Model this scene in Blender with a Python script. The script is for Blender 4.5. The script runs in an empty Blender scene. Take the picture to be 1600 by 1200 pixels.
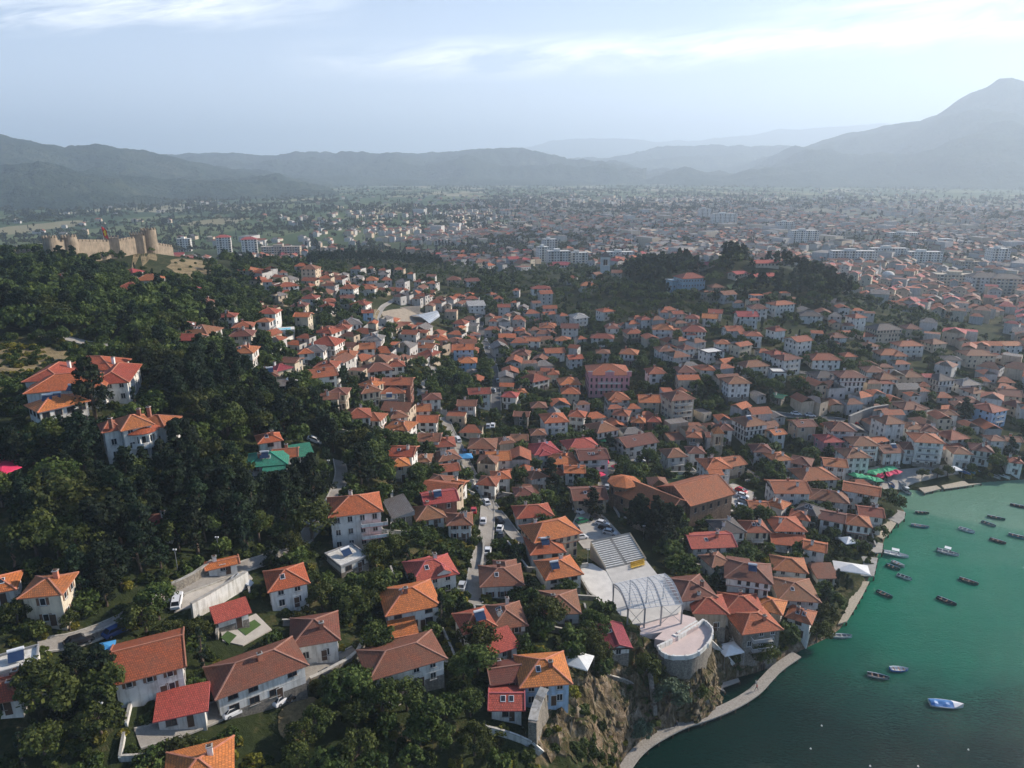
import bpy, math, random
import numpy as np
from mathutils import Vector, Matrix
random.seed(11)
RNG = np.random.default_rng(5)
sc = bpy.context.scene
COL = sc.collection
R = math.radians
# ------------------------------------------------------------------ camera geometry (also used to read positions off the ground)
F, CH, PITCH = 1110.0, 110.0, R(16.9)
SP, CP = math.sin(PITCH), math.cos(PITCH)
def ray(px, py):
    u, v = (px-800)/F, (py-600)/F
    return np.array([u, CP - v*SP, -(SP + v*CP)])
def P(px, py, z=0.0):
    d = ray(px, py); t = (CH-z)/-d[2]
    return np.array([d[0]*t, d[1]*t, z])
def pix(x, y, z):
    dy, dz = y, z-CH
    dep = dy*CP - dz*SP
    up = dy*SP + dz*CP
    dep = np.maximum(dep, 1e-3)
    return 800 + F*x/dep, 600 - F*up/dep, dep
# ------------------------------------------------------------------ terrain
CTRL = """0 1200 34;50 1120 36;0 1000 41;50 900 42;0 800 48;0 700 51;0 600 58;60 540 60;120 600 55;200 640 53;210 700 49;100 500 62;80 450 64;0 480 66;30 415 63
110 412 62;240 395 63;300 420 56;350 440 50;420 445 45;485 418 42;600 425 29;560 402 28;690 432 24;650 495 25;600 480 31;700 470 24;800 430 14;900 430 20
945 435 24;1000 450 26;1070 458 27;1150 406 46;1080 414 39;1250 424 38;1200 411 44;1330 470 14;1400 450 4;1550 450 3;1300 500 23;1200 520 26;1000 500 24;880 500 17;780 500 16
740 530 14;950 612 14;1070 600 18;1200 600 19;1330 600 17;1400 560 13;1500 500 6;1590 560 6;1590 650 5;1500 650 6;1350 665 8;1300 720 6;1200 700 7;1100 700 8
1000 700 8;900 700 10;850 620 14;780 600 15;700 600 23;600 560 33;500 500 40;430 560 43;500 640 38;400 640 46;300 560 54;250 480 58;640 700 25;700 760 20
760 720 14;800 800 14;900 830 13;850 900 17;930 880 14.5;980 930 14;920 930 14.5;1010 1000 14.5;1080 960 13.5;560 850 29;450 900 32;600 950 26;730 930 21;700 1050 23
840 1060 20;880 1020 19;905 1060 18.5;600 1190 23;750 1190 20;820 1150 19;905 1120 16;860 1190 14;1000 1150 2;985 1120 7;975 1070 11;1020 1060 9;1030 1045 11;1060 1050 9.5;1055 1062 10.5;1095 1050 10;1125 1024 8.5;1036 1072 10;1062 1092 6;1095 1035 8;1110 1020 8;1180 1000 4;1130 950 9;1250 960 4
1100 880 10;1200 850 5;1280 850 3;1040 800 11;1150 780 6;1250 760 5;1350 740 3;1450 710 4;1550 715 4;100 800 47;250 800 42;400 780 38;200 900 40;350 900 35
100 1050 36;450 1050 28;400 1150 27;300 1190 29;250 1010 34;340 1060 31;330 930 35;560 780 31;480 760 34"""
ctrl = []
for s in CTRL.replace('\n', ';').split(';'):
    a = [float(t) for t in s.split()]
    p = P(*a); ctrl.append(p)
SHORE = [(968,1200),(1000,1160),(1030,1148),(1070,1124),(1097,1104),(1122,1075),(1153,1060),(1190,1050),(1225,1033),(1254,1017),(1296,998),(1315,985),(1329,967),(1337,950),
 (1352,929),(1360,904),(1369,892),(1373,871),(1381,854),(1387,838),(1400,821),(1415,810),(1415,798),(1400,783),(1408,769),(1425,766),(1438,768),(1471,762),(1508,758),(1546,754),(1600,750)]
shore = [P(x, y, 0)[:2] for x, y in SHORE]
for s in shore: ctrl.append(np.array([s[0], s[1], 1.0]))
for x, y, z in [(-300,100,48),(-400,300,70),(-500,500,60),(-300,560,40),(-60,40,25),(0,60,14),(-150,30,35),(-20,20,20),(300,330,4),(450,350,5),(500,600,3),(-600,800,5),(-300,800,3),(-100,860,1),(100,900,1),
   (300,820,1),(500,800,1),(0,1000,0),(-500,1000,0),(600,1000,0),(0,1500,0),(1000,1500,0),(-1000,1500,0),(900,500,2),(-900,300,60),(-1000,700,20),(150,780,6),(330,720,8),(-200,700,20)]:
    ctrl.append(np.array([x, y, z], float))
for x, y in [(1030,1015),(1045,1029),(1057,1033),(1080,1032),(1095,1025),(1106,1014),(1115,1000)]:
    p_ = P(x, y, 14); ctrl.append(np.array([p_[0], p_[1]-1.2, 10.0]))
ctrl = np.array(ctrl)
lake = list(shore) + [P(1750, 742, 0)[:2], np.array([420., 215.]), np.array([900., 150.]), np.array([1500., -600.]), np.array([-100., -600.]), np.array([-10., 20.]), np.array([14., 80.])]
lake = np.array([np.array(q) for q in lake])
def sd_poly(x, y, poly):
    """signed distance: negative inside"""
    d = np.full(x.shape, 1e9); ins = np.zeros(x.shape, bool)
    n = len(poly)
    for i in range(n):
        ax, ay = poly[i]; bx, by = poly[(i+1) % n]
        ex, ey = bx-ax, by-ay
        wx, wy = x-ax, y-ay
        t = np.clip((wx*ex+wy*ey)/(ex*ex+ey*ey+1e-12), 0, 1)
        d = np.minimum(d, (wx-ex*t)**2 + (wy-ey*t)**2)
        c = ((ay <= y) & (by > y)) | ((by <= y) & (ay > y))
        xs = ax + (y-ay)/(by-ay+1e-12)*ex
        ins ^= c & (x < xs)
    d = np.sqrt(d)
    return np.where(ins, -d, d)
# value noise
_tab = RNG.random((256, 256))
def vnoise(x, y):
    xi, yi = np.floor(x).astype(int), np.floor(y).astype(int)
    fx, fy = x-xi, y-yi
    fx = fx*fx*(3-2*fx); fy = fy*fy*(3-2*fy)
    a = _tab[xi & 255, yi & 255]; b = _tab[(xi+1) & 255, yi & 255]; c = _tab[xi & 255, (yi+1) & 255]; d = _tab[(xi+1) & 255, (yi+1) & 255]
    return (a*(1-fx)+b*fx)*(1-fy) + (c*(1-fx)+d*fx)*fy
def fbm(x, y, o=5, g=.5):
    s, a, t = 0, 1, 0
    for i in range(o):
        s = s + a*vnoise(x+i*17.3, y+i*9.1); t += a; a *= g; x = x*2.03; y = y*2.03
    return s/t
def ridged(x, y, o=5):
    s, a, t = 0, 1, 0
    for i in range(o):
        s = s + a*(1-np.abs(2*vnoise(x+i*7.7, y+i*3.3)-1)); t += a; a *= .5; x = x*2.1; y = y*2.1
    return s/t
cx_, cy_ = ctrl[:, 0]/100, ctrl[:, 1]/100
n = len(ctrl)
A = np.sqrt((cx_[:, None]-cx_)**2 + (cy_[:, None]-cy_)**2)
M = np.zeros((n+1, n+1)); M[:n, :n] = A - 0.0*np.eye(n) ; M[:n, :n] -= np.eye(n)*0.01; M[:n, n] = 1; M[n, :n] = 1
W_ = np.linalg.solve(M, np.append(ctrl[:, 2], 0))
def height_raw(x, y):
    z = np.full(x.shape, W_[n])
    for i in range(n):
        z += W_[i]*np.sqrt((x/100-cx_[i])**2 + (y/100-cy_[i])**2)
    rr = np.hypot(x, y)
    far = np.clip((rr-950)/350, 0, 1); far = far*far*(3-2*far)
    z = z*(1-far)
    z = np.maximum(z, 0.6) + (fbm(x/14, y/14, 4)-.5)*1.0
    # rock face along the shore: roughen steep ground there
    m = np.exp(-(((x-20)/16)**2 + ((y-112)/24)**2))
    z = z + m*(ridged(x/6, y/6, 4)-.55)*5.0
    sd = sd_poly(x, y, lake)
    k = np.clip((sd+.5)/2.2, 0, 1)
    zl = np.maximum(z, .7)
    return np.where(sd > -.5, -1.5 + (zl+1.5)*k**.7, np.maximum(-1.5+sd*.12, -12))
NA, NR = 620, 900
TH = np.linspace(R(-62), R(62), NA)
RR = np.exp(np.linspace(math.log(45), math.log(26000), NR))
gx = np.sin(TH)[:, None]*RR[None]; gy = np.cos(TH)[:, None]*RR[None]
ZG = height_raw(gx, gy)
def T(x, y):
    x = np.asarray(x, float); y = np.asarray(y, float)
    th = np.arctan2(x, y); r = np.maximum(np.hypot(x, y), 46)
    a = np.clip((th-TH[0])/(TH[1]-TH[0]), 0, NA-1.001)
    b = np.clip(np.log(r/45)/math.log(RR[1]/RR[0]), 0, NR-1.001)
    i, j = a.astype(int), b.astype(int); fa, fb = a-i, b-j
    return (ZG[i, j]*(1-fa)+ZG[i+1, j]*fa)*(1-fb) + (ZG[i, j+1]*(1-fa)+ZG[i+1, j+1]*fa)*fb
TS = np.exp(np.linspace(math.log(60), math.log(20000), 2600))
def U(px, py, h=0.0):
    """world point seen at a photo pixel, h metres above the ground"""
    d = ray(px, py)
    pts = d[None]*TS[:, None]; pts[:, 2] += CH
    g = np.maximum(T(pts[:, 0], pts[:, 1]), 0) + h
    k = np.argmax(pts[:, 2] < g)
    if pts[k, 2] >= g[k]: k = len(TS)-1
    k = max(k, 1)
    a = pts[k-1, 2]-g[k-1]; b = pts[k, 2]-g[k]
    f = a/(a-b) if a != b else 0
    return pts[k-1]*(1-f) + pts[k]*f
def inpoly(x, y, poly):
    return sd_poly(np.asarray(x, float), np.asarray(y, float), poly) < 0
# ------------------------------------------------------------------ materials
MATS = {}
def nodes(name):
    m = bpy.data.materials.new(name); m.use_nodes = True
    nt = m.node_tree; b = nt.nodes['Principled BSDF']
    return m, nt, b
def N(nt, t, **k):
    nd = nt.nodes.new(t)
    for a, v in k.items():
        if a.startswith('i_'): nd.inputs[a[2:].replace('_', ' ')].default_value = v
        else: setattr(nd, a, v)
    return nd
def ramp(nt, stops, interp='LINEAR'):
    r = nt.nodes.new('ShaderNodeValToRGB'); r.color_ramp.interpolation = interp
    e = r.color_ramp.elements
    while len(e) < len(stops): e.new(0.5)
    for q, (p, c) in zip(e, stops):
        q.position = p; q.color = (*c, 1) if len(c) == 3 else c
    return r
def mixc(nt, a, b, fac, mode='MIX'):
    m = nt.nodes.new('ShaderNodeMix'); m.data_type = 'RGBA'; m.blend_type = mode
    for s, v in ((0, fac), (6, a), (7, b)):
        if hasattr(v, 'is_linked'): nt.links.new(v, m.inputs[s])
        elif isinstance(v, (tuple, list)): m.inputs[s].default_value = (*v, 1) if len(v) == 3 else v
        else: m.inputs[s].default_value = v
    return m.outputs[2]
def mathn(nt, op, a, b=0.0, c=None):
    m = nt.nodes.new('ShaderNodeMath'); m.operation = op
    for s, v in enumerate((a, b) if c is None else (a, b, c)):
        if hasattr(v, 'is_linked'): nt.links.new(v, m.inputs[s])
        else: m.inputs[s].default_value = v
    return m.outputs[0]
def noise(nt, scale, vec=None, detail=4.0, rough=.55, dist=0.0):
    k = nt.nodes.new('ShaderNodeTexNoise'); k.inputs['Scale'].default_value = scale; k.inputs['Detail'].default_value = detail
    k.inputs['Roughness'].default_value = rough; k.inputs['Distortion'].default_value = dist
    if vec is not None: nt.links.new(vec, k.inputs['Vector'])
    return k
def pos(nt):
    return nt.nodes.new('ShaderNodeNewGeometry').outputs['Position']
def objc(nt):
    return nt.nodes.new('ShaderNodeTexCoord').outputs['Object']
def bump(nt, b, h, dist=.1, strength=.6):
    k = nt.nodes.new('ShaderNodeBump'); k.inputs['Distance'].default_value = dist; k.inputs['Strength'].default_value = strength
    nt.links.new(h, k.inputs['Height']); nt.links.new(k.outputs['Normal'], b.inputs['Normal'])
def plain(name, col, rough=.6, var=.25, scale=1.2, metal=0.0, rnd=0.12):
    if name in MATS: return MATS[name]
    m, nt, b = nodes(name)
    k = noise(nt, scale, pos(nt), 5)
    r = ramp(nt, [(.3, tuple(c*(1-var) for c in col)), (.7, tuple(min(1, c*(1+var*.6)) for c in col))])
    nt.links.new(k.outputs[0], r.inputs[0])
    oi = nt.nodes.new('ShaderNodeObjectInfo')
    v = mathn(nt, 'MULTIPLY_ADD', oi.outputs['Random'], rnd*2, 1-rnd)
    c = mixc(nt, r.outputs[0], (0, 0, 0), 0.0)
    hsv = nt.nodes.new('ShaderNodeHueSaturation'); nt.links.new(c, hsv.inputs['Color']); nt.links.new(v, hsv.inputs['Value'])
    nt.links.new(hsv.outputs[0], b.inputs['Base Color'])
    if 'render' in name or 'masonry' in name or 'stone' in name:
        mp = nt.nodes.new('ShaderNodeMapping'); mp.inputs['Scale'].default_value = (1.6, 1.6, .22); nt.links.new(pos(nt), mp.inputs[0]); k9 = noise(nt, 1.0, mp.outputs[0], 5, .65)
        r9 = ramp(nt, [(.36, (.62, .60, .56)), (.52, (1, 1, 1))]); nt.links.new(k9.outputs[0], r9.inputs[0]); c9 = mixc(nt, hsv.outputs[0], r9.outputs[0], .8, 'MULTIPLY'); nt.links.new(c9, b.inputs['Base Color'])
    b.inputs['Roughness'].default_value = rough; b.inputs['Metallic'].default_value = metal
    MATS[name] = m
    return m
def roof_mat(name, col, old, rnd=.27):
    """clay tiles: courses run along the eaves (UV in metres)"""
    m, nt, b = nodes(name)
    uv = nt.nodes.new('ShaderNodeUVMap'); uv.uv_map = 'uv'
    br = nt.nodes.new('ShaderNodeTexBrick'); nt.links.new(uv.outputs[0], br.inputs['Vector'])
    br.inputs['Scale'].default_value = 1; br.inputs['Brick Width'].default_value = .30; br.inputs['Row Height'].default_value = .42
    br.inputs['Mortar Size'].default_value = .035; br.inputs['Mortar Smooth'].default_value = .3; br.inputs['Bias'].default_value = 0
    br.inputs['Color1'].default_value = (*[c*1.15 for c in col], 1); br.inputs['Color2'].default_value = (*[c*.78 for c in col], 1)
    br.inputs['Mortar'].default_value = (*[c*.35 for c in col], 1)
    k = noise(nt, .55, pos(nt), 6, .65)
    r = ramp(nt, [(.35, (0, 0, 0)), (.68, (1, 1, 1))]); nt.links.new(k.outputs[0], r.inputs[0])
    k2 = noise(nt, 3.5, pos(nt), 4, .7)
    f = mathn(nt, 'MULTIPLY', r.outputs[0], old)
    c = mixc(nt, br.outputs['Color'], (.15, .075, .045), f)
    r2 = ramp(nt, [(.3, (.68, .68, .68)), (.7, (1.2, 1.2, 1.2))]); nt.links.new(k2.outputs[0], r2.inputs[0])
    c = mixc(nt, c, r2.outputs[0], 1.0, 'MULTIPLY')
    oi = nt.nodes.new('ShaderNodeObjectInfo')
    v = mathn(nt, 'MULTIPLY_ADD', oi.outputs['Random'], rnd*2, 1-rnd)
    h = mathn(nt, 'MULTIPLY_ADD', oi.outputs['Random'], .03, .485)
    hsv = nt.nodes.new('ShaderNodeHueSaturation'); nt.links.new(c, hsv.inputs['Color']); nt.links.new(v, hsv.inputs['Value']); nt.links.new(h, hsv.inputs['Hue'])
    nt.links.new(hsv.outputs[0], b.inputs['Base Color'])
    b.inputs['Roughness'].default_value = .75
    bump(nt, b, br.outputs['Fac'], -.05, .7)
    MATS[name] = m
    return m
ROOF = {'o': roof_mat('clay_tile_new', (.53, .125, .034), .35), 'r': roof_mat('clay_tile', (.40, .092, .030), .5), 'b': roof_mat('clay_tile_old', (.25, .078, .036), .7),
        'c': roof_mat('red_sheet_roof', (.40, .045, .045), .15), 'g': roof_mat('green_sheet_roof', (.02, .22, .13), .15), 'y': roof_mat('grey_roof', (.22, .21, .20), .4),
        'd': roof_mat('dark_roof', (.075, .07, .07), .3), 'w': roof_mat('pale_roof', (.5, .5, .48), .2)}
ROOFN = {'o': 'bright orange', 'r': 'rust-orange', 'b': 'weathered brown', 'c': 'crimson', 'g': 'green', 'y': 'grey', 'd': 'dark', 'w': 'pale'}
CAP = {k: plain('ridge_cap_'+k, c, .8, .2) for k, c in {'o': (.50, .19, .11), 'r': (.42, .17, .10), 'b': (.34, .17, .12), 'c': (.42, .10, .10), 'g': (.03, .25, .16), 'y': (.3, .3, .3), 'd': (.15, .14, .14), 'w': (.55, .55, .55)}.items()}
WALL = {'w': plain('white_render', (.70, .68, .63), .85, .14, .8), 'c': plain('cream_render', (.58, .50, .38), .85, .14, .8), 'p': plain('pink_render', (.62, .30, .32), .85, .1, .8),
        'b': plain('pale_blue_render', (.42, .56, .70), .85, .1, .8), 's': plain('rubble_stone', (.25, .22, .18), .9, .5, 3.0), 'k': plain('brick_masonry', (.28, .12, .08), .9, .4, 4.0), 't': plain('tan_render', (.50, .40, .29), .85, .15, .8)}
WALLN = {'w': 'white', 'c': 'cream', 'p': 'pink', 'b': 'pale blue', 's': 'stone', 'k': 'brick', 't': 'tan'}
M_GLASS = plain('dark_glass', (.025, .03, .038), .08, .4, 1.0)
M_FRAME = plain('window_frame_paint', (.62, .6, .56), .6, .1)
M_WOODF = plain('dark_timber', (.09, .05, .03), .7, .3, 3)
M_CONC = plain('concrete', (.36, .34, .31), .9, .3, .8)
M_STONE = plain('dressed_stone', (.42, .38, .31), .9, .3, 1.5)
M_RAIL = plain('white_railing', (.7, .7, .7), .5, .1)
M_METAL = plain('grey_metal', (.35, .36, .38), .4, .15, metal=.6)
M_TRUNK = plain('bark', (.10, .07, .05), .95, .3, 4)
# ------------------------------------------------------------------ mesh building
class MB:
    def __init__(s): s.v, s.f, s.m, s.uv, s.mats = [], [], [], [], []
    def mi(s, mat):
        if mat not in s.mats: s.mats.append(mat)
        return s.mats.index(mat)
    def face(s, pts, mat, uv=None):
        i = len(s.v); s.v += [tuple(p) for p in pts]
        s.f.append(tuple(range(i, i+len(pts)))); s.m.append(s.mi(mat))
        s.uv.append(uv if uv is not None else [(p[0], p[1]) for p in pts])
    def roofface(s, pts, mat):
        """first two points on the eave: U runs along it, V up the slope, metres"""
        a = Vector(pts[0]); e = (Vector(pts[1])-a).normalized(); nn = (Vector(pts[1])-a).cross(Vector(pts[2])-a).normalized(); g = nn.cross(e)
        s.face(pts, mat, [((Vector(p)-a).dot(e), (Vector(p)-a).dot(g)) for p in pts])
    def box(s, x0, x1, y0, y1, z0, z1, mat, skip=''):
        a = [(x0,y0,z0),(x1,y0,z0),(x1,y1,z0),(x0,y1,z0),(x0,y0,z1),(x1,y0,z1),(x1,y1,z1),(x0,y1,z1)]
        for k, q in {'b': (3,2,1,0), 't': (4,5,6,7), 's': (0,1,5,4), 'e': (1,2,6,5), 'n': (2,3,7,6), 'w': (3,0,4,7)}.items():
            if k not in skip: s.face([a[i] for i in q], mat)
    def bar(s, p, q, w, mat, h=None, up=(0, 0, 1)):
        p, q = Vector(p), Vector(q); d = (q-p)
        if d.length < 1e-5: return
        d.normalize(); u = Vector(up)
        if abs(d.dot(u)) > .98: u = Vector((1, 0, 0))
        a = d.cross(u).normalized(); b = a.cross(d).normalized(); h = h or w
        c = [a*w/2+b*h/2, -a*w/2+b*h/2, -a*w/2-b*h/2, a*w/2-b*h/2]
        P0 = [p+k for k in c]; P1 = [q+k for k in c]
        for i in range(4):
            j = (i+1) % 4; s.face([P0[i], P0[j], P1[j], P1[i]], mat)
        s.face(P0[::-1], mat); s.face(P1, mat)
    def tube(s, pts, rad, mat, n=7, caps=True):
        rings = []
        for i, p in enumerate(pts):
            p = Vector(p); a = Vector(pts[max(i-1, 0)]); b = Vector(pts[min(i+1, len(pts)-1)])
            d = (b-a).normalized(); u = Vector((1, 0, 0)) if abs(d.z) > .9 else Vector((0, 0, 1))
            x = d.cross(u).normalized(); y = x.cross(d)
            r = rad[i] if hasattr(rad, '__len__') else rad
            rings.append([p + x*r*math.cos(2*math.pi*k/n) + y*r*math.sin(2*math.pi*k/n) for k in range(n)])
        for a, b in zip(rings, rings[1:]):
            for k in range(n): s.face([a[k], a[(k+1) % n], b[(k+1) % n], b[k]], mat)
        if caps: s.face(rings[0][::-1], mat); s.face(rings[-1], mat)
    def prism(s, poly, z0, z1, mat, top=None):
        """vertical prism over a polygon (counter-clockwise)"""
        n_ = len(poly)
        ar = sum(poly[i][0]*poly[(i+1) % n_][1]-poly[(i+1) % n_][0]*poly[i][1] for i in range(n_))
        if ar < 0: poly = poly[::-1]
        s.face([(p[0], p[1], z1) for p in poly], top or mat); s.face([(p[0], p[1], z0) for p in poly[::-1]], mat)
        for i in range(n_):
            a, b = poly[i], poly[(i+1) % n_]
            s.face([(a[0], a[1], z0), (b[0], b[1], z0), (b[0], b[1], z1), (a[0], a[1], z1)], mat)
    def lathe(s, prof, mat, n=16, c=(0, 0, 0)):
        for (r0, z0), (r1, z1) in zip(prof, prof[1:]):
            for k in range(n):
                a, b = 2*math.pi*k/n, 2*math.pi*(k+1)/n
                q = [(c[0]+r0*math.cos(a), c[1]+r0*math.sin(a), c[2]+z0), (c[0]+r0*math.cos(b), c[1]+r0*math.sin(b), c[2]+z0),
                     (c[0]+r1*math.cos(b), c[1]+r1*math.sin(b), c[2]+z1), (c[0]+r1*math.cos(a), c[1]+r1*math.sin(a), c[2]+z1)]
                if r1 < 1e-4: q = q[:3]
                elif r0 < 1e-4: q = [q[0], q[2], q[3]]
                s.face(q, mat)
    def mesh(s, name, smooth=False):
        me = bpy.data.meshes.new(name); me.from_pydata(s.v, [], s.f)
        for m in s.mats: me.materials.append(m)
        me.polygons.foreach_set('material_index', s.m)
        ul = me.uv_layers.new(name='uv')
        ul.data.foreach_set('uv', np.array([c for f in s.uv for c in f], 'f').ravel())
        if smooth: me.polygons.foreach_set('use_smooth', [True]*len(s.f))
        me.update()
        return me
    def build(s, name, parent=None, loc=None, rz=0, smooth=False):
        return link(name, s.mesh(name, smooth), parent, loc, rz)
def link(name, data, parent=None, loc=None, rz=0):
    o = bpy.data.objects.new(name, data); COL.objects.link(o)
    if loc is not None: o.location = loc
    if rz: o.rotation_euler = (0, 0, rz)
    if parent is not None: o.parent = parent
    return o
def tag(o, label=None, cat=None, group=None, kind=None):
    if label: o['label'] = label
    if cat: o['category'] = cat
    if group: o['group'] = group
    if kind: o['kind'] = kind
    return o
def empty(name, loc, rz=0): return link(name, None, None, loc, rz)
def npmesh(name, v, f, mats, mi=None, tint=None, col=None, smooth=False):
    """big mesh from arrays; f is (n, k)"""
    me = bpy.data.meshes.new(name); k = f.shape[1]
    me.vertices.add(len(v)); me.vertices.foreach_set('co', np.ascontiguousarray(v, 'f').ravel())
    me.loops.add(f.size); me.loops.foreach_set('vertex_index', np.ascontiguousarray(f, 'i').ravel())
    me.polygons.add(len(f)); me.polygons.foreach_set('loop_start', np.arange(0, f.size, k, dtype='i'))
    for m in mats: me.materials.append(m)
    if mi is not None: me.polygons.foreach_set('material_index', np.ascontiguousarray(mi, 'i'))
    me.polygons.foreach_set('use_smooth', np.full(len(f), smooth, bool))
    me.update(calc_edges=True)
    if tint is not None:
        a = me.attributes.new('tint', 'FLOAT', 'FACE'); a.data.foreach_set('value', np.ascontiguousarray(tint, 'f'))
    if col is not None:
        a = me.attributes.new('col', 'FLOAT_COLOR', 'FACE'); a.data.foreach_set('color', np.ascontiguousarray(np.c_[col, np.ones(len(col))], 'f').ravel())
    return me
# ------------------------------------------------------------------ ground
m, nt, b = nodes('ground_cover')
p = pos(nt)
n1 = noise(nt, .045, p, 6, .6); n2 = noise(nt, .5, p, 5, .65); n3 = noise(nt, .012, p, 4)
gr = ramp(nt, [(.32, (.016, .026, .010)), (.52, (.034, .044, .016)), (.62, (.095, .080, .038)), (.74, (.20, .16, .095))])
nt.links.new(mixc(nt, n1.outputs[0], n2.outputs[0], .5), gr.inputs[0])
geo = nt.nodes.new('ShaderNodeNewGeometry'); sep = nt.nodes.new('ShaderNodeSeparateXYZ'); nt.links.new(geo.outputs['Normal'], sep.inputs[0])
sl = ramp(nt, [(.62, (1, 1, 1)), (.80, (0, 0, 0))]); nt.links.new(sep.outputs[2], sl.inputs[0])
n4 = noise(nt, .9, p, 8, .7, .4)
rk = ramp(nt, [(.3, (.045, .035, .022)), (.45, (.14, .10, .06)), (.6, (.26, .20, .14)), (.75, (.36, .31, .25))]); nt.links.new(n4.outputs[0], rk.inputs[0])
near = mixc(nt, gr.outputs[0], rk.outputs[0], sl.outputs[0])
# fields of the plain, set by distance along the ground
vor = nt.nodes.new('ShaderNodeTexVoronoi'); vor.inputs['Scale'].default_value = .0085; vor.distance = 'CHEBYCHEV'
mp = nt.nodes.new('ShaderNodeMapping'); mp.inputs['Scale'].default_value = (1, .45, 1); mp.inputs['Rotation'].default_value = (0, 0, .35)
nt.links.new(p, mp.inputs[0]); nt.links.new(mp.outputs[0], vor.inputs['Vector'])
sp2 = nt.nodes.new('ShaderNodeSeparateColor'); nt.links.new(vor.outputs['Color'], sp2.inputs[0])
fr = ramp(nt, [(0, (.05, .085, .035)), (.3, (.085, .13, .05)), (.5, (.14, .17, .07)), (.66, (.07, .11, .04)), (.80, (.28, .25, .14)), (.94, (.36, .33, .22))], 'CONSTANT'); nt.links.new(sp2.outputs[0], fr.inputs[0])
fv = mixc(nt, fr.outputs[0], n3.outputs[0], .25, 'MULTIPLY')
spx = nt.nodes.new('ShaderNodeSeparateXYZ'); nt.links.new(p, spx.inputs[0])
ln = nt.nodes.new('ShaderNodeVectorMath'); ln.operation = 'LENGTH'; nt.links.new(p, ln.inputs[0])
fm = mathn(nt, 'MULTIPLY_ADD', ln.outputs['Value'], 1/350, -900/350)
fm = mathn(nt, 'MINIMUM', mathn(nt, 'MAXIMUM', fm, 0), 1)
cc = mixc(nt, near, fv, fm)
# town ground: paved yards and streets
tn = noise(nt, .05, p, 5, .7)
tg = ramp(nt, [(.35, (.07, .08, .05)), (.5, (.17, .16, .14)), (.65, (.25, .24, .21))]); nt.links.new(tn.outputs[0], tg.inputs[0])
tx = mathn(nt, 'MULTIPLY_ADD', spx.outputs[0], 1/500, .5); ty = mathn(nt, 'MULTIPLY_ADD', spx.outputs[1], -1/900, 3.4)
tm = mathn(nt, 'MINIMUM', mathn(nt, 'MAXIMUM', mathn(nt, 'MINIMUM', tx, ty), 0), 1); tm = mathn(nt, 'MULTIPLY', tm, fm)
cc = mixc(nt, cc, tg.outputs[0], mathn(nt, 'MULTIPLY', tm, .75))
nt.links.new(cc, b.inputs['Base Color']); b.inputs['Roughness'].default_value = 1; b.inputs['Specular IOR Level'].default_value = .1
bump(nt, b, n4.outputs[0], .6, .8)
M_GROUND = m
idx = np.arange(NA*NR).reshape(NA, NR)
f = np.stack([idx[:-1, :-1], idx[:-1, 1:], idx[1:, 1:], idx[1:, :-1]], -1).reshape(-1, 4)[:, ::-1]
o = link('ground', npmesh('ground', np.stack([gx, gy, ZG], -1).reshape(-1, 3), f, [M_GROUND], smooth=True)); tag(o, kind='structure')
# ------------------------------------------------------------------ mountains
def prof(pts, D):
    """ridge heights by bearing, read off the skyline at distance D"""
    out = []
    for px, py in pts:
        d = ray(px, py); out.append((math.atan2(d[0], d[1]), CH + D*d[2]/math.hypot(d[0], d[1])))
    return np.array(out)
def ridge_mesh(name, pts, D, w0, w1, amp, seed, mat, nA=420, nR=70, gully=1.0):
    pr = prof(pts, D)
    th = np.linspace(pr[0, 0], pr[-1, 0], nA)
    hz = np.interp(th, pr[:, 0], pr[:, 1])
    r = D + np.linspace(-w0, w1, nR)
    t = np.linspace(-w0, w1, nR)
    base = np.where(t < 0, 1-(-t/w0), 1-(t/w1)); base = np.clip(base, 0, 1)
    base = base**1.15*(1.15-.15*base)
    X = np.sin(th)[:, None]*r; Y = np.cos(th)[:, None]*r
    s = w0/3.2
    n_ = ridged(X/s+seed, Y/s+seed*2, 6)-.62
    n2 = fbm(X/(s*.35)+seed, Y/(s*.35), 5)-.5
    Z = hz[:, None]*base + (n_*gully*2.0 + n2*.6)*amp*base*(1.18-base)*2.4 + (fbm(X/180+seed, Y/180, 3)-.5)*amp*.10
    Z = Z*np.clip(base*6, 0, 1) - 5*(base < .02)
    i = np.arange(nA*nR).reshape(nA, nR)
    f = np.stack([i[:-1, :-1], i[:-1, 1:], i[1:, 1:], i[1:, :-1]], -1).reshape(-1, 4)[:, ::-1]
    o = link(name, npmesh(name, np.stack([X, Y, Z], -1).reshape(-1, 3), f, [mat], smooth=True)); tag(o, kind='structure')
m, nt, b = nodes('hillside_scrub')
p = pos(nt); a1 = noise(nt, .004, p, 8, .68); a2 = noise(nt, .03, p, 5, .7)
gr = ramp(nt, [(.36, (.020, .036, .026)), (.5, (.042, .064, .045)), (.60, (.080, .095, .065)), (.72, (.20, .19, .15))]); nt.links.new(mixc(nt, a1.outputs[0], a2.outputs[0], .35), gr.inputs[0])
nt.links.new(gr.outputs[0], b.inputs['Base Color']); b.inputs['Roughness'].default_value = 1; b.inputs['Specular IOR Level'].default_value = 0
bump(nt, b, a2.outputs[0], 40, 1.0)
M_HILL = m
ridge_mesh('hills', [(-900,190),(-500,200),(-150,212),(0,215),(60,222),(100,225),(150,222),(200,231),(250,241),(290,250),(340,258),(400,268),(450,280),(500,292),(530,300)], 4300, 1500, 2000, 90, 3, M_HILL)
ridge_mesh('hills', [(-300,240),(0,262),(60,252),(110,262),(170,280),(230,298),(270,308)], 3000, 650, 900, 45, 8, M_HILL)
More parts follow.
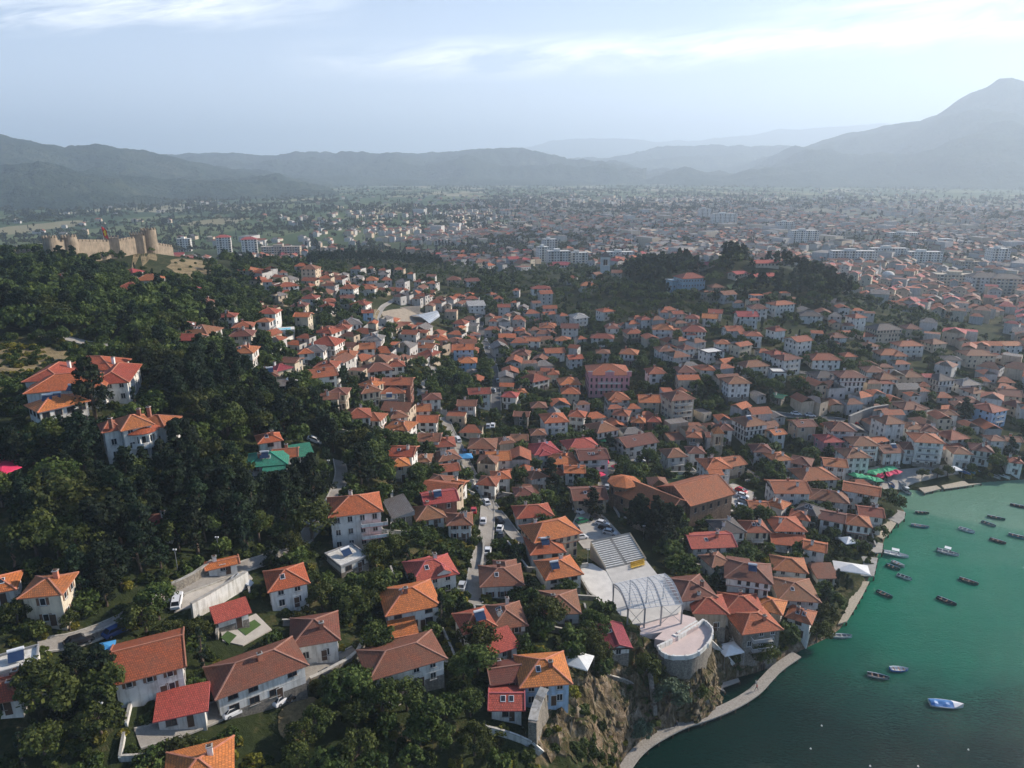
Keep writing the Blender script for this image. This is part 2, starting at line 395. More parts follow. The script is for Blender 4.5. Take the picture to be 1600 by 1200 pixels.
ridge_mesh('hills', [(120,250),(200,247),(280,245),(330,243),(430,246),(470,242),(560,239),(640,237),(700,236),(760,235),(800,236),(840,239),(900,246),(960,256),(1010,270)], 6800, 2100, 2500, 130, 5, M_HILL)
ridge_mesh('mountains', [(700,272),(760,266),(800,257),(870,250),(950,245),(1000,236),(1060,228),(1085,231),(1120,231),(1170,231),(1200,228),(1235,226),(1260,232),(1320,240),(1400,255)], 9500, 2300, 2600, 160, 12, M_HILL)
ridge_mesh('mountains', [(980,280),(1080,272),(1150,262),(1180,253),(1215,245),(1250,233),(1300,216),(1350,206),(1400,194),(1440,183),(1470,170),(1500,152),(1530,138),(1560,127),(1580,124),(1605,129),(1700,118),(1850,90),(2100,110),(2400,150)], 7600, 3000, 2500, 170, 21, M_HILL, 600, 120)
ridge_mesh('mountains', [(640,250),(760,237),(815,231),(865,220),(905,217),(955,216),(990,218),(1030,221),(1075,222),(1120,216),(1170,214),(1215,204),(1260,201),(1300,199),(1390,194),(1500,190),(1600,185)], 17500, 3500, 3000, 150, 31, M_HILL, 420, 50)
# ------------------------------------------------------------------ lake
m, nt, b = nodes('lake_water')
p = pos(nt)
mp = nt.nodes.new('ShaderNodeMapping'); mp.inputs['Rotation'].default_value = (0, 0, .5); mp.inputs['Scale'].default_value = (1, 2.3, 1); nt.links.new(p, mp.inputs[0])
w1 = noise(nt, .9, mp.outputs[0], 4, .6, .8); w2 = noise(nt, .10, mp.outputs[0], 3, .5, .6)
hh = mixc(nt, w1.outputs[0], w2.outputs[0], .55)
d1 = noise(nt, .017, p, 5, .55, 1.0)
sx = nt.nodes.new('ShaderNodeSeparateXYZ'); nt.links.new(p, sx.inputs[0])
# the bottom shelves: pale sand lies off the far harbour, deep water near the rocks
g = mathn(nt, 'MULTIPLY_ADD', sx.outputs[1], 1/120, -115/120)
g = mathn(nt, 'ADD', g, mathn(nt, 'MULTIPLY_ADD', sx.outputs[0], 1/260, -.32))
g = mathn(nt, 'ADD', g, mathn(nt, 'MULTIPLY_ADD', d1.outputs[0], .5, -.25))
wr = ramp(nt, [(0, (.001, .018, .013)), (.14, (.002, .045, .030)), (.30, (.002, .115, .066)), (.50, (.003, .135, .076)), (.74, (.015, .155, .09)), (.94, (.07, .20, .13)), (1, (.13, .25, .17))]); nt.links.new(g, wr.inputs[0])
nt.links.new(wr.outputs[0], b.inputs['Base Color']); b.inputs['Roughness'].default_value = .06; b.inputs['IOR'].default_value = 1.33; b.inputs['Specular IOR Level'].default_value = .14
bump(nt, b, hh, .8, .8)
mb = MB(); mb.face([(-60, -700, 0), (2000, -700, 0), (2000, 330, 0), (-60, 330, 0)], m); o = mb.build('lake_water'); tag(o, kind='structure')
# ------------------------------------------------------------------ streets
m, nt, b = nodes('worn_paving')
p = pos(nt); a1 = noise(nt, .25, p, 6, .6); a2 = noise(nt, 3, p, 4, .7)
gr = ramp(nt, [(.3, (.15, .13, .11)), (.55, (.27, .25, .22)), (.75, (.36, .34, .30))]); nt.links.new(mixc(nt, a1.outputs[0], a2.outputs[0], .4), gr.inputs[0])
nt.links.new(gr.outputs[0], b.inputs['Base Color']); b.inputs['Roughness'].default_value = .9
M_ROAD = m
M_ASPH = plain('asphalt', (.085, .085, .085), .9, .3, .5)
M_PAVE = plain('pale_paving', (.36, .33, .29), .85, .2, .6)
M_KERB = plain('kerb_stone', (.40, .38, .34), .9, .2, 2)
ROADPTS = []
def densify(pts, step=1.5):
    out = []
    for a, b in zip(pts, pts[1:]):
        k = max(1, int(np.linalg.norm(np.array(b[:2])-np.array(a[:2]))/step))
        for i in range(k): out.append(np.array(a)*(1-i/k)+np.array(b)*(i/k))
    out.append(np.array(pts[-1])); return out
def smooth(pts, it=2):
    for _ in range(it):
        q = [pts[0]]
        for a, b in zip(pts, pts[1:]): q += [a*.75+b*.25, a*.25+b*.75]
        pts = q+[pts[-1]]
    return pts
def road(name, px, width, mat=None, kerb=True, off=.14):
    width *= .84
    w = smooth([U(x, y)[:2] for x, y in px]); w = densify(w, 1.6)
    ROADPTS.extend([(q[0], q[1], width) for q in w])
    mb = MB(); K = 6; rows = []
    for i, q in enumerate(w):
        t = w[min(i+1, len(w)-1)]-w[max(i-1, 0)]; t = t/(np.linalg.norm(t)+1e-9); nn = np.array([-t[1], t[0]])
        pts = [q+nn*width*(k/K-.5) for k in range(K+1)]
        zz = [float(T(*c)) for c in pts]
        zm = np.mean(zz); zz = [max(z*.6+zm*.4, z+.0) for z in zz]
        rows.append([(c[0], c[1], z+off) for c, z in zip(pts, zz)])
    for a, b2 in zip(rows, rows[1:]):
        for k in range(K): mb.face([a[k+1], a[k], b2[k], b2[k+1]], mat or M_ROAD)
        if kerb:
            for k, s in ((0, -1), (K, 1)):
                for (u0, u1) in (((a[k]), (b2[k])),):
                    mb.bar((u0[0], u0[1], u0[2]), (u1[0], u1[1], u1[2]), .28, M_KERB, .30)
        else:
            for k in (0, K):
                mb.face([a[k], b2[k], (b2[k][0], b2[k][1], b2[k][2]-.6), (a[k][0], a[k][1], a[k][2]-.6)], mat or M_ROAD)
    o = mb.build(name, smooth=False); tag(o, kind='structure'); return o
road('road', [(215,1156),(250,1146),(290,1135),(350,1108),(400,1085),(470,1062),(530,1035),(560,1020)], 4.2)
road('road', [(60,1010),(130,1000),(200,970),(230,945),(300,915),(370,890),(430,872),(470,850)], 3.5)
road('road', [(470,850),(500,815),(522,780),(535,745),(530,720)], 3.6)
road('road', [(740,945),(742,915),(748,880),(758,850),(762,810),(762,785),(752,765)], 4.6)
road('road', [(830,860),(805,840),(785,812),(768,790),(755,768),(738,745),(720,705),(700,670),(690,640)], 4.2)
road('road', [(690,640),(655,625),(660,600),(690,585),(640,545),(600,520),(585,500),(600,475),(640,460),(665,452)], 3.4, M_PAVE)
road('road', [(775,640),(775,600),(768,560),(752,520),(748,490)], 5.0, M_ASPH)
road('road', [(940,785),(942,760),(950,735),(962,720),(1010,715),(1080,718),(1110,740),(1135,760),(1150,785),(1155,800)], 4.2)
road('road', [(420,600),(450,575),(490,560),(520,540),(560,520),(590,500)], 3.4, M_PAVE)
road('road', [(1300,755),(1330,740),(1370,735),(1400,728)], 4.0, M_PAVE)
road('road', [(280,540),(215,545),(150,540),(100,528),(60,525)], 4.0, M_PAVE)
road('road', [(610,1100),(640,1075),(665,1060),(690,1030)], 3.0, M_PAVE)
road('road', [(1170,640),(1230,650),(1290,655),(1340,660),(1380,700)], 3.6, M_ASPH)
road('road', [(940,560),(1000,568),(1080,560),(1160,565),(1230,580),(1300,590)], 3.2, M_ASPH)
def slab(name, px, z, mat, t=.35, extra=None, label=None, cat=None, kind='structure', down=None):
    pts = [P(x, y, z)[:2] for x, y in px]
    mb = MB(); mb.prism([tuple(q) for q in pts], z-(down or t), z, mat, extra)
    o = mb.build(name); tag(o, label, cat, None, kind); return o
# car parks and squares follow the ground
def patch(name, px, mat, off=.22, step=2.0, block=True):
    w = [U(x, y)[:2] for x, y in px]; RS_ = len(ROADPTS)
    if not block:
        for _ in range(2):
            w = [q for a_, b_ in zip(w, w[1:]+w[:1]) for q in (a_*.75+b_*.25, a_*.25+b_*.75)]
        c_ = np.mean(w, 0); w = [c_+(q-c_)*(.75+.5*float(vnoise(np.array([q[0]/2.5]), np.array([q[1]/2.5]))[0])) for q in w]
    w = np.array(w); ROADPTS.extend([(q[0], q[1], 6) for q in densify(list(w)+[w[0]], 3)])
    x0, y0 = w.min(0); x1, y1 = w.max(0); c = w.mean(0); ROADPTS.append((c[0], c[1], min(x1-x0, y1-y0)*.8))
    n1_, n2_ = 12, 12; mb = MB()
    # fan of rings so that the edge is exact
    E = densify(list(w)+[w[0]], step)[:-1]; K = 10
    for a, b2 in zip(E, E[1:]+E[:1]):
        for k in range(K):
            q = [c+(a-c)*k/K, c+(a-c)*(k+1)/K, c+(b2-c)*(k+1)/K, c+(b2-c)*k/K]
            if k == 0: q = q[1:3]+[c]
            pts = [(v[0], v[1], float(T(*v))+off) for v in q]
            if Vector(pts[1]).to_2d() != Vector(pts[0]).to_2d():
                nn = (Vector(pts[1])-Vector(pts[0])).cross(Vector(pts[2])-Vector(pts[0]))
                mb.face(pts if nn.z > 0 else pts[::-1], mat)
        aa = (a[0], a[1], float(T(*a))+off); bb = (b2[0], b2[1], float(T(*b2))+off)
        mb.face([aa, bb, (bb[0], bb[1], bb[2]-1.2), (aa[0], aa[1], aa[2]-1.2)], mat)
    if not block: del ROADPTS[RS_:]
    o = mb.build(name); tag(o, kind='structure'); return o
patch('car_park', [(890,828),(905,795),(945,808),(972,838),(950,858),(912,858)], M_PAVE)
patch('car_park', [(1118,770),(1145,755),(1178,770),(1172,800),(1140,800)], M_PAVE)
patch('pavement', [(272,958),(290,930),(340,905),(385,893),(395,905),(340,935),(300,950)], M_PAVE)
patch('pavement', [(348,1003),(345,985),(400,960),(425,985),(380,1010)], M_PAVE)
patch('path', [(1330,748),(1400,735),(1490,725),(1498,740),(1440,752),(1400,765),(1345,765)], M_PAVE)
patch('path', [(595,488),(640,480),(668,492),(660,508),(620,505),(600,498)], plain('bare_earth', (.33, .27, .20), .95, .25, .6))
# lakeside boardwalk
WALK = [(968,1215),(987,1183),(1007,1163),(1033,1147),(1067,1130),(1100,1120),(1133,1107),(1160,1093),(1183,1077),(1198,1060),(1215,1042),(1245,1022)]
w = densify(smooth([P(x, y, 1.1)[:2] for x, y in WALK]), 1.2); mb = MB()
M_PLANK = plain('boardwalk_planks', (.34, .31, .27), .85, .3, 2.5)
WALKW = w
for i in range(len(w)-1):
    t = w[i+1]-w[i]; t /= np.linalg.norm(t)+1e-9; nn = np.array([-t[1], t[0]])*1.15
    t2 = w[min(i+2, len(w)-1)]-w[i]; t2 /= np.linalg.norm(t2)+1e-9; n2 = np.array([-t2[1], t2[0]])*1.15
    a, b2, c, d = w[i]+nn, w[i]-nn, w[i+1]-n2, w[i+1]+n2
    mb.face([(*a, 1.1), (*b2, 1.1), (*c, 1.1), (*d, 1.1)], M_PLANK)
    mb.face([(*b2, .8), (*a, .8), (*d, .8), (*c, .8)], M_WOODF)
    for p_, q_ in ((b2, c), (d, a)): mb.face([(*p_, .8), (*q_, .8), (*q_, 1.1), (*p_, 1.1)], M_KERB)
    if i % 3 == 0:
        for q_ in (a, b2): mb.bar((q_[0], q_[1], -2), (q_[0], q_[1], .85), .22, M_WOODF)
o = mb.build('path'); tag(o, kind='structure')

# ------------------------------------------------------------------ rock faces along the shore
m, nt, b = nodes('cliff_rock')
p = pos(nt); mp = nt.nodes.new('ShaderNodeMapping'); mp.inputs['Scale'].default_value = (1, 1, .35); nt.links.new(p, mp.inputs[0])
r1 = noise(nt, .55, mp.outputs[0], 9, .72, .8); r2 = noise(nt, .16, p, 4, .6)
ra = ramp(nt, [(.34, (.03, .022, .015)), (.43, (.09, .065, .042)), (.52, (.20, .145, .09)), (.62, (.32, .26, .19)), (.74, (.44, .39, .32))]); nt.links.new(r1.outputs[0], ra.inputs[0])
rb_ = ramp(nt, [(.42, (0, 0, 0)), (.60, (1, 1, 1))]); nt.links.new(r2.outputs[0], rb_.inputs[0])
cc = mixc(nt, ra.outputs[0], (.07, .06, .02), mathn(nt, 'MULTIPLY', rb_.outputs[0], .6))
geo = nt.nodes.new('ShaderNodeNewGeometry'); sep = nt.nodes.new('ShaderNodeSeparateXYZ'); nt.links.new(geo.outputs['Normal'], sep.inputs[0])
gs = ramp(nt, [(.70, (0, 0, 0)), (.86, (1, 1, 1))]); nt.links.new(sep.outputs[2], gs.inputs[0])
cc = mixc(nt, cc, (.045, .050, .018), gs.outputs[0])
nt.links.new(cc, b.inputs['Base Color']); b.inputs['Roughness'].default_value = 1; b.inputs['Specular IOR Level'].default_value = .1; bump(nt, b, r1.outputs[0], .5, 1.0)
M_ROCK = m
xs = np.arange(-4, 62, .22); ys = np.arange(96, 150, .22); XX, YY = np.meshgrid(xs, ys, indexing='ij'); Z0 = T(XX, YY)
e = .8; sl_ = np.hypot((T(XX+e, YY)-T(XX-e, YY))/(2*e), (T(XX, YY+e)-T(XX, YY-e))/(2*e)); k_ = np.clip((sl_-.55)/.7, 0, 1)
JX = (fbm(XX/2.2+9, Z0/1.3, 4)-.5)*2.4; JY = (fbm(XX/1.9, Z0/1.1+YY/9, 4)-.5)*2.6
D = (ridged(XX/5.5+3, YY/5.5+1, 6)-.60)*4.6 + (ridged(XX/1.7, YY/1.7, 3)-.6)*1.3
ZZ = np.where(k_ > 0, Z0+.25+k_*(D+.5), Z0-.6); ZZ = np.where(Z0 < -.4, -1.5, ZZ)
i_ = np.arange(XX.size).reshape(XX.shape); q_ = np.stack([i_[:-1, :-1], i_[1:, :-1], i_[1:, 1:], i_[:-1, 1:]], -1).reshape(-1, 4)
kk_ = k_.ravel()[q_].max(1) > 0; q_ = q_[kk_]
o = link('cliff', npmesh('cliff', np.stack([XX+JX*k_, YY+JY*k_, ZZ], -1).reshape(-1, 3), q_, [M_ROCK], smooth=False)); tag(o, kind='structure')

m, nt, b = nodes('dry_grass')
p = pos(nt); a1 = noise(nt, .22, p, 7, .7); a2 = noise(nt, 2.0, p, 5, .7)
gr = ramp(nt, [(.34, (.05, .05, .022)), (.46, (.17, .125, .055)), (.6, (.30, .225, .115)), (.72, (.38, .32, .22))]); nt.links.new(mixc(nt, a1.outputs[0], a2.outputs[0], .35), gr.inputs[0])
nt.links.new(gr.outputs[0], b.inputs['Base Color']); b.inputs['Roughness'].default_value = 1; bump(nt, b, a2.outputs[0], .3, .8)
M_DRY = m
for px in ([(-20, 545), (60, 540), (105, 552), (95, 575), (50, 590), (20, 605), (-20, 612)], [(262, 408), (300, 405), (335, 412), (330, 428), (300, 440), (270, 430)], [(440, 1100), (480, 1088), (502, 1100), (505, 1130), (470, 1165), (430, 1150)], [(205, 400), (260, 396), (262, 408), (215, 412)],
           [(320, 928), (345, 920), (378, 905), (382, 912), (350, 932), (325, 940)], [(600, 1140), (650, 1130), (660, 1160), (610, 1170)], [(570, 490), (590, 480), (600, 500), (580, 510)], [(640, 470), (700, 458), (705, 468), (650, 480)]):
    patch('dry_grass', px, M_DRY, .16, 1.5, block=False)
# ------------------------------------------------------------------ landmarks used by the labels: (photo x, y, words)
LM = [(120,590,'the large orange-roofed hotel'),(213,670,'the white turreted villa'),(430,705,'the green-roofed house'),(555,795,'the pink-balconied white house'),
 (160,380,'the hilltop fortress'),(665,500,'the grey arched theatre cover'),(590,405,'the ridge pine grove'),(945,425,'the white bell tower'),(1070,440,'the pale blue school'),
 (950,583,'the pink mansion'),(1040,775,'the long brick church'),(960,900,'the white open-air stage'),(1068,1000,'the round cliff terrace'),(1355,640,'the grey retaining wall'),(1400,655,'the tall white mansion'),
 (1370,745,'the green and red parasols'),(1370,425,'the white minaret'),(1540,700,'the wide bluish waterfront house'),(920,825,'the stage car park'),(770,790,'the forked street'),
 (425,530,'the swimming pool'),(1455,750,'the three round quay trees'),(1160,405,'the pine hill park'),(650,905,'the crimson-roofed balcony house'),(375,985,'the two-lawn walled garden'),(1330,830,'the harbour jetties')]
LMW = []
ORD = ['nearest','second','third','fourth','fifth','sixth','seventh','eighth','ninth','tenth','eleventh','twelfth','thirteenth','fourteenth','fifteenth','sixteenth','seventeenth','eighteenth','nineteenth','twentieth']
_rank = []
def want(o, px, py, adj, noun):
    _rank.append((o, px, py, adj, noun))
def finish_labels():
    cells = {}
    for o, px, py, adj, noun in _rank:
        best = min(LM, key=lambda l: (l[0]-px)**2 + (1.5*(l[1]-py))**2)
        dx, dy = px-best[0], 1.4*(py-best[1])
        if abs(dx) >= abs(dy): s = 'right of' if dx > 0 else 'left of'
        else: s = 'below' if dy > 0 else 'above'
        cells.setdefault((noun, adj, best[2], s), []).append((dx*dx+dy*dy, o))
    for (noun, adj, lm, s), L in cells.items():
        L.sort(key=lambda t: t[0])
        for i, (d, o) in enumerate(L):
            if len(L) == 1: o['label'] = f"{adj} {s} {lm}"
            else:
                w = ORD[i] if i < 20 else 'farthest'
                o['label'] = f"{adj}, {w} {s} {lm}"
# ------------------------------------------------------------------ house parts
def win_mesh(w, h, near, frame=M_FRAME, name='window', shut=None):
    mb = MB(); t = .10
    mb.box(-w/2, w/2, -.03, .05, -.06, .02, frame); mb.box(-w/2, w/2, -.03, .05, h-.1, h, frame)
    mb.box(-w/2, -w/2+t, -.03, .05, .02, h-.1, frame); mb.box(w/2-t, w/2, -.03, .05, .02, h-.1, frame)
    if near: mb.box(-.03, .03, -.03, .04, .02, h-.1, frame)
    mb.face([(w/2-t, .015, .02), (-w/2+t, .015, .02), (-w/2+t, .015, h-.1), (w/2-t, .015, h-.1)], M_GLASS)
    if shut:
        for sx in (-1, 1): mb.box(min(sx*w/2, sx*(w/2+w*.45)), max(sx*w/2, sx*(w/2+w*.45)), 0, .06, 0, h, shut)
    mb.box(-w/2-.1, w/2+.1, -.02, .16, -.14, -.06, M_CONC)
    return mb.mesh(name)
M_SHUT = plain('brown_shutter_paint', (.16, .08, .045), .7, .2)
WIN = {('w', 0): win_mesh(1.15, 1.4, True), ('w', 1): win_mesh(.85, 1.55, False, M_WOODF), ('w', 2): win_mesh(1.5, 1.35, True, M_WOODF), ('w', 3): win_mesh(.95, 1.3, False, shut=M_SHUT)}
def door_mesh():
    mb = MB(); mb.box(-.55, .55, -.03, .06, 0, 2.15, M_FRAME); mb.box(-.46, .46, .06, .09, 0, 2.05, M_WOODF); return mb.mesh('door')
DOOR = door_mesh()
def chimney_mesh(mat):
    mb = MB(); mb.box(-.35, .35, -.3, .3, -1.2, 1.1, mat); mb.box(-.45, .45, -.4, .4, 1.1, 1.22, M_CONC); mb.box(-.25, .25, -.2, .2, 1.22, 1.4, M_WOODF); return mb.mesh('chimney')
CHIM = [chimney_mesh(WALL['k']), chimney_mesh(WALL['w']), chimney_mesh(CAP['o'])]
def solar_mesh():
    mb = MB(); mb.face([(-1, -.9, .25), (1, -.9, .25), (1, .5, 1.15), (-1, .5, 1.15)], plain('solar_glass', (.02, .04, .09), .1, .1))
    mb.face([(-1, .5, 1.12), (1, .5, 1.12), (1, -.9, .22), (-1, -.9, .22)], M_METAL)
    mb.tube([(-1.05, .65, 1.3), (1.05, .65, 1.3)], .27, M_RAIL, 10)
    for x in (-.9, .9): mb.bar((x, .6, -.3), (x, .6, 1.2), .06, M_METAL); mb.bar((x, -.85, -.3), (x, -.85, .3), .06, M_METAL)
    return mb.mesh('solar_heater')
SOLAR = solar_mesh()
def sky_mesh():
    mb = MB(); mb.box(-.45, .45, -.6, .6, .02, .12, M_RAIL); mb.box(-.36, .36, -.5, .5, .12, .14, M_GLASS); return mb.mesh('skylight')
SKYL = sky_mesh()
def dish_mesh():
    mb = MB(); mb.lathe([(0, 0), (.25, .05), (.45, .18)], M_RAIL, 12); mb.bar((0, 0, -.8), (0, 0, 0), .07, M_METAL); mb.bar((0, .4, .12), (0, 0, .5), .03, M_METAL); return mb.mesh('satellite_dish')
DISH = dish_mesh()
PIT = .42
def roof_geo(mb, L, Wd, z, kind, rm, cap, ov=.6, pitch=PIT, cx=0, cy=0):
    """tiled roof over a rectangle; ridge along x"""
    hx, hy = L/2+ov, Wd/2+ov
    if hx < hy and kind == 'h': kind = 'p'
    z0 = z-.08; rh = hy*pitch; th = .16
    e = lambda x, y, zz: (cx+x, cy+y, zz)
    c = [e(-hx, -hy, z0), e(hx, -hy, z0), e(hx, hy, z0), e(-hx, hy, z0)]
    mb.face([(x, y, q-th) for x, y, q in c][::-1], M_WOODF)
    for i in range(4):
        a, b = c[i], c[(i+1) % 4]
        if kind in 'hpsf' or i in (0, 2): mb.face([(a[0], a[1], a[2]-th), (b[0], b[1], b[2]-th), b, a], cap)
    if kind in ('h', 'p'):
        rx = max(hx-hy*.95, .15); zr = z0+rh
        A_, B_ = e(-rx, 0, zr), e(rx, 0, zr)
        mb.roofface([c[0], c[1], B_, A_], rm); mb.roofface([c[2], c[3], A_, B_], rm)
        mb.roofface([c[1], c[2], B_], rm); mb.roofface([c[3], c[0], A_], rm)
        for s_, t_ in ((A_, B_), (c[0], A_), (c[3], A_), (c[1], B_), (c[2], B_)): mb.bar(s_, t_, .26, cap, .2)
        return rh
    if kind == 'g':
        zr = z0+rh; A_, B_ = e(-hx, 0, zr), e(hx, 0, zr)
        mb.roofface([c[0], c[1], B_, A_], rm); mb.roofface([c[2], c[3], A_, B_], rm)
        a2, b2 = e(-hx+.45, 0, zr-.1), e(hx-.45, 0, zr-.1)
        for q0, q1, ap in ((c[0], c[3], A_), (c[2], c[1], B_)):
            for s_, t_ in ((q0, ap), (q1, ap)): mb.bar(s_, t_, .2, cap, .28)
        mb.bar(A_, B_, .26, cap, .2)
        return rh
    if kind == 's':
        rh = Wd*.22
        t4 = [c[0], c[1], (c[2][0], c[2][1], z0+rh), (c[3][0], c[3][1], z0+rh)]
        mb.roofface(t4, rm)
        mb.face([c[2], c[3], t4[3], t4[2]], cap); mb.face([c[1], c[2], t4[2]], cap); mb.face([c[3], c[0], t4[3]], cap)
        return rh
    mb.face([e(-hx, -hy, z0+.05), e(hx, -hy, z0+.05), e(hx, hy, z0+.05), e(-hx, hy, z0+.05)], rm)
    for x0, x1, y0, y1 in ((-hx, hx, -hy, -hy+.2), (-hx, hx, hy-.2, hy), (-hx, -hx+.2, -hy+.2, hy-.2), (hx-.2, hx, -hy+.2, hy-.2)):
        mb.box(cx+x0, cx+x1, cy+y0, cy+y1, z0+.052, z0+.45, cap)
    return .4
FOOT = []      # footprints for keeping trees clear: x, y, radius
HOUSES = []
FH = 2.65
def house(x, y, yaw, L, Wd, st, rc, wc, kind, ppx, ppy, name='house', cat='house', label=None, group=None, hb=None, trim=None, wing=None, balc=None, pitch=PIT, dense=False):
    rg = random.Random(int(x*13+y*7+L*100))
    dist = math.hypot(math.hypot(x, y), CH-20)
    near = dist < 300; far = dist > 440
    cyw, syw = math.cos(yaw), math.sin(yaw)
    Wp = lambda a, b_: (x+a*cyw-b_*syw, y+a*syw+b_*cyw)
    zs = [float(T(*Wp(a*L/2, b_*Wd/2))) for a in (-1, 0, 1) for b_ in (-1, 0, 1)]
    g = max(float(np.mean(zs)), .9) if hb is None else hb
    Hh = st*FH; fh = max(Hh/max(1, round(st)), 2.3)
    o = empty(name, (x, y, g), yaw)
    FOOT.append((x, y, L/2+.6, Wd/2+.6, yaw))
    wm, rm, cp = WALL[wc], ROOF[rc], CAP[rc]
    mb = MB()
    ott = kind == 'h' and wc in 'wct' and st >= 2 and rg.random() < .5
    jut = .42 if ott else 0
    upL, upW = L+2*jut, Wd+2*jut
    zb = min(zs)-g-2.5
    if ott:
        mb.box(-L/2, L/2, -Wd/2, Wd/2, zb, Hh-fh+.05, wm if rg.random() < .7 else WALL['s']); mb.box(-upL/2, upL/2, -upW/2, upW/2, Hh-fh+.05, Hh, wm)
        bnd = M_WOODF if rg.random() < .6 else cp
        for a0, a1, b0, b1 in ((-upL/2-.03, upL/2+.03, -upW/2-.03, upW/2+.03),): mb.box(a0, a1, b0, b1, Hh-fh-.03, Hh-fh+.13, bnd)
    else:
        mb.box(-L/2, L/2, -Wd/2, Wd/2, zb, Hh, wm)
        if not far:
            if rg.random() < .35: mb.box(-L/2-.03, L/2+.03, -Wd/2-.03, Wd/2+.03, zb, .9+rg.random()*.4, WALL['s'])
            for k in range(1, int(round(st))): mb.box(-L/2-.025, L/2+.025, -Wd/2-.025, Wd/2+.025, k*fh-.06, k*fh+.08, wm)
    pitch0 = pitch
    if kind == 'g':
        pitch *= .82
        for s in (-1, 1):
            q = [(s*L/2, -Wd/2, Hh), (s*L/2, Wd/2, Hh), (s*L/2, 0, Hh+Wd/2*pitch)]
            mb.face(q if s > 0 else q[::-1], wm)
    rb = MB()
    pitch *= rg.uniform(.8, 1.15)
    rh = roof_geo(rb, upL, upW, Hh, kind, rm, cp, ov=.6 if kind != 'f' else .15, pitch=pitch)
    # a lower wing or porch gives most houses their uneven outline
    if wing is None: wing = (not far) and L > 8 and kind in 'hg' and st >= 1.5 and rg.random() < .3
    if wing:
        wl, ww = L*rg.uniform(.35, .55), Wd*rg.uniform(.3, .45); wz = Hh-(FH if st > 1.4 else .6)*rg.choice([1, 1, .35])
        sx_ = rg.choice([-1, 1])*(L-wl)/2*.98; sy_ = rg.choice([-1, -1, 1])
        yc = sy_*(Wd/2+ww/2-.05)
        if sy_ < 0:
            for q_ in range(max(1, int(wl/2.4))):
                c = link('window', WIN[('w', 0)], o, (sx_-wl/2+(q_+.5)*wl/max(1, int(wl/2.4)), yc-ww/2, max(wz-2.1, .3))); c.rotation_euler = (0, 0, math.pi)
        mb.box(sx_-wl/2, sx_+wl/2, yc-ww/2, yc+ww/2, zb, wz, wm)
        hy = ww/2+.35; y0 = yc+sy_*hy; y1 = yc-sy_*(ww/2-.02); x0, x1 = sx_-wl/2-.4, sx_+wl/2+.4
        zt = wz+ww*.33
        q = [(x0, y0, wz-.1), (x1, y0, wz-.1), (x1, y1, zt), (x0, y1, zt)]
        if sy_ > 0: q = [q[1], q[0], q[3], q[2]]
        rb.roofface(q, rm)
        mb.face([(x0+.4, y0-sy_*.4, wz), (x0+.4, y1, wz), (x0+.4, y1, zt-.1)], wm); mb.face([(x1-.4, y0-sy_*.4, wz), (x1-.4, y1, wz), (x1-.4, y1, zt-.1)], wm)
        rb.bar(q[0], q[1], .16, cp)
    # a crossing wing with its own hipped roof
    elif not far and kind == 'h' and L > 8.5 and rg.random() < .5:
        ext = rg.uniform(1.2, 2.8); wl = min(L*rg.uniform(.38, .55), Wd*.95); sx_ = rg.choice([-1, 1])*(L-wl)/2*rg.uniform(.3, .95); sy_ = rg.choice([-1, -1, 1]); d2 = Wd*.55+ext; H2 = Hh-rg.choice([0, .25, 1.2])
        yc = sy_*(Wd/2+ext-d2/2); mb.box(sx_-wl/2, sx_+wl/2, yc-d2/2, yc+d2/2, zb, H2-.01, wm)
        tb = MB(); roof_geo(tb, d2, wl, H2-.06, 'h', rm, cp, .5, pitch); tb.v = [(sx_-b_, yc+a_, c_) for a_, b_, c_ in tb.v]
        i0 = len(rb.v); rb.v += tb.v; rb.f += [tuple(i+i0 for i in f_) for f_ in tb.f]; rb.m += [rb.mi(tb.mats[i]) for i in tb.m]; rb.uv += tb.uv
        if sy_ < 0:
            nn_ = max(1, int(wl/2.2))
            for k in range(int(round(st))):
                for q_ in range(nn_): c = link('window', WIN[('w', 0)], o, (sx_-wl/2+(q_+.5)*wl/nn_, yc-d2/2, k*fh+.95)); c.rotation_euler = (0, 0, math.pi)
    # a dormer gable on some roofs
    if near and kind == 'h' and rg.random() < .3 and L > 9:
        dx = rg.uniform(-.25, .25)*L; dy = -1 if rg.random() < .7 else 1; dw = 1.5
        hy = upW/2+.6; yb = dy*(hy-.5); zt = Hh+1.45; zb_ = Hh+.1
        mb.face([(dx-dw, yb, zb_-.4), (dx+dw, yb, zb_-.4), (dx+dw, yb, zb_+.5), (dx, yb, zt-.15), (dx-dw, yb, zb_+.5)][::dy*-1], wm)
        yi = dy*(hy-.5-1.45/pitch*.62)
        q1 = [(dx-dw-.3, yb+dy*.3, zb_+.4), (dx, yb+dy*.3, zt), (dx, yi, zt), (dx-dw-.3, yb-dy*1.1, zb_+.4)]
        rb.face(q1, rm, [(p_[1], p_[2]*1.6) for p_ in q1]); q2 = [(2*dx-a, b_, c_) for a, b_, c_ in q1]; rb.face(q2[::-1], rm, [(p_[1], p_[2]*1.6) for p_ in q2[::-1]])
        rb.bar((dx, yb+dy*.3, zt), (dx, yi, zt), .2, cp)
    # windows
    sides = [('s', 0, -1, upL, upW/2), ('e', 1, 0, upW, upL/2), ('n', 0, 1, upL, upW/2), ('w', -1, 0, upW, upL/2)]
    wk = rg.choice([0, 0, 3, 2]) if not ott else 1
    cam2 = Vector((-x, -y)).normalized()
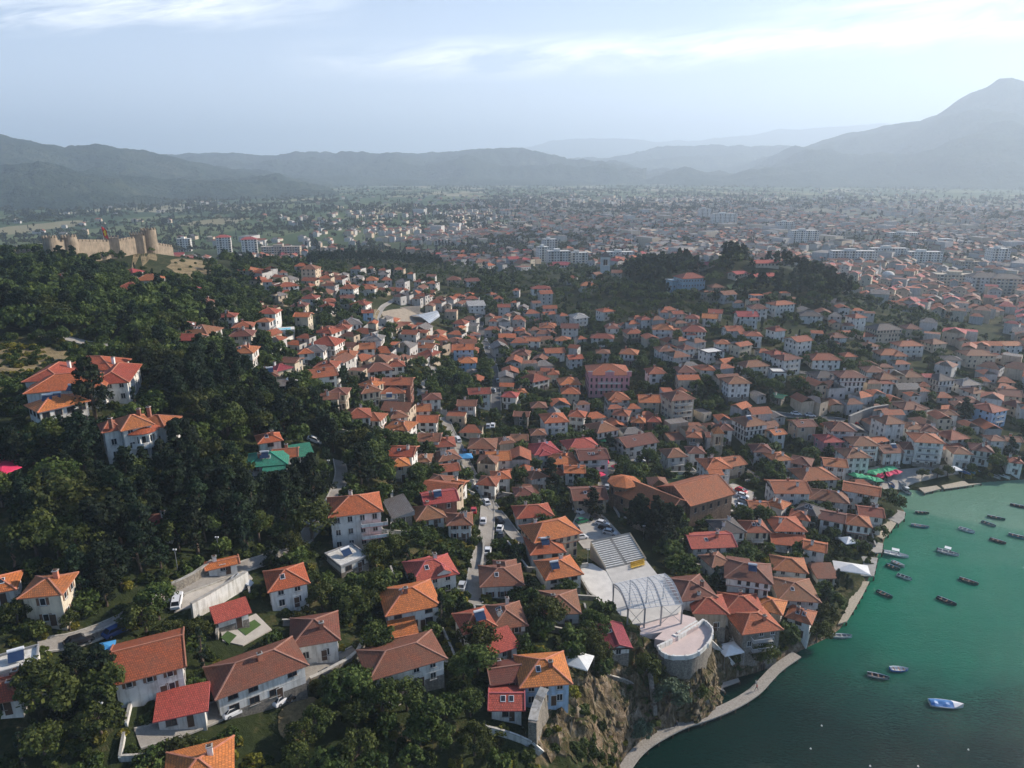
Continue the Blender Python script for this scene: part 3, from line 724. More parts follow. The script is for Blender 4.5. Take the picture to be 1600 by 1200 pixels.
    for s, nx, ny, ln, of in sides:
        wn = Vector((nx*cyw-ny*syw, nx*syw+ny*cyw)); dot = wn.dot(cam2)
        if dot < -.12: continue
        if rc != 'x' and rg.random() < .1 and dot < .5: continue
        nk = max(1, int(ln/(1.75 if ott or dense else 2.7)))
        for k in range(int(max(1, round(st)))):
            if k*fh+2.0 > Hh: break
            top_f = k == int(round(st))-1
            oo = of if (ott and top_f) or not ott else of-jut
            for i in range(nk):
                if rg.random() < .14: continue
                a = (i+.5)/nk*ln-ln/2
                if not ott and not dense: a *= .92
                loc = (nx*oo+abs(ny)*a, ny*oo+abs(nx)*a, k*fh+.95)
                if wk == 1: loc = (loc[0], loc[1], k*fh+.8)
                wx, wy = Wp(loc[0]*1.05, loc[1]*1.05)
                if float(T(wx, wy))-g > loc[2]-.1: continue
                ang = math.atan2(-nx, ny) if s in 'ns' else math.atan2(-nx, ny)
                if far or (dist > 330 and not ott):
                    w2, h2 = .42, 1.2
                    tx_, ty_ = -ny, nx
                    c0 = Vector((loc[0]+nx*.03, loc[1]+ny*.03, loc[2])); tv = Vector((tx_, ty_, 0))*w2
                    mb.face([c0-tv, c0+tv, c0+tv+Vector((0, 0, h2)), c0-tv+Vector((0, 0, h2))], M_GLASS)
                else:
                    c = link('window', WIN[('w', wk)], o, loc); c.rotation_euler = (0, 0, ang)
        if not far and s == 's' and float(T(*Wp(0, -upW/2-1)))-g < 1:
            c = link('door', DOOR, o, (L*.18, -Wd/2, max(float(T(*Wp(L*.18, -Wd/2-.5)))-g, 0)-.02)); c.rotation_euler = (0, 0, math.pi)
    wobj = mb.build('wall', o); robj = rb.build('roof', o)
    # balcony on a sunny or valley side
    if balc is None: balc = (not far) and st >= 2 and rg.random() < .38
    if balc:
        best = max(sides, key=lambda s_: (s_[1]*cyw-s_[2]*syw)*.6 + Vector((s_[1]*cyw-s_[2]*syw, s_[1]*syw+s_[2]*cyw)).dot(cam2))
        _, nx, ny, ln, of = best; bw = ln*rg.uniform(.45, .85)
        for k in range(1, int(round(st))):
            bb = MB(); z_ = k*fh-.08
            t = Vector((-ny, nx, 0)); nv = Vector((nx, ny, 0)); c0 = nv*of+Vector((0, 0, z_))
            a_, b_ = c0-t*bw/2, c0+t*bw/2; d_ = nv*1.25
            q = [a_, b_, b_+d_, a_+d_]; up_ = Vector((0, 0, .16))
            bb.face([p_+up_ for p_ in q][::-1], M_CONC); bb.face(q, M_CONC)
            for i in range(4): bb.face([q[i], q[(i+1) % 4], q[(i+1) % 4]+up_, q[i]+up_], wm)
            rl = MB(); hz = Vector((0, 0, 1.05))
            for p0, p1 in ((a_+d_, b_+d_), (a_, a_+d_), (b_, b_+d_)):
                rl.bar(p0+hz, p1+hz, .07, M_RAIL); nn_ = max(2, int((p1-p0).length/.35))
                for i in range(nn_+1): pp = p0+(p1-p0)*i/nn_; rl.bar(pp+up_, pp+hz, .035, M_RAIL)
            bo = bb.build('balcony', o); rl.build('railing', bo)
    nch = rg.choice([0, 1, 1, 2]) if not far else (1 if rg.random() < .3 else 0)
    if kind in 'hgp' and st:
        for _ in range(nch):
            cx0, cy0 = rg.uniform(-.3, .3)*L, rg.choice([-1, 1])*rg.uniform(.08, .25)*Wd
            link('chimney', rg.choice(CHIM), robj, (cx0, cy0, Hh+rh-abs(cy0)*pitch-.1))
        if near and rg.random() < .06: c = link('solar_heater', SOLAR, robj, (rg.uniform(-.2, .2)*L, -.22*Wd, Hh+rh-.26*Wd*pitch)); c.rotation_euler = (0, 0, 0)
        if near and rg.random() < .16:
            for q in range(rg.choice([1, 2])):
                c = link('skylight', SKYL, robj, (-.12*L+q*1.4, -.2*Wd, Hh+rh-.2*Wd*pitch-.12)); c.rotation_euler = (math.atan(pitch), 0, 0)
        if near and rg.random() < .15: c = link('satellite_dish', DISH, robj, (rg.uniform(-.3, .3)*L, -.1*Wd, Hh+rh+.3)); c.rotation_euler = (R(60), 0, rg.uniform(0, 6))
    elif kind == 'f' and near and rg.random() < .4: c = link('solar_heater', SOLAR, robj, (0, 0, Hh+.1))
    o['category'] = cat; o['group'] = group or 'houses of the old town'
    if label: o['label'] = label
    else:
        siz = 'tall' if st >= 3 else ('low' if st <= 1.5 else 'two-storey')
        ft = {'h': 'hipped', 'g': 'gabled', 'f': 'flat', 's': 'lean-to', 'p': 'hipped'}[kind]
        want(o, ppx, ppy, f"{siz} {WALLN[wc]} house, {ROOFN[rc]} {ft} roof", '')
    HOUSES.append((ppx, ppy, dist, o))
    return o
SPECS = []
def tile(ox, oy, s, txt, only=None):
    for ln in txt.replace('\n', ';').split(';'):
        a = ln.split()
        if not a: continue
        x1, y1, x2, y2, w_, st = [float(t) for t in a[:6]]; rc, wc, kd = a[6:9]
        x1, x2 = ox+x1/s, ox+x2/s; y1, y2 = oy+y1/s, oy+y2/s
        hgt = st*FH+w_*.13
        mx, my = (x1+x2)/2, (y1+y2)/2
        c = U(mx, my, hgt)
        d = ray(x1, y1); t = (CH-c[2])/-d[2]; A_ = np.array([d[0]*t, d[1]*t])
        d = ray(x2, y2); t = (CH-c[2])/-d[2]; B_ = np.array([d[0]*t, d[1]*t])
        v = B_-A_; Ln = np.linalg.norm(v); yaw = math.atan2(v[1], v[0])
        dist = math.hypot(c[0], c[1])
        if st >= 2: st = st*.90
        if w_ >= 8 and dist < 200: w_ *= .92
        Ln *= .96
        rg = random.Random(int(mx*3+my))
        if dist > 260: yaw += rg.uniform(-.22, .22)
        Ln = max(Ln-1.2, 5.0)
        if dist > 260: Ln *= .93
        Ln = min(Ln, 36)
        if Ln < 8: st = min(st, 2.2)
        if dist > 170 and kd == 'h' and rg.random() < .2: kd = 'g'
        if math.cos(yaw) < 0: yaw += math.pi
        SPECS.append((math.hypot(c[0], c[1])/math.sqrt(Ln*w_), (c[0], c[1], yaw, Ln, min(w_, Ln*1.15)-.6, st, rc, wc, kd, mx, my)))
# photo readings, one house each: roof centre-line x1 y1 x2 y2 (enlarged crops), depth m, storeys, roof, wall, form
tile(0, 800, 3, """100 268 320 248 8 3 r c h;-40 320 12 310 6 1 o w h;20 690 130 660 5 1 y w f;-40 805 70 785 7 1 o w h;510 665 870 575 11 2 r w g;720 905 985 850 5 1 c w s
970 760 1420 600 9 2 b w h;750 1190 1100 1100 11 2 o w h;990 480 1170 425 4 1 c w s;1010 235 1068 222 3 .8 o w g;712 25 772 20 5 1.2 r w h""")
tile(400, 800, 3, """35 290 240 245 8 2 o w h;345 210 500 150 9 1 y w f;150 540 395 500 9 1.5 b w h;580 385 850 335 10 2 o w h;700 250 930 205 9 2 c w h;740 170 950 165 7 3 o w g
490 680 870 575 9 2 b w h;940 490 1105 450 8 2 o w h;1040 275 1255 265 9 1.5 b w h;1150 400 1190 520 7 1 b w h;1095 610 1190 580 5 1 c w s;1110 850 1240 850 6 1 c w g;1110 735 1220 720 6 1 b k g""")
tile(800, 800, 3, """70 70 290 25 9 3 o t h;65 130 240 115 9 2 o w h;125 245 310 215 9 2 o w h;115 400 320 395 9 1.5 b w h;455 510 505 630 5 1 c w g;15 700 270 680 9 2 o b h
745 330 930 310 12 1.5 b w h;830 395 1010 400 8 2 o t h;975 390 1175 400 9 2 o w h;1035 480 1235 455 9 3 o s h;905 205 1005 185 8 2 b w h;1000 225 1220 255 9 3 b w h;815 105 1035 95 9 2 c w h;945 22 1070 12 8 3 d w h;1085 20 1195 20 8 3 r c h""")
tile(1200, 700, 2.4, """10 405 150 420 8 2 r w h;20 495 185 505 11 2 b w h;-40 550 70 580 8 2 o t h;95 590 160 610 7 2 r w h;182 455 240 455 6 1 b w s""")
tile(400, 500, 3.4275, """-60 720 180 700 9 2 g w h;185 685 280 670 7 2 g w s;95 655 210 645 7 3 r w g;15 610 115 595 7 2 o w h
5 240 105 230 9 3 b c h;95 195 150 210 8 3 c c h;135 185 235 190 9 2 b c h;220 150 305 145 8 2 o w h;245 110 385 105 9 3 y w h;305 90 455 95 9 3 o w h;325 35 440 45 8 2 o w h;430 5 525 10 7 2 b w h;565 60 685 55 8 3 y w h;525 125 645 120 8 2 r w h
575 92 675 95 7 2 c w h;315 190 445 190 9 3 r w h;405 160 545 160 8 2 r w h;265 270 425 250 9 2 r w g;95 310 205 310 8 2 y w g;110 350 215 350 8 1 o w h;385 330 490 330 8 3 b c h;345 385 440 380 8 2 b c h;545 330 650 315 9 3 b c h
580 290 650 300 7 3 o c h;565 240 730 225 9 2 b w h;695 200 800 190 8 3 r w h;675 300 845 300 9 3 r k h;660 355 805 350 8 2 r s h;660 395 765 390 8 2 y s f;470 450 610 440 9 3 r w h;580 420 670 425 8 4 r w h;695 490 805 475 8 2 b w h
705 530 845 545 8 2 r w h;615 590 735 590 8 1 b w h;710 640 860 645 9 3 o w h;735 740 790 735 6 2 o c h;830 720 945 720 8 1 b c h;865 100 970 105 8 3 r w h;935 65 1025 65 8 3 o w h;875 155 980 160 8 2 r t h;1045 125 1175 128 9 3 o b h
1075 195 1190 198 9 2 o b h;1125 305 1260 305 8 4 r w h;1075 400 1185 400 8 3 b w h;1060 455 1145 455 7 1 r w h;885 390 995 385 8 2 b w h;1335 360 1390 360 8 3 c w h;825 450 940 445 8 2 r w h;860 505 980 505 8 2 o w h;865 600 995 600 9 2 b w g
925 630 1070 622 9 2 r w h;955 710 1085 690 8 2 b w h;985 770 1075 760 7 2 r w h;1135 640 1295 642 9 2 b w h;1295 600 1371 592 9 3 b t h;1225 705 1365 700 8 2 o w g;1190 830 1300 840 8 2 r w h;1255 805 1365 800 8 2 o w h;1030 840 1100 850 9 2 o w h
935 820 1035 830 8 2 b w h;880 895 1075 870 8 3 c k g;835 1015 1005 990 10 1 b w h;1015 1035 1165 1030 8 2 b w h;730 940 790 1040 5 1 y s s""")
tile(800, 500, 3.4275, """5 140 100 140 9 3 b c h;5 35 75 35 9 2 o w h;140 20 235 22 8 2 r w h;255 18 345 25 8 3 b w h;65 90 160 88 8 2 r w h;225 85 320 90 8 2 r w h;335 85 400 82 8 2 r w h;415 68 555 78 8 2 r w h;495 12 570 15 8 2 b w h;600 30 695 30 9 3 r c h
745 22 870 22 9 3 r w h;910 30 1040 30 9 3 r w h;1130 30 1235 30 9 2 r w h;1240 40 1345 42 9 3 r w h;165 150 285 145 9 2 r w h;305 115 368 120 7 3 r w h;290 185 378 180 8 2 o w h;445 150 530 150 9 2 b w h;580 135 680 137 9 3 r w h;765 137 870 137 9 2 b w h
890 130 975 127 9 2 b w h;1010 150 1130 142 8 2 d w f;1080 100 1170 102 9 2 r w h;715 255 825 252 9 2 r w h;870 245 985 245 9 2 b w h;1005 240 1095 240 8 2 r w h;1130 300 1270 297 9 3 b w h;1210 220 1371 217 8 2 b w h;70 300 185 282 9 2 r w h
185 265 255 265 8 2 r c h;245 290 365 292 9 3 o w h;255 360 370 357 9 2 o c h;5 360 75 360 9 2 r w h;5 480 100 477 10 2 b s h;95 440 190 432 8 2 b s h;155 500 295 492 10 3 o w h;300 460 405 462 9 3 o w h;495 390 630 387 9 2 r w h;670 405 795 400 9 2 o t h
815 380 965 372 10 4 b c h;545 450 635 460 8 3 r w h;645 460 715 462 8 4 o k h;720 490 800 492 8 3 o k h;425 538 540 520 9 3 b w h;930 570 1025 572 9 3 r s h;1035 570 1120 572 8 3 b w h;1095 535 1185 530 8 3 b w h;1205 520 1345 512 9 3 b w h
570 635 750 603 10 2 b w h;810 670 925 662 9 3 b w h;935 650 1035 650 9 3 b w h;1010 740 1155 732 10 3 o w h;1120 740 1225 722 10 2 r t h;1280 640 1395 642 9 3 b w h;5 580 75 580 10 3 b t h;95 580 180 577 8 2 b s h;90 670 240 652 10 2 c w h
275 650 455 632 9 2 c w h;195 720 345 712 9 2 o w h;275 770 395 772 9 2 o w h;340 690 510 682 10 3 b w h;185 800 265 792 8 1 r w h;75 810 175 792 8 2 b w h;5 890 120 882 10 2 b t h;310 900 505 892 10 2 b t h;5 1000 215 982 8 2 o w h;1265 960 1371 965 8 2 r w h""")
tile(1200, 450, 3, """5 60 115 52 9 3 r w h;135 110 260 112 9 2 d w h;275 115 355 120 8 2 d w h;378 120 452 117 8 3 r w h;5 165 75 162 9 3 r w h;100 225 190 217 9 3 r w h;195 195 262 197 8 2 r w h;265 210 368 212 8 2 b w h;475 170 615 167 10 3 d c h;625 170 715 172 9 2 b c h
-8 290 75 285 9 2 o w h;35 310 145 302 8 3 b w h;185 310 335 307 9 2 r w h;345 300 408 297 8 2 o t h;5 350 92 352 9 3 d w f;435 250 515 252 8 2 b w h;505 290 635 287 9 2 r w h;595 250 715 242 9 3 r w h;735 240 825 237 9 2 b c h;815 300 910 302 8 3 d w h
905 290 1055 287 10 3 b c h;1075 245 1185 247 10 2 r w h;445 350 545 352 8 3 b w h;505 385 595 382 8 3 b w h;315 385 445 382 9 3 b w h;205 395 315 382 9 2 d w h;495 420 585 422 8 2 r w h;615 390 715 387 9 2 b c h;695 440 765 442 8 2 r b h;722 400 768 402 7 2 c w h
765 390 855 387 9 3 d w h;875 430 980 422 9 2 y w h;925 465 1010 462 9 2 b w h;880 500 995 510 9 2 b w h;985 545 1095 535 10 3 r b h;1065 470 1195 480 10 2 b c h;1125 530 1200 522 10 2 b t h;595 535 735 532 9 2 b w h;805 560 895 570 9 2 b w h
505 590 630 592 10 4 b w h;635 578 740 580 9 4 b w h;700 620 795 622 8 3 b w h;660 668 825 682 10 4 r w h;515 720 615 712 8 3 b w h;620 700 720 702 9 3 b w h;375 700 505 692 9 3 b w h;275 630 400 627 9 3 b w h;235 690 335 682 8 2 c p h;115 600 215 592 8 3 b t h
5 640 80 637 8 3 o w h;5 720 100 712 9 4 r w h;105 780 215 800 8 2 b w h;255 770 375 780 9 3 r w h;335 750 465 747 9 3 b w h;125 850 305 842 10 2 r w h;5 900 185 902 10 3 r w h;850 720 955 725 10 3 b w h;950 700 1060 715 10 3 b w h;1025 665 1110 665 9 3 b w h;1115 670 1190 672 9 3 b w h
805 670 925 667 9 2 r w h;1115 780 1195 790 8 2 r w h;185 940 385 965 8 2 b w h;165 980 235 1000 9 3 d w h;245 1010 375 1035 9 3 b w h;370 1035 485 1050 9 3 r w h;350 900 535 932 8 3 r w h;425 960 555 975 7 4 r w g;5 970 95 1000 9 2 o w h;5 1080 165 1082 9 2 o w h
105 1030 205 1050 8 2 o w h;5 1150 175 1165 8 1 o w h;175 1150 280 1170 8 3 o w g;10 490 85 500 7 1 g s h""")
tile(0, 330, 4, """345 395 465 400 9 1 o w g;775 365 875 367 8 1 c w h;845 400 1025 397 9 2 r w h;715 450 915 447 10 2 r c h;1135 440 1235 442 8 3 c w h;745 530 815 540 8 2 c w h;1245 540 1335 542 8 2 b c h;1495 350 1600 352 9 1 r w h;1355 625 1485 622 9 2 r w h
1445 685 1595 682 9 2 r w h;1425 735 1595 732 9 2 b c h;1435 805 1595 802 9 3 r w h;1095 680 1225 672 10 2 b w h;1160 710 1360 712 10 2 b w h;1110 755 1260 757 9 2 o t h""")
tile(400, 350, 4, """5 270 58 275 9 3 r w h;65 265 118 270 8 2 r w h;35 345 98 342 8 2 r w h;130 290 198 287 8 2 b w h;115 370 265 357 9 2 r w h;285 250 395 252 10 4 b t h;275 420 395 417 9 3 r w h;400 440 500 437 9 3 r k h;405 490 495 492 8 2 r w h;215 485 330 482 8 2 b t h;235 525 350 522 9 3 o c h
5 500 150 497 10 3 o w h;5 550 100 552 9 3 r w h;495 315 555 317 8 3 r w h;595 250 680 252 9 3 r w h;695 250 745 252 8 3 r w h;765 260 835 262 9 3 r w h;855 270 935 272 8 2 r s h;945 285 995 287 8 3 o w h;755 300 835 302 9 2 w w h;675 330 765 332 9 2 r w h;770 335 855 332 9 2 r w h
875 330 955 332 9 3 w w h;990 345 1055 347 9 2 r w h;1065 300 1130 302 8 3 b w h;1065 355 1145 357 8 2 o w h;525 375 635 377 9 3 r w h;645 380 755 382 9 2 r w h;903 405 948 402 7 1 r w h;515 420 615 417 9 3 b w h;595 475 715 477 9 2 r w h;655 530 740 527 9 2 r b h
525 575 655 567 9 3 y w h;485 600 585 602 8 3 r w h;395 630 505 627 9 2 r w h;1185 330 1285 332 9 2 b t h;1295 340 1395 337 9 2 b w h;1215 455 1265 460 7 1 r w h;1315 490 1435 482 9 2 w w s;1445 430 1495 422 8 2 r w h;1475 450 1555 452 8 2 r w h;1505 480 1595 482 9 3 r w h
1235 580 1325 582 9 3 r w h;1455 590 1510 592 7 2 r w h""")
tile(800, 350, 4, """340 325 415 327 9 2 r w h;415 365 530 362 10 2 r w h;505 310 545 302 8 2 b w h;615 290 695 292 9 2 b c h;1145 240 1275 237 10 1 c c g;1230 380 1320 377 9 1 b t h;110 385 250 382 9 2 r w h;160 420 255 417 8 3 r w h;5 400 52 402 8 2 o w h;5 475 38 477 8 2 o w h
115 480 180 477 8 2 b w h;275 540 350 537 9 3 r w h;360 555 475 552 10 3 w w h;540 510 625 502 9 3 o w h;300 620 425 617 9 3 b w h;215 550 260 547 7 2 r w h;165 615 285 612 9 2 r c h;790 560 860 552 8 3 r w h;915 515 985 517 9 3 r w h;990 520 1070 517 9 3 r w h
1085 545 1175 547 9 3 r w h;1185 560 1295 562 9 2 o w h;1225 510 1325 512 9 3 o w h;1395 545 1535 542 10 3 c w h;1475 500 1595 497 9 3 b w h;585 610 665 607 8 3 b w h;1505 225 1660 220 11 1 c c g;1370 300 1450 290 8 1 c c g;1480 310 1640 305 10 1 c c g;1240 305 1330 275 3 .1 d w s""".replace(";1240 305 1330 275 3 .1 d w s", ""))

SPECS.sort(key=lambda t: t[0])
kept = []
for d_, a in SPECS:      # readings of one house from two overlapping crops are dropped
    if any(math.hypot(a[0]-k[0], a[1]-k[1]) < min(k[3], a[3])*.42 for k in kept): continue
    kept.append(a)
NIND = 296
for a in kept[:NIND]: house(*a)
REST = kept[NIND:]
for a in REST: FOOT.append((a[0], a[1], a[3]/2+.6, a[4]/2+.6, a[2]))
print('houses', len(SPECS), len(kept))
# low boundary walls round some of the nearer plots
_rw = random.Random(5)
for a in kept[:110]:
    x, y, yaw, L, Wd = a[:5]
    if _rw.random() > .38 or math.hypot(x, y) > 260: continue
    c, s_ = math.cos(yaw), math.sin(yaw); m_ = _rw.uniform(2.2, 4.5); sx = _rw.choice([-1, 1]); pts = [(-sx*(L/2+1), -Wd/2-m_), (sx*(L/2+m_), -Wd/2-m_*1.05), (sx*(L/2+m_*.95), Wd/2+1.5)]
    w = densify([np.array([x+p*c-q*s_, y+p*s_+q*c]) for p, q in pts], 1.5); mb = MB(); mt = _rw.choice([WALL['s'], WALL['w'], M_CONC]); h = _rw.uniform(.7, 1.5); ok = True
    for p, q in zip(w, w[1:]):
        za, zb = float(T(*p)), float(T(*q))
        if min(za, zb) < 1 or any(math.hypot(p[0]-k[0], p[1]-k[1]) < max(k[4]/2+.6, 0) for k in kept[:150] if k is not a) or min(math.hypot(p[0]-r_[0], p[1]-r_[1])-r_[2]/2 for r_ in ROADPTS) < .3: continue
        mb.bar((*p, za+h/2-.6), (*q, zb+h/2-.6), .3, mt, h+1.2); mb.bar((*p, za+h+.05), (*q, zb+h+.05), .4, M_KERB, .09)
    if len(mb.f) < 30: continue
    o = mb.build('garden_wall'); tag(o, None, 'wall', 'low garden walls of the near plots', 'thing'); want(o, a[9], a[10], {0: 'low stone garden wall', 1: 'low white garden wall', 2: 'low concrete garden wall'}[[WALL['s'], WALL['w'], M_CONC].index(mt)]+' beside a house', '')
# ------------------------------------------------------------------ larger buildings, each from several wings
def xf(mb, x, y, z, yaw):
    c, s = math.cos(yaw), math.sin(yaw)
    mb.v = [(x+a*c-b_*s, y+a*s+b_*c, z+q) for a, b_, q in mb.v]
def wing(root, A_, B_, Wd, st, rc, wc, kind, g, spacing=2.6, seed=1, ov=.6, pitch=PIT, wk=0, pairs=False, stm=2.9, wmat=None, win=True, pane=True):
    A_, B_ = np.array(A_[:2]), np.array(B_[:2]); v = B_-A_; L = np.linalg.norm(v); yaw = math.atan2(v[1], v[0]); c = (A_+B_)/2
    FOOT.append((c[0], c[1], L/2+1, Wd/2+1, yaw))
    Hh = st*stm; mb = MB(); rb = MB(); wm = wmat or WALL[wc]
    mb.box(-L/2, L/2, -Wd/2, Wd/2, -7, Hh, wm)
    if kind == 'g':
        for s in (-1, 1):
            q = [(s*L/2, -Wd/2, Hh), (s*L/2, Wd/2, Hh), (s*L/2, 0, Hh+Wd/2*pitch)]; mb.face(q if s > 0 else q[::-1], wm)
    roof_geo(rb, L, Wd, Hh, kind, ROOF[rc], CAP[rc], ov, pitch)
    cam2 = Vector((-c[0], -c[1])).normalized(); rg = random.Random(seed)
    for nx, ny, ln, of in ((0, -1, L, Wd/2), (1, 0, Wd, L/2), (0, 1, L, Wd/2), (-1, 0, Wd, L/2)):
        wn = Vector((nx*math.cos(yaw)-ny*math.sin(yaw), nx*math.sin(yaw)+ny*math.cos(yaw)))
        if wn.dot(cam2) < -.1 or not win: continue
        nk = max(1, int(ln/spacing))
        for k in range(int(round(st))):
            if k*stm+2.3 > Hh: break
            for i in range(nk):
                a = (i+.5)/nk*ln-ln/2
                lx, ly, lz = nx*(of)+abs(ny)*a, ny*(of)+abs(nx)*a, k*stm+.95
                wx, wy = c[0]+lx*math.cos(yaw)-ly*math.sin(yaw), c[1]+lx*math.sin(yaw)+ly*math.cos(yaw)
                if float(T(wx, wy)) > g+lz: continue
                o = link('window', WIN[('w', wk)], root, (wx, wy, g+lz)); o.rotation_euler = (0, 0, yaw+math.atan2(-nx, ny))
    xf(mb, c[0], c[1], g, yaw); xf(rb, c[0], c[1], g, yaw)
    mb.build('wall', root); r = rb.build('roof', root)
    return c, yaw, g+Hh, r
def ends(x1, y1, x2, y2, h):
    c = U((x1+x2)/2, (y1+y2)/2, h); z = c[2]
    return P(x1, y1, z), P(x2, y2, z), z-h
def complexb(name, label, cat, wings):
    root = empty(name, (0, 0, 0)); tag(root, label, cat)
    out = []
    for (x1, y1, x2, y2, Wd, st, rc, wc, kd, kw) in wings:
        A_, B_, g = ends(x1, y1, x2, y2, st*kw.get('stm', 2.9)+Wd*.13)
        g2 = kw.pop('g', g); out.append(wing(root, A_, B_, Wd, st, rc, wc, kd, g2, **kw)+(g2,))
    return root, out
E_ = lambda x, y: (x/3.4275, 500+y/3.4275)
def ee(x1, y1, x2, y2): return (*E_(x1, y1), *E_(x2, y2))
hotel, hw = complexb('hotel', 'large white hotel with broad orange tiled hip roofs around a court, on the wooded slope', 'hotel',
  [(*ee(165, 325, 570, 290), 11, 1.7, 'o', 'w', 'h', {}), (*ee(370, 215, 640, 210), 10, 1.75, 'o', 'w', 'h', {}), (*ee(350, 220, 225, 300), 8, 1.6, 'o', 'w', 'h', {}), (*ee(655, 225, 580, 315), 8, 1.8, 'o', 'w', 'h', {}),
   (*ee(175, 450, 430, 395), 7, 2, 'o', 'w', 'h', {'wk': 2, 'spacing': 2})])
for x, y in ((360, 185), (455, 180), (600, 180)):
    q = U(*E_(x, y), 9); link('chimney', CHIM[1], hw[1][3], (q[0], q[1], hw[1][2]+1.2))
for x, y in ((255, 430), (300, 415)):
    q = U(*E_(x, y), 7); c = link('solar_heater', SOLAR, hw[4][3], (q[0], q[1], hw[4][2]+.9)); c.rotation_euler = (0, 0, .4)
c = link('solar_heater', SOLAR, hw[0][3], (*U(*E_(380, 345), 8.5)[:2], hw[0][2]+.6))
villa, vw = complexb('villa', 'tall white villa with a rust tiled roof and a round balcony turret, standing among trees', 'villa',
  [(*ee(630, 540, 780, 510), 7.5, 2.9, 'r', 'w', 'h', {}), (*ee(770, 520, 915, 525), 6, 2.6, 'r', 'w', 'h', {}), (*ee(545, 560, 630, 545), 5.5, 2.5, 'r', 'w', 'h', {})])
g = vw[0][4]; q = U(*E_(752, 560), 9); mb = MB(); tx, ty = q[0], q[1]
FOOT.append((tx, ty, 3, 3, 0))
mb.lathe([(2.9, -6), (2.9, 1.0)], WALL['w'], 24, (tx, ty, g))
for k in range(2):
    z = g+k*2.9; mb.lathe([(3.15, 1.0+0), (3.15, 1.9), (2.95, 1.9), (2.95, 1.05)], WALL['w'], 24, (tx, ty, z-.0)); mb.lathe([(2.2, 1.0), (2.2, 3.9)], WALL['w'], 24, (tx, ty, z)); mb.lathe([(3.2, 3.5), (3.2, 3.9), (2.2, 3.9)], WALL['w'], 24, (tx, ty, z))
    for i in range(10):
        a = 2*math.pi*i/10; px_, py_ = tx+2.95*math.cos(a), ty+2.95*math.sin(a); mb.bar((px_, py_, z+1.8), (px_, py_, z+3.6), .35, WALL['w'])
        a += .3; px_, py_ = tx+2.22*math.cos(a), ty+2.22*math.sin(a); mb.bar((px_, py_, z+1.3), (px_, py_, z+3.3), .7, M_GLASS, .06, up=(math.cos(a), math.sin(a), 0))
mb.build('turret', villa)
mb = MB(); mb.lathe([(3.7, 0), (3.7, .15), (.0, 1.7)], ROOF['o'], 24, (tx, ty, g+6.95)); mb.build('roof', villa)
for x, y in ((740, 470), (795, 470), (588, 520)): q = U(*E_(x, y), 11); link('chimney', CHIM[0], vw[0][3], (q[0], q[1], vw[0][2]+1.3))
F_ = lambda x, y: (400+x/3.4275, 500+y/3.4275)
def ff(x1, y1, x2, y2): return (*F_(x1, y1), *F_(x2, y2))
bh, bw = complexb('apartment_house', 'tall white three-storey house with an orange hip roof and pink balconies, beside the forest road', 'house',
  [(*ff(395, 975, 655, 945), 9, 3.0, 'o', 'w', 'h', {})])
c, yaw, zt, r = bw[0][:4]; g = bw[0][4]
for k in (1, 2):
    mb = MB(); rl = MB(); mb.box(1.0, 6.6, -6.3, -4.7, k*2.9-.15, k*2.9+.05, plain('pink_slab', (.62, .26, .22), .8, .1)); 
    rl.box(1.0, 6.6, -6.36, -6.28, k*2.9+.05, k*2.9+.85, WALL['w']); rl.box(6.56, 6.64, -6.28, -4.7, k*2.9+.05, k*2.9+.85, WALL['w']); rl.box(.96, 1.04, -6.28, -4.7, k*2.9+.05, k*2.9+.85, WALL['w'])
    xf(mb, c[0], c[1], g, yaw); xf(rl, c[0], c[1], g, yaw); b2 = mb.build('balcony', bh); rl.build('railing', b2)
link('chimney', CHIM[1], r, (c[0]-1, c[1]+1, zt+1.6))
G_ = lambda x, y: (800+x/3.4275, 500+y/3.4275)
def gg(x1, y1, x2, y2): return (*G_(x1, y1), *G_(x2, y2))
pm, pw = complexb('mansion', 'big pink mansion with white balustrades and rows of tall windows under a rust hip roof', 'mansion',
  [(*gg(405, 245, 618, 245), 15, 3.4, 'r', 'p', 'h', {'spacing': 2.2, 'wk': 1, 'pitch': .36})])
c, yaw, zt, r = pw[0][:4]; g = pw[0][4]; L = 18
for k in (1, 2):
    mb = MB(); rl = MB(); mb.box(-5, 5, -8.6, -7.4, k*2.9+.0, k*2.9+.18, WALL['w']); 
    rl.box(-5, 5, -8.6, -8.5, k*2.9+.95, k*2.9+1.05, WALL['w'])
    for i in range(26): rl.box(-5+i*.4-.05, -5+i*.4+.05, -8.58, -8.52, k*2.9+.18, k*2.9+.95, WALL['w'])
    xf(mb, c[0], c[1], g, yaw); xf(rl, c[0], c[1], g, yaw); b2 = mb.build('balcony', pm); rl.build('railing', b2)
mb = MB()
for xx in (-8.5, 8.5): mb.box(xx-1, xx+1, -8.15, -7.9, 9.2, 11.4, WALL['p']); mb.box(xx-1.15, xx+1.15, -8.2, -7.85, 11.4, 11.6, WALL['w'])
mb.box(-2, 2, -8.15, -7.9, 9.2, 11.2, WALL['p']); mb.face([(-2.3, -8.2, 11.2), (2.3, -8.2, 11.2), (0, -8.2, 12.2)], WALL['w']); mb.face([(2.3, -7.85, 11.2), (-2.3, -7.85, 11.2), (0, -7.85, 12.2)], WALL['w'])
xf(mb, c[0], c[1], g, yaw); mb.build('parapet', pm)
K_ = lambda x, y: (800+x/4, 350+y/4)
def kk(x1, y1, x2, y2): return (*K_(x1, y1), *K_(x2, y2))
WALL['B'] = plain('sky_blue_render', (.33, .46, .54), .85, .1, .8)
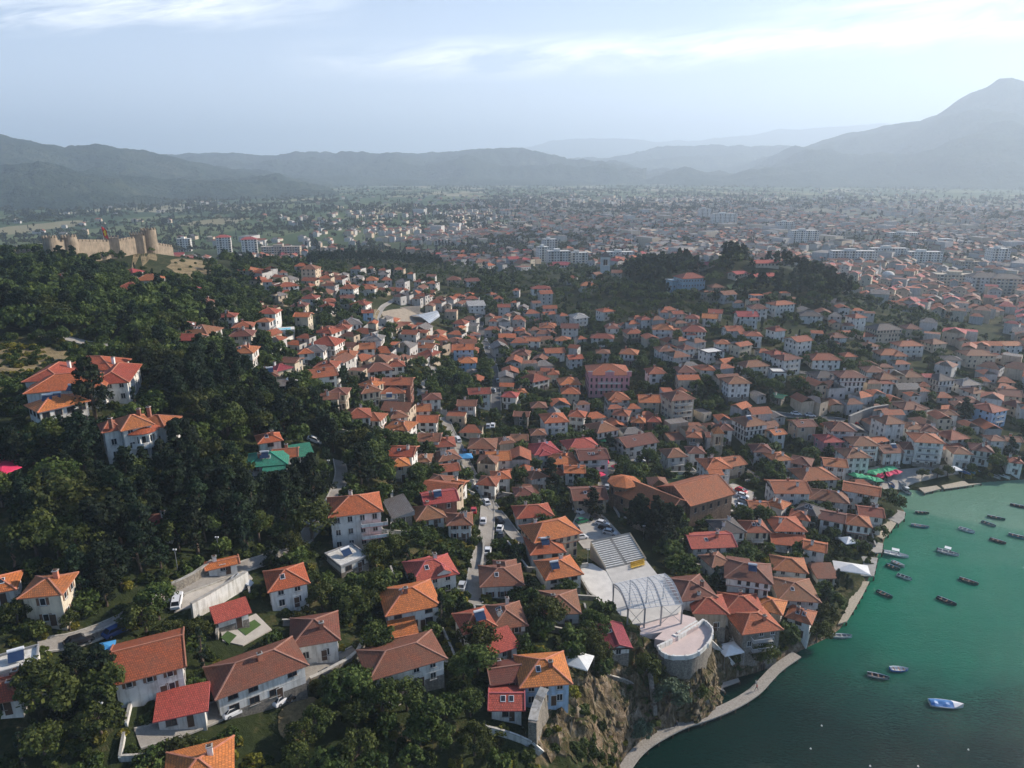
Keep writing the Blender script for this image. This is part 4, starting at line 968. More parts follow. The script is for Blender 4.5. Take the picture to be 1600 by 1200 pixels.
sb_, sw_ = complexb('school', 'long pale blue school with a rust hip roof beside the hill park', 'school', [(*kk(1040, 318, 1180, 312), 13, 3, 'r', 'B', 'h', {'spacing': 2.1, 'stm': 3.3, 'wk': 0}), (*kk(985, 340, 1030, 338), 10, 2.6, 'y', 'B', 'f', {'spacing': 2.1, 'stm': 3.3, 'wk': 0})])
# ------------------------------------------------------------------ brick church
ch = empty('church', (0, 0, 0)); tag(ch, 'long old brick and stone church with two rust roofed naves and an octagonal drum', 'church')
WALL['C'] = plain('church_masonry', (.27, .17, .11), .95, .45, 2.2)
A_, B_, g0 = ends(*gg(625, 880, 890, 985), 7); wing(ch, A_, B_, 11, 2.0, 'r', 'C', 'g', g0, win=False, pitch=.5)
A2, B2, g1 = ends(*gg(870, 945, 1090, 885), 7.5); c, yaw, zt, r = wing(ch, A2, B2, 14, 2.1, 'r', 'C', 'g', g0, win=False, pitch=.45)
for (AA, BB, hw_, hh) in ((A_, B_, 5.5, 5.6), (A2, B2, 7, 5.8)):
    v = (BB-AA)[:2]; L = np.linalg.norm(v); v = v/L; nn = np.array([v[1], -v[0]]);
    if nn[1] > 0: nn = -nn
    ang = math.atan2(-nn[0], nn[1])
    for i in range(int(L/3)):
        q = AA[:2]+v*(2+i*3)+nn*(hw_+.0)
        o = link('window', WIN[('w', 1)], ch, (q[0], q[1], g0+hh*.55)); o.rotation_euler = (0, 0, ang)
mb = MB(); q = U(*G_(600, 850), 9); mb.lathe([(4.4, -4), (4.4, 7.5), (4.8, 7.5), (4.8, 7.9)], WALL['C'], 8, (q[0], q[1], g0))
for i in range(8):
    a = 2*math.pi*(i+.5)/8; mb.bar((q[0]+4.08*math.cos(a), q[1]+4.08*math.sin(a), g0+4.5), (q[0]+4.08*math.cos(a), q[1]+4.08*math.sin(a), g0+6.8), .8, M_GLASS, .12, up=(math.cos(a), math.sin(a), 0))
mb.build('drum', ch); mb = MB(); mb.lathe([(5.1, 0), (5.1, .12), (0, 1.9)], ROOF['o'], 8, (q[0], q[1], g0+7.9)); mb.build('roof', ch)
FOOT.append((q[0], q[1], 5, 5, 0))
# bell towers, minaret, mosque
def tower(px, py_base, w, h, label, cat, name, wm, arches=True, roof='pyr', grow=None):
    b_ = U(px, py_base); x, y, z = b_; o = empty(name, (x, y, z)); tag(o, label, cat); FOOT.append((x, y, w/2+.5, w/2+.5, 0))
    mb = MB(); hw = w/2
    if arches:
        mb.box(-hw, hw, -hw, hw, -2, h*.48, wm); mb.box(-hw-.15, hw+.15, -hw-.15, hw+.15, h*.48, h*.52, wm)
        for sx in (-1, 1):
            for sy in (-1, 1): mb.box(min(sx*hw, sx*hw*.55), max(sx*hw, sx*hw*.55), min(sy*hw, sy*hw*.55), max(sy*hw, sy*hw*.55), h*.52, h*.86, wm)
        for a in (0, 1):
            for s in (-1, 1): 
                x0, x1, y0, y1 = (-.12, .12, s*hw-.1, s*hw+.1) if a == 0 else (s*hw-.1, s*hw+.1, -.12, .12); mb.box(x0, x1, y0, y1, h*.52, h*.86, wm)
        mb.box(-hw-.1, hw+.1, -hw-.1, hw+.1, h*.86, h, wm); mb.box(-hw*.45, hw*.45, -hw*.45, hw*.45, h*.52, h*.86, M_WOODF)
    else: mb.box(-hw, hw, -hw, hw, -2, h, wm)
    mb.build('shaft', o); rb = MB(); rb.lathe([(hw*1.62, h), (0, h+hw*1.3)], ROOF['d'] if roof == 'pyr' else ROOF['o'], 4); rb.build('roof', o).rotation_euler = (0, 0, R(45))
    return o
tower(945, 428, 7.5, 15, 'white square bell tower with open arches and a dark pointed roof', 'bell tower', 'bell_tower', WALL['w'])
tower(1118, 712, 3.6, 9.5, 'small tan bell tower with open arches above the brick church', 'bell tower', 'bell_tower', WALL['t'], roof='o')
mn = P(1372, 438, 2); o = empty('minaret', tuple(mn)); tag(o, 'slim white minaret with one balcony rising over the lower town roofs', 'minaret'); mb = MB()
mb.lathe([(1.6, -2), (1.6, 3), (.95, 4), (.95, 11), (1.6, 11.6), (1.6, 12.6), (1.4, 12.6), (1.4, 11.8), (.8, 11.8), (.8, 15)], WALL['w'], 14); mb.build('shaft', o); mb = MB(); mb.lathe([(.95, 15), (0, 19)], plain('lead_sheet', (.3, .32, .34), .5, .2), 14); mb.build('roof', o)
mq = P(1386, 440, 2); o = empty('mosque', tuple(mq)); tag(o, 'low white mosque with a shallow dome at the foot of the minaret', 'mosque'); mb = MB(); mb.box(-7, 7, -6, 6, -2, 5, WALL['w']); mb.box(-7.3, 7.3, -6.3, 6.3, 5, 5.3, M_CONC); mb.build('wall', o)
mb = MB(); mb.lathe([(6, 5.3), (6, 6.5)]+[(6*math.cos(a), 6.5+4*math.sin(a)) for a in np.linspace(0, math.pi/2, 8)], WALL['w'], 20); mb.build('dome', o); FOOT.append((mq[0], mq[1], 8, 7, 0)); 
# ------------------------------------------------------------------ hilltop fortress
fo = empty('fortress', (0, 0, 0)); tag(fo, 'medieval stone fortress with crenellated walls and round towers on the left hilltop', 'fortress')
M_FORT = plain('fortress_stone', (.31, .245, .175), .95, .3, .35)
I_ = lambda x, y: (x/4, 330+y/4)
def fpt(x, y, z=63.5):
    q = U(*I_(x, y)); return q
def dist_pt(px, dep):
    d = ray(px, 400); d = d/math.hypot(d[0], d[1]); return np.array([d[0]*dep, d[1]*dep])
FT = []
def ztop(px, py, q):       # height seen at a pixel over a ground point
    d = ray(px, py); return CH + math.hypot(q[0], q[1])*d[2]/math.hypot(d[0], d[1])
fspec = [(330, 165, 430, 3.3, 't'), (450, 160, 437, 3.6, 't'), (715, 165, 455, 3.4, 's'), (870, 142, 470, 3.2, 's'), (948, 115, 478, 4.2, 't')]
prev = None
for x, ty_, dep, rad, kd in fspec:
    q = dist_pt(x/4, dep); zt = ztop(x/4, 330+ty_/4, q); mb = MB(); zb = float(T(*q))-5
    if kd == 't':
        mb.lathe([(rad*1.06, zb), (rad, zt-.9), (rad, zt), (rad-.6, zt), (rad-.6, zt-1), (0, zt-1)], M_FORT, 22, (q[0], q[1], 0))
        for i in range(12):
            a = 2*math.pi*i/12; p0 = (q[0]+(rad-.3)*math.cos(a), q[1]+(rad-.3)*math.sin(a)); mb.bar((*p0, zt), (*p0, zt+1), .85, M_FORT, .6, up=(math.cos(a), math.sin(a), 0))
    else:
        ya = .5; c, s = math.cos(ya), math.sin(ya)
        b2 = MB(); b2.box(-rad, rad, -rad*.8, rad*.8, zb, zt, M_FORT)
        for i in range(5):
            for sy in (-1, 1): b2.box(-rad+i*rad*.45, -rad+i*rad*.45+rad*.22, sy*rad*.8-.3, sy*rad*.8+.3, zt+.002, zt+1, M_FORT)
        for i in range(4):
            for sx in (-1, 1): b2.box(sx*rad-.3, sx*rad+.3, -rad*.6+i*rad*.4, -rad*.6+i*rad*.4+rad*.2, zt+.003, zt+1, M_FORT)
        xf(b2, q[0], q[1], 0, ya); mb = b2
    mb.build('tower', fo); FT.append((q, zt)); FOOT.append((q[0], q[1], rad+2, rad+2, 0))
def fwall(a, za, b_, zb_):
    mb = MB(); a = np.array(a[:2]); b_ = np.array(b_[:2]); L = np.linalg.norm(b_-a); d = (b_-a)/L; n_ = max(2, int(L/2.2)); nn = np.array([-d[1], d[0]])*.9
    for i in range(n_):
        p0, p1 = a+d*L*i/n_, a+d*L*(i+1)/n_; z0 = za+(zb_-za)*i/n_; z1 = za+(zb_-za)*(i+1)/n_; lo = min(float(T(*p0)), float(T(*p1)))-4
        A4 = [p0+nn, p1+nn, p1-nn, p0-nn]; zz = [z0, z1, z1, z0]
        for k in range(4):
            j = (k+1) % 4
            if k in (1, 3) and 0 < i < n_-1: continue
            mb.face([(*A4[j], lo), (*A4[k], lo), (*A4[k], zz[k]), (*A4[j], zz[j])], M_FORT)
        mb.face([(*q, z) for q, z in zip(A4, zz)][::-1], M_FORT)
        for sgn in (-1,):
            c0 = p0*.75+p1*.25-nn*.75; c1 = p0*.25+p1*.75-nn*.75; mb.bar((*c0, z0+.45), (*c1, z0+.45), .4, M_FORT, 1.0)
            c0 = p0*.75+p1*.25+nn*.75; c1 = p0*.25+p1*.75+nn*.75; mb.bar((*c0, z0+.45), (*c1, z0+.45), .4, M_FORT, 1.0)
    mb.build('curtain_wall', fo)
for i in range(4): fwall(FT[i][0], FT[i][1]-2.2, FT[i+1][0], FT[i+1][1]-(2.2 if i != 2 else 2))
q0 = dist_pt(-30, 440); fwall(q0, FT[0][1]-6.5, FT[0][0], FT[0][1]-6.3)
q1 = dist_pt(270, 492); fwall(FT[4][0], FT[4][1]-8, q1, FT[4][1]-12)
q = dist_pt(166, 452); zt = ztop(163, 352, q); zb = float(T(*q)); o = empty('flagpole', (q[0], q[1], zb)); tag(o, 'tall flagpole with a red flag hanging by the fortress wall', 'flagpole')
mb = MB(); mb.tube([(0, 0, 0), (0, 0, zt-zb)], .16, M_METAL, 8); mb.build('pole', o)
mb = MB(); fr_ = plain('red_flag_cloth', (.62, .02, .025), .8, .05); fy = plain('yellow_flag_emblem', (.85, .55, .03), .8, .05)
nF = 8
for i in range(nF):
    for k in range(5):
        x0, x1 = .1+i*.32, .1+(i+1)*.32; z0, z1 = zt-zb-.3-k*1.0, zt-zb-.3-(k+1)*1.0
        yy = lambda x_, z_: .35*math.sin(x_*2.6+z_*.6)
        dr = lambda x_: -x_*.9
        mb.face([(x0, yy(x0, z1), z1+dr(x0)), (x1, yy(x1, z1), z1+dr(x1)), (x1, yy(x1, z0), z0+dr(x1)), (x0, yy(x0, z0), z0+dr(x0))], fy if (k == 2 and i in (2, 5)) or (i in (3, 4) and k in (1, 2, 3)) else fr_)
mb.build('flag', o)
# ------------------------------------------------------------------ open-air stage, seats and roof frame
Z4 = lambda x, y: (860+x/4, 780+y/4)
M_DECK = plain('pale_stage_floor', (.60, .57, .52), .85, .15, .5); M_PINK = plain('pinkish_terrace_paving', (.56, .45, .41), .85, .12, .6)
sz = 15.2
st_ = empty('open_air_stage', (0, 0, 0)); tag(st_, 'white open-air theatre with stepped seating, pale deck and an arched steel roof frame', 'theatre')
def pz(x, y, z): q = P(*Z4(x, y), z); return q
def poly(lst, z): return [tuple(pz(x, y, z)[:2]) for x, y in lst]
mb = MB(); mb.prism(poly([(190, 398), (262, 402), (350, 452), (388, 520), (390, 672), (352, 692), (262, 690), (232, 590), (190, 470)], sz), sz-3, sz, M_DECK)
a0, a1 = pz(262, 402, sz+.01), pz(352, 692, sz+.01)
for i in range(9):
    p0 = pz(200+i*18, 420+i*10, sz); p1 = pz(250+i*14, 590+i*9 if i < 6 else 650, sz)
mb.build('side_floor', st_)
mb = MB(); mb.prism(poly([(345, 440), (600, 385), (668, 470), (712, 466), (830, 660), (800, 712), (592, 772), (486, 785), (395, 672), (388, 520)], sz+.02), sz-5, sz+.06, M_DECK); mb.build('deck', st_)
# seating: terraces rising away from the stage
TL, TR, BR, BL = pz(250, 282, sz+3.4), pz(497, 226, sz+3.4), pz(598, 386, sz), pz(345, 440, sz)
NRW = 13; mb = MB(); sb2 = MB(); M_SEAT = plain('white_bench', (.66, .64, .60), .7, .1); M_STEP = plain('seat_riser', (.30, .28, .25), .9, .2)
for i in range(NRW):
    f0, f1 = i/NRW, (i+1)/NRW
    l0, r0_, l1, r1_ = BL+(TL-BL)*f0, BR+(TR-BR)*f0, BL+(TL-BL)*f1, BR+(TR-BR)*f1
    z = sz+.06+3.4*f1; q = [l0, r0_, r1_, l1]
    mb.face([(c_[0], c_[1], z) for c_ in q], M_STEP)
    mb.face([(l0[0], l0[1], z-3.4/NRW-.05), (r0_[0], r0_[1], z-3.4/NRW-.05), (r0_[0], r0_[1], z), (l0[0], l0[1], z)], M_DECK)
    for a, b_ in ((.01, .46), (.53, .98)):
        c0 = l0+(r0_-l0)*a; c1 = l0+(r0_-l0)*b_; d_ = (l1-l0)*.42; sb2.bar((*(c0+d_)[:2], z+.22), (*(c1+d_)[:2], z+.22), np.linalg.norm(l1[:2]-l0[:2])*.5, M_SEAT, .18)
for (p0, p1) in ((BL, TL), (TR, BR), (TL, TR)):
    mb.face([(p0[0], p0[1], sz-4), (p1[0], p1[1], sz-4), (p1[0], p1[1], p1[2]+.9), (p0[0], p0[1], p0[2]+.9)], M_DECK); mb.face([(p1[0], p1[1], sz-4), (p0[0], p0[1], sz-4), (p0[0], p0[1], p0[2]+.9), (p1[0], p1[1], p1[2]+.9)], M_DECK)
mb.build('terraced_seating', st_); sb2.build('bench', st_)
# roof frame: four arched ribs from the back edge to the front posts, purlins across
ribs = [((396, 530), (486, 682), 400, 792), ((500, 507), (592, 680), 0, 775), ((608, 488), (696, 665), 0, 752), ((714, 466), (826, 655), 0, 712)]
fr = MB(); ps = MB(); NR_ = 12; RP = []
Zb, Zf = sz+6.6, sz+4.6
def rib(u_):
    k = min(int(u_*3), 2); f_ = u_*3-k
    bk = pz(*[ribs[k][0][j]*(1-f_)+ribs[k+1][0][j]*f_ for j in (0, 1)], Zb); fr2 = pz(*[ribs[k][1][j]*(1-f_)+ribs[k+1][1][j]*f_ for j in (0, 1)], Zf)
    out = []
    for i in range(NR_+1):
        t = i/NR_; q = bk*(1-t)+fr2*t; q = q+np.array([0, 0, 1.3*math.sin(math.pi*t)]); out.append(q)
    return out
for i, u_ in enumerate(np.linspace(0, 1, 10)):
    rp = rib(u_); main = i % 3 == 0
    fr.tube([tuple(q) for q in rp], .15 if main else .07, M_METAL, 6)
    if main: fr.tube([tuple(q-np.array([0, 0, .7])) for q in rp], .08, M_METAL, 6); [fr.bar(tuple(rp[k]), tuple(rp[k+1]-np.array([0, 0, .7])), .07, M_METAL) for k in range(NR_)]
    RP.append(rp)
for k in range(NR_+1):
    for a, b_ in zip(RP, RP[1:]): fr.bar(tuple(a[k]), tuple(b_[k]), .12 if k in (0, NR_) else .085, M_RAIL)
for i in (0, 3, 6, 9):
    q = RP[i][-1]; ps.bar((q[0], q[1], sz-4), tuple(q), .32, M_METAL)
    q = RP[i][0]; ps.bar((q[0], q[1], sz-2), tuple(q), .26, M_METAL)
for i, j in ((0, 3), (6, 9)): fr.bar(tuple(RP[i][-1]), (RP[j][-1][0], RP[j][-1][1], sz), .08, M_METAL); fr.bar(tuple(RP[j][-1]), (RP[i][-1][0], RP[i][-1][1], sz), .08, M_METAL)
fr.build('roof_frame', st_); ps.build('post', st_)
m, nt, b = nodes('roof_mesh_cloth'); b.inputs['Base Color'].default_value = (.75, .78, .8, 1); b.inputs['Alpha'].default_value = .22; b.inputs['Roughness'].default_value = .3
mb = MB()
for a, b_ in zip(RP, RP[1:]):
    for k in range(NR_): mb.face([tuple(a[k]+[0, 0, .12]), tuple(b_[k]+[0, 0, .12]), tuple(b_[k+1]+[0, 0, .12]), tuple(a[k+1]+[0, 0, .12])], m)
mb.build('clear_covering', st_)
for q in ((270, 290), (360, 300), (470, 290), (420, 360), (300, 340), (400, 420), (520, 480), (620, 440), (470, 560), (560, 620), (680, 560), (600, 700), (740, 660), (500, 720), (280, 480), (280, 600), (330, 640), (640, 780), (760, 800), (860, 740)): p_ = pz(*q, sz); FOOT.append((p_[0], p_[1], 2.6, 2.6, .3))
M_YEL = plain('yellow_plastic', (.62, .40, .06), .5, .1)
cm = MB(); cm.box(-.22, .22, -.22, .22, .42, .47, M_YEL); cm.box(-.22, .22, .19, .23, .47, .9, M_YEL)
for sx in (-.2, .2):
    for sy in (-.2, .2): cm.box(sx-.02, sx+.02, sy-.02, sy+.02, 0, .42, M_YEL)
cm = cm.mesh('yellow_chair')
for r_ in range(3):
    for i in range(9):
        q = pz(508+i*9.5-r_*0, 436-i*2.6-r_*11, sz+.06); o = link('chair', cm, None, (q[0], q[1], sz+.075), .5)
        tag(o, 'yellow chair in the block of chairs at the foot of the white theatre seating', 'chair', 'yellow chairs on the stage deck')
# paved apron and cliff terrace
slab('terrace_paving', [Z4(*q) for q in [(560, 790), (800, 712), (905, 740), (925, 790), (745, 888), (690, 880), (652, 872), (700, 830), (560, 850)]], sz-.3, M_PINK, 5)
tr = empty('cliff_terrace', (0, 0, 0)); tag(tr, 'round pink-paved lookout terrace with a white parapet on a stone drum above the cliff', 'terrace')
TZ = sz-1.2
outer = [(672, 942), (690, 978), (735, 1000), (790, 1004), (880, 1001), (950, 960), (995, 905), (1018, 850), (1000, 808), (955, 775)]
oc = smooth([pz(x, y, TZ)[:2] for x, y in outer], 2)
mb = MB(); mb.prism([tuple(q) for q in oc], TZ-1, TZ, M_PINK); mb.build('floor', tr)
cen = np.mean(oc, 0); FOOT.append((cen[0], cen[1], 8.5, 7, .4))
mb = MB(); lo = [cen+(q-cen)*1.07+np.array([0, 0]) for q in oc]
NN = len(oc)
for lvl in range(6):
    for i in range(NN):
        a, b_ = oc[i], oc[(i+1) % NN]; c_, d_ = lo[i], lo[(i+1) % NN]; z0, z1 = TZ-.02-8*lvl/6, TZ-.02-8*(lvl+1)/6; f0, f1 = lvl/6, (lvl+1)/6
        mb.face([(*(a*(1-f1)+c_*f1), z1), (*(b_*(1-f1)+d_*f1), z1), (*(b_*(1-f0)+d_*f0), z0), (*(a*(1-f0)+c_*f0), z0)], WALL['s'])
mb.build('stone_drum', tr)
rk_v = []; NAg, NLv = 220, 46; ocp = np.array(densify(list(oc)+[oc[0]], .4)[:-1])
for i in range(NAg):
    q_ = ocp[int(i/NAg*len(ocp))]; dv = (q_-cen)/np.linalg.norm(q_-cen)
    for l in range(NLv):
        t = l/(NLv-1); z = TZ-3.6-t*(TZ-2.4); rr_ = np.linalg.norm(q_-cen)+.2+t*3.6+(float(ridged(np.array([i*.11+z*.05]), np.array([z*.42]), 4)[0])-.62)*3.6*(.35+t)
        rk_v.append((cen[0]+dv[0]*rr_, cen[1]+dv[1]*rr_, z+ (float(fbm(np.array([i*.23]), np.array([z*.6]), 3)[0])-.5)*1.2))
ii = np.arange(NAg*NLv).reshape(NAg, NLv); ff4 = np.stack([ii, np.roll(ii, -1, 0)], -1); qd = np.stack([ii[:, :-1], ii[:, 1:], np.roll(ii, -1, 0)[:, 1:], np.roll(ii, -1, 0)[:, :-1]], -1).reshape(-1, 4)[:, ::-1]
o = link('cliff', npmesh('cliff', np.array(rk_v), qd, [M_ROCK])); tag(o, kind='structure')
mb = MB()
for i in range(len(oc)-1):
    a, b_ = oc[i], oc[i+1]; mb.bar((*a, TZ+.5), (*b_, TZ+.5), .3, WALL['w'], 1.0)
for i in range(0, len(oc), 4): mb.box(oc[i][0]-.25, oc[i][0]+.25, oc[i][1]-.25, oc[i][1]+.25, TZ, TZ+1.07, WALL['w'])
for (a, b_) in (((672, 942), (758, 900)), ((792, 882), (920, 802)), ((955, 775), (920, 802)), ((765, 870), (790, 882)), ((790, 860), (915, 785))):
    p0, p1 = pz(*a, TZ), pz(*b_, TZ); mb.bar((p0[0], p0[1], TZ+.55), (p1[0], p1[1], TZ+.55), .45, WALL['w'], 1.1)
mb.build('parapet', tr)
# ------------------------------------------------------------------ theatre cover in the old bowl
q = U(660, 512); o = empty('theatre_cover', (0, 0, 0)); tag(o, 'grey arched metal cover standing on the old theatre bowl', 'stage roof'); mb = MB()
J_ = lambda x, y: (400+x/4, 350+y/4)
M_SHEET = plain('grey_sheet_metal', (.42, .45, .48), .35, .12, .5, metal=.2)
zc = q[2]
bl, br, tl, tr2 = P(*J_(965, 575), zc+3), P(*J_(1085, 640), zc+1), P(*J_(1120, 545), zc+4), P(*J_(1150, 590), zc+1)
rows = []
for i in range(11):
    t = i/10; a = bl*(1-t)+br*t + np.array([0, 0, 2.8*math.sin(math.pi*t*.8)]); b2 = tl*(1-t)+tr2*t + np.array([0, 0, 2.5*math.sin(math.pi*t*.8)]); rows.append((a, b2))
for (a, b2), (c, d) in zip(rows, rows[1:]): mb.face([tuple(a), tuple(c), tuple(d), tuple(b2)], M_SHEET); mb.face([tuple(b2-[0, 0, .25]), tuple(d-[0, 0, .25]), tuple(c-[0, 0, .25]), tuple(a-[0, 0, .25])], M_METAL)
for a, b2 in rows[::2]: mb.bar(tuple(a+[0, 0, .06]), tuple(b2+[0, 0, .06]), .12, M_METAL)
for (a, b2), (c, d) in zip(rows, rows[1:]): mb.bar(tuple(a), tuple(c), .3, M_RAIL)
mb.build('roof_sheet', o); mb = MB()
for p_ in (bl, br, tl, tr2): mb.bar((p_[0], p_[1], zc-5), tuple(p_), .35, M_METAL)
mb.build('post', o); FOOT.append((q[0], q[1], 16, 14, 0)); q = U(630, 490); FOOT.append((q[0], q[1], 16, 14, 0))
# curved stone tiers of the bowl
tc = U(655, 500); mb = MB(); M_TIER = plain('theatre_tiers', (.36, .30, .23), .95, .3, .8)
for k in range(9):
    r0_, r1_ = 9+k*1.7, 10.7+k*1.7
    for i in range(20):
        a0_, a1_ = R(95+i*6.5), R(95+(i+1)*6.5); z = tc[2]+.25+k*.45
        q = [(tc[0]+r*math.cos(a), tc[1]+r*math.sin(a)) for r, a in ((r0_, a0_), (r1_, a0_), (r1_, a1_), (r0_, a1_))]
        mb.face([(*p_, z) for p_ in q], M_TIER); mb.face([(*q[3], z-.5), (*q[0], z-.5), (*q[0], z), (*q[3], z)][::-1], M_TIER)
o = mb.build('ancient_theatre'); tag(o, 'curved rows of worn stone seats of the old theatre, left of its arched cover', 'theatre')
# ------------------------------------------------------------------ apartment blocks
def block(px, py, w, d, st, yaw, label, roof='f', wc='w', rc='c', name='apartment_block', group='apartment blocks in the plain', h=0, setz=None):
    q = P(px, py, h); x, y = q[:2]; o = empty(name, (x, y, h), yaw); tag(o, label, 'apartment block', group); FOOT.append((x, y, w/2+2, d/2+2, yaw))
    mb = MB(); Hh = st*2.9; mb.box(-w/2, w/2, -d/2, d/2, -3, Hh, WALL[wc])
    wb = MB(); nk = int(w/3.2)
    for k in range(st):
        for i in range(nk):
            a = (i+.5)/nk*w-w/2
            if i % 3 == 1:
                mb.box(a-1.3, a+1.3, -d/2-1.1, -d/2, k*2.9+.0, k*2.9+.9, WALL['w'] if wc != 'w' else WALL['c']); mb.face([(a-1.2, -d/2-.02, k*2.9+.9), (a+1.2, -d/2-.02, k*2.9+.9), (a+1.2, -d/2-.02, k*2.9+2.5), (a-1.2, -d/2-.02, k*2.9+2.5)], M_GLASS)
            else: mb.face([(a-.7, -d/2-.02, k*2.9+1), (a+.7, -d/2-.02, k*2.9+1), (a+.7, -d/2-.02, k*2.9+2.3), (a-.7, -d/2-.02, k*2.9+2.3)], M_GLASS)
        for i in range(max(1, int(d/3.5))):
            nn_ = max(1, int(d/3.5)); b_ = (i+.5)/nn_*d-d/2
            for s in (-1, 1):
                xx = s*(w/2+.02); f4 = [(xx, b_-.6, k*2.9+1), (xx, b_+.6, k*2.9+1), (xx, b_+.6, k*2.9+2.3), (xx, b_-.6, k*2.9+2.3)]; mb.face(f4 if s > 0 else f4[::-1], M_GLASS)
    mb.build('wall', o); rb = MB()
    if roof == 'f':
        roof_geo(rb, w, d, Hh, 'f', ROOF['y'], M_CONC, ov=.2); rb.box(-w*.2, w*.05, -d*.2, d*.2, Hh, Hh+2.6, WALL[wc])
    else: roof_geo(rb, w, d, Hh, 'h', ROOF[rc], CAP[rc], ov=.6)
    rb.build('roof', o)
for a in [(290, 393, 17, 12, 6, .25, 'white apartment block behind the fortress hill, leftmost of the three'), (352, 398, 18, 13, 8, .3, 'white apartment tower with a red roof, middle one of the three beyond the hill', 'h'),
   (392, 402, 19, 13, 8, .3, 'white apartment tower with a red roof, right one of the three beyond the hill', 'h'), (441, 403, 48, 12, 5, .1, 'long tan apartment block right of the white towers', 'f', 't'),
   (858, 402, 18, 14, 8, .2, 'pale apartment tower standing tallest above the middle of the plain'), (872, 420, 26, 14, 7, .15, 'white stepped apartment block in front of the pale tower', 'f'), (902, 418, 22, 13, 6, .1, 'white apartment block right of the stepped one', 'f'),
   (848, 412, 14, 12, 7, .3, 'narrow white apartment block left of the stepped one', 'f'), (875, 430, 26, 13, 4, .1, 'low pale block with a red roof in front of the stepped block', 'h'), (968, 408, 34, 13, 4, .1, 'wide pale block left of the hill park', 'f'),
   (1330, 415, 52, 13, 6, -.05, 'long pale apartment block, leftmost of the row beyond the hill park', 'f'), (1385, 410, 44, 13, 6, -.05, 'long pale apartment block, middle of the row beyond the hill park', 'f'), (1440, 412, 40, 13, 5, -.05, 'long pale apartment block, right one of the row beyond the hill park', 'f'),
   (1253, 385, 40, 16, 8, 0, 'grey-white tall apartment slab just behind the hill park crest', 'f'), (1225, 365, 30, 13, 7, 0, 'hazy apartment slab far behind the hill park', 'f'), (1555, 415, 20, 16, 7, -.1, 'narrow grey apartment tower at the right edge of the town', 'f'),
   (1492, 452, 42, 15, 5, -.15, 'cream hotel-like block with a flat roof left of the dark-roofed block', 'f', 'c'), (1535, 462, 28, 16, 6, -.2, 'grey apartment block with a dark hipped roof at right, left half', 'h', 'w', 'd'), (1565, 464, 26, 16, 6, -.2, 'grey apartment block with a dark hipped roof at right, right half', 'h', 'c', 'd'),
   (1515, 420, 26, 16, 3, -.1, 'orange building with a flat white roof near the right edge', 'f', 't'), (1480, 385, 60, 30, 3, -.1, 'wide low white hall with a flat roof in the hazy town', 'f'), (1410, 375, 50, 16, 4, 0, 'pale long hall behind the row of apartment blocks', 'f'),
   (1130, 352, 50, 14, 8, .1, 'distant white apartment slab left of centre in the haze', 'f'), (1100, 345, 24, 14, 9, .1, 'distant apartment tower beside the far poplars', 'f')]:
    block(*a)
# mast on the park hill
q = U(1163, 405, 0); o = empty('radio_mast', tuple(q)); tag(o, 'thin dark lattice mast rising out of the trees on the park hill', 'mast'); mb = MB(); h_ = ztop(1163, 349, q)-q[2]
for a in (0, 1, 2):
    an = a*2.094; mb.bar((1.2*math.cos(an), 1.2*math.sin(an), 0), (.15*math.cos(an), .15*math.sin(an), h_), .22, M_METAL)
for k in range(14):
    z = h_*k/14; r_ = 1.2-(1.05*k/14)
    for a in (0, 1, 2): mb.bar((r_*math.cos(a*2.094), r_*math.sin(a*2.094), z), (r_*.93*math.cos(a*2.094+2.094), r_*.93*math.sin(a*2.094+2.094), z+h_/14), .12, M_METAL)
mb.build('lattice', o)
# ------------------------------------------------------------------ walls
def gwall(px, h, t, mat, label, name='garden_wall', cat='wall', cap=None):
    w = densify(smooth([U(x, y)[:2] for x, y in px], 1), 2); mb = MB()
    for a, b_ in zip(w, w[1:]):
        za, zb = float(T(*a)), float(T(*b_)); z = (za+zb)/2
        mb.bar((*a, za+h/2-.6), (*b_, zb+h/2-.6), t, mat, h+1.2)
        mb.bar((*a, za+h+.06), (*b_, zb+h+.06), t+.16, cap or M_KERB, .12)
    o = mb.build(name); tag(o, label, cat, None, 'thing'); return o
gwall([(302, 968), (330, 952), (365, 930), (388, 916)], 3.2, .5, WALL['w'], 'curved white retaining wall above the walled garden with two lawns')
gwall([(130, 1004), (180, 985), (215, 962), (258, 930)], 1.1, .45, WALL['s'], 'stone wall along the upper forest road left of the bushy tree')
gwall([(485, 1072), (520, 1055), (556, 1035), (572, 1005)], 1.6, .5, WALL['s'], 'stone garden wall with a hedge between the two brown-roofed houses')
gwall([(258, 930), (295, 915), (333, 888)], 1.8, .5, WALL['s'], 'stone wall behind the two parked cars at the forest edge')
gwall([(1325, 668), (1350, 656), (1385, 650)], 5, .8, plain('grey_block_wall', (.20, .20, .20), .9, .2), 'tall grey retaining wall under the houses left of the white mansion', 'retaining_wall')
gwall([(612, 845), (614, 800), (612, 770)], 1.6, .5, M_CONC, 'pale stone wall running uphill beside the tall white house')
gwall([(340, 1000), (343, 968), (352, 955)], 1.3, .35, M_STONE, 'low stone wall at the left end of the garden with two lawns')
gwall([(752, 840), (757, 862), (752, 890)], 1.2, .3, M_CONC, 'low wall dividing the forked street of parked cars')
gwall([(1012, 1040), (1016, 1075), (1020, 1115)], 2.0, .8, WALL['s'], 'narrow old stone wall running down the cliff left of the round terrace')
gwall([(832, 1172), (838, 1145), (850, 1120)], 6, 1.4, WALL['s'], 'ruined square stone wall end on the cliff at the bottom')
gwall([(1085, 880), (1100, 860), (1050, 845), (1000, 830), (975, 815)], 1.5, .4, WALL['s'], 'stone yard wall below the brick church')
gwall([(480, 640), (520, 600), (540, 585)], 1.6, .4, M_CONC, 'pale garden wall among the houses above the forest edge')
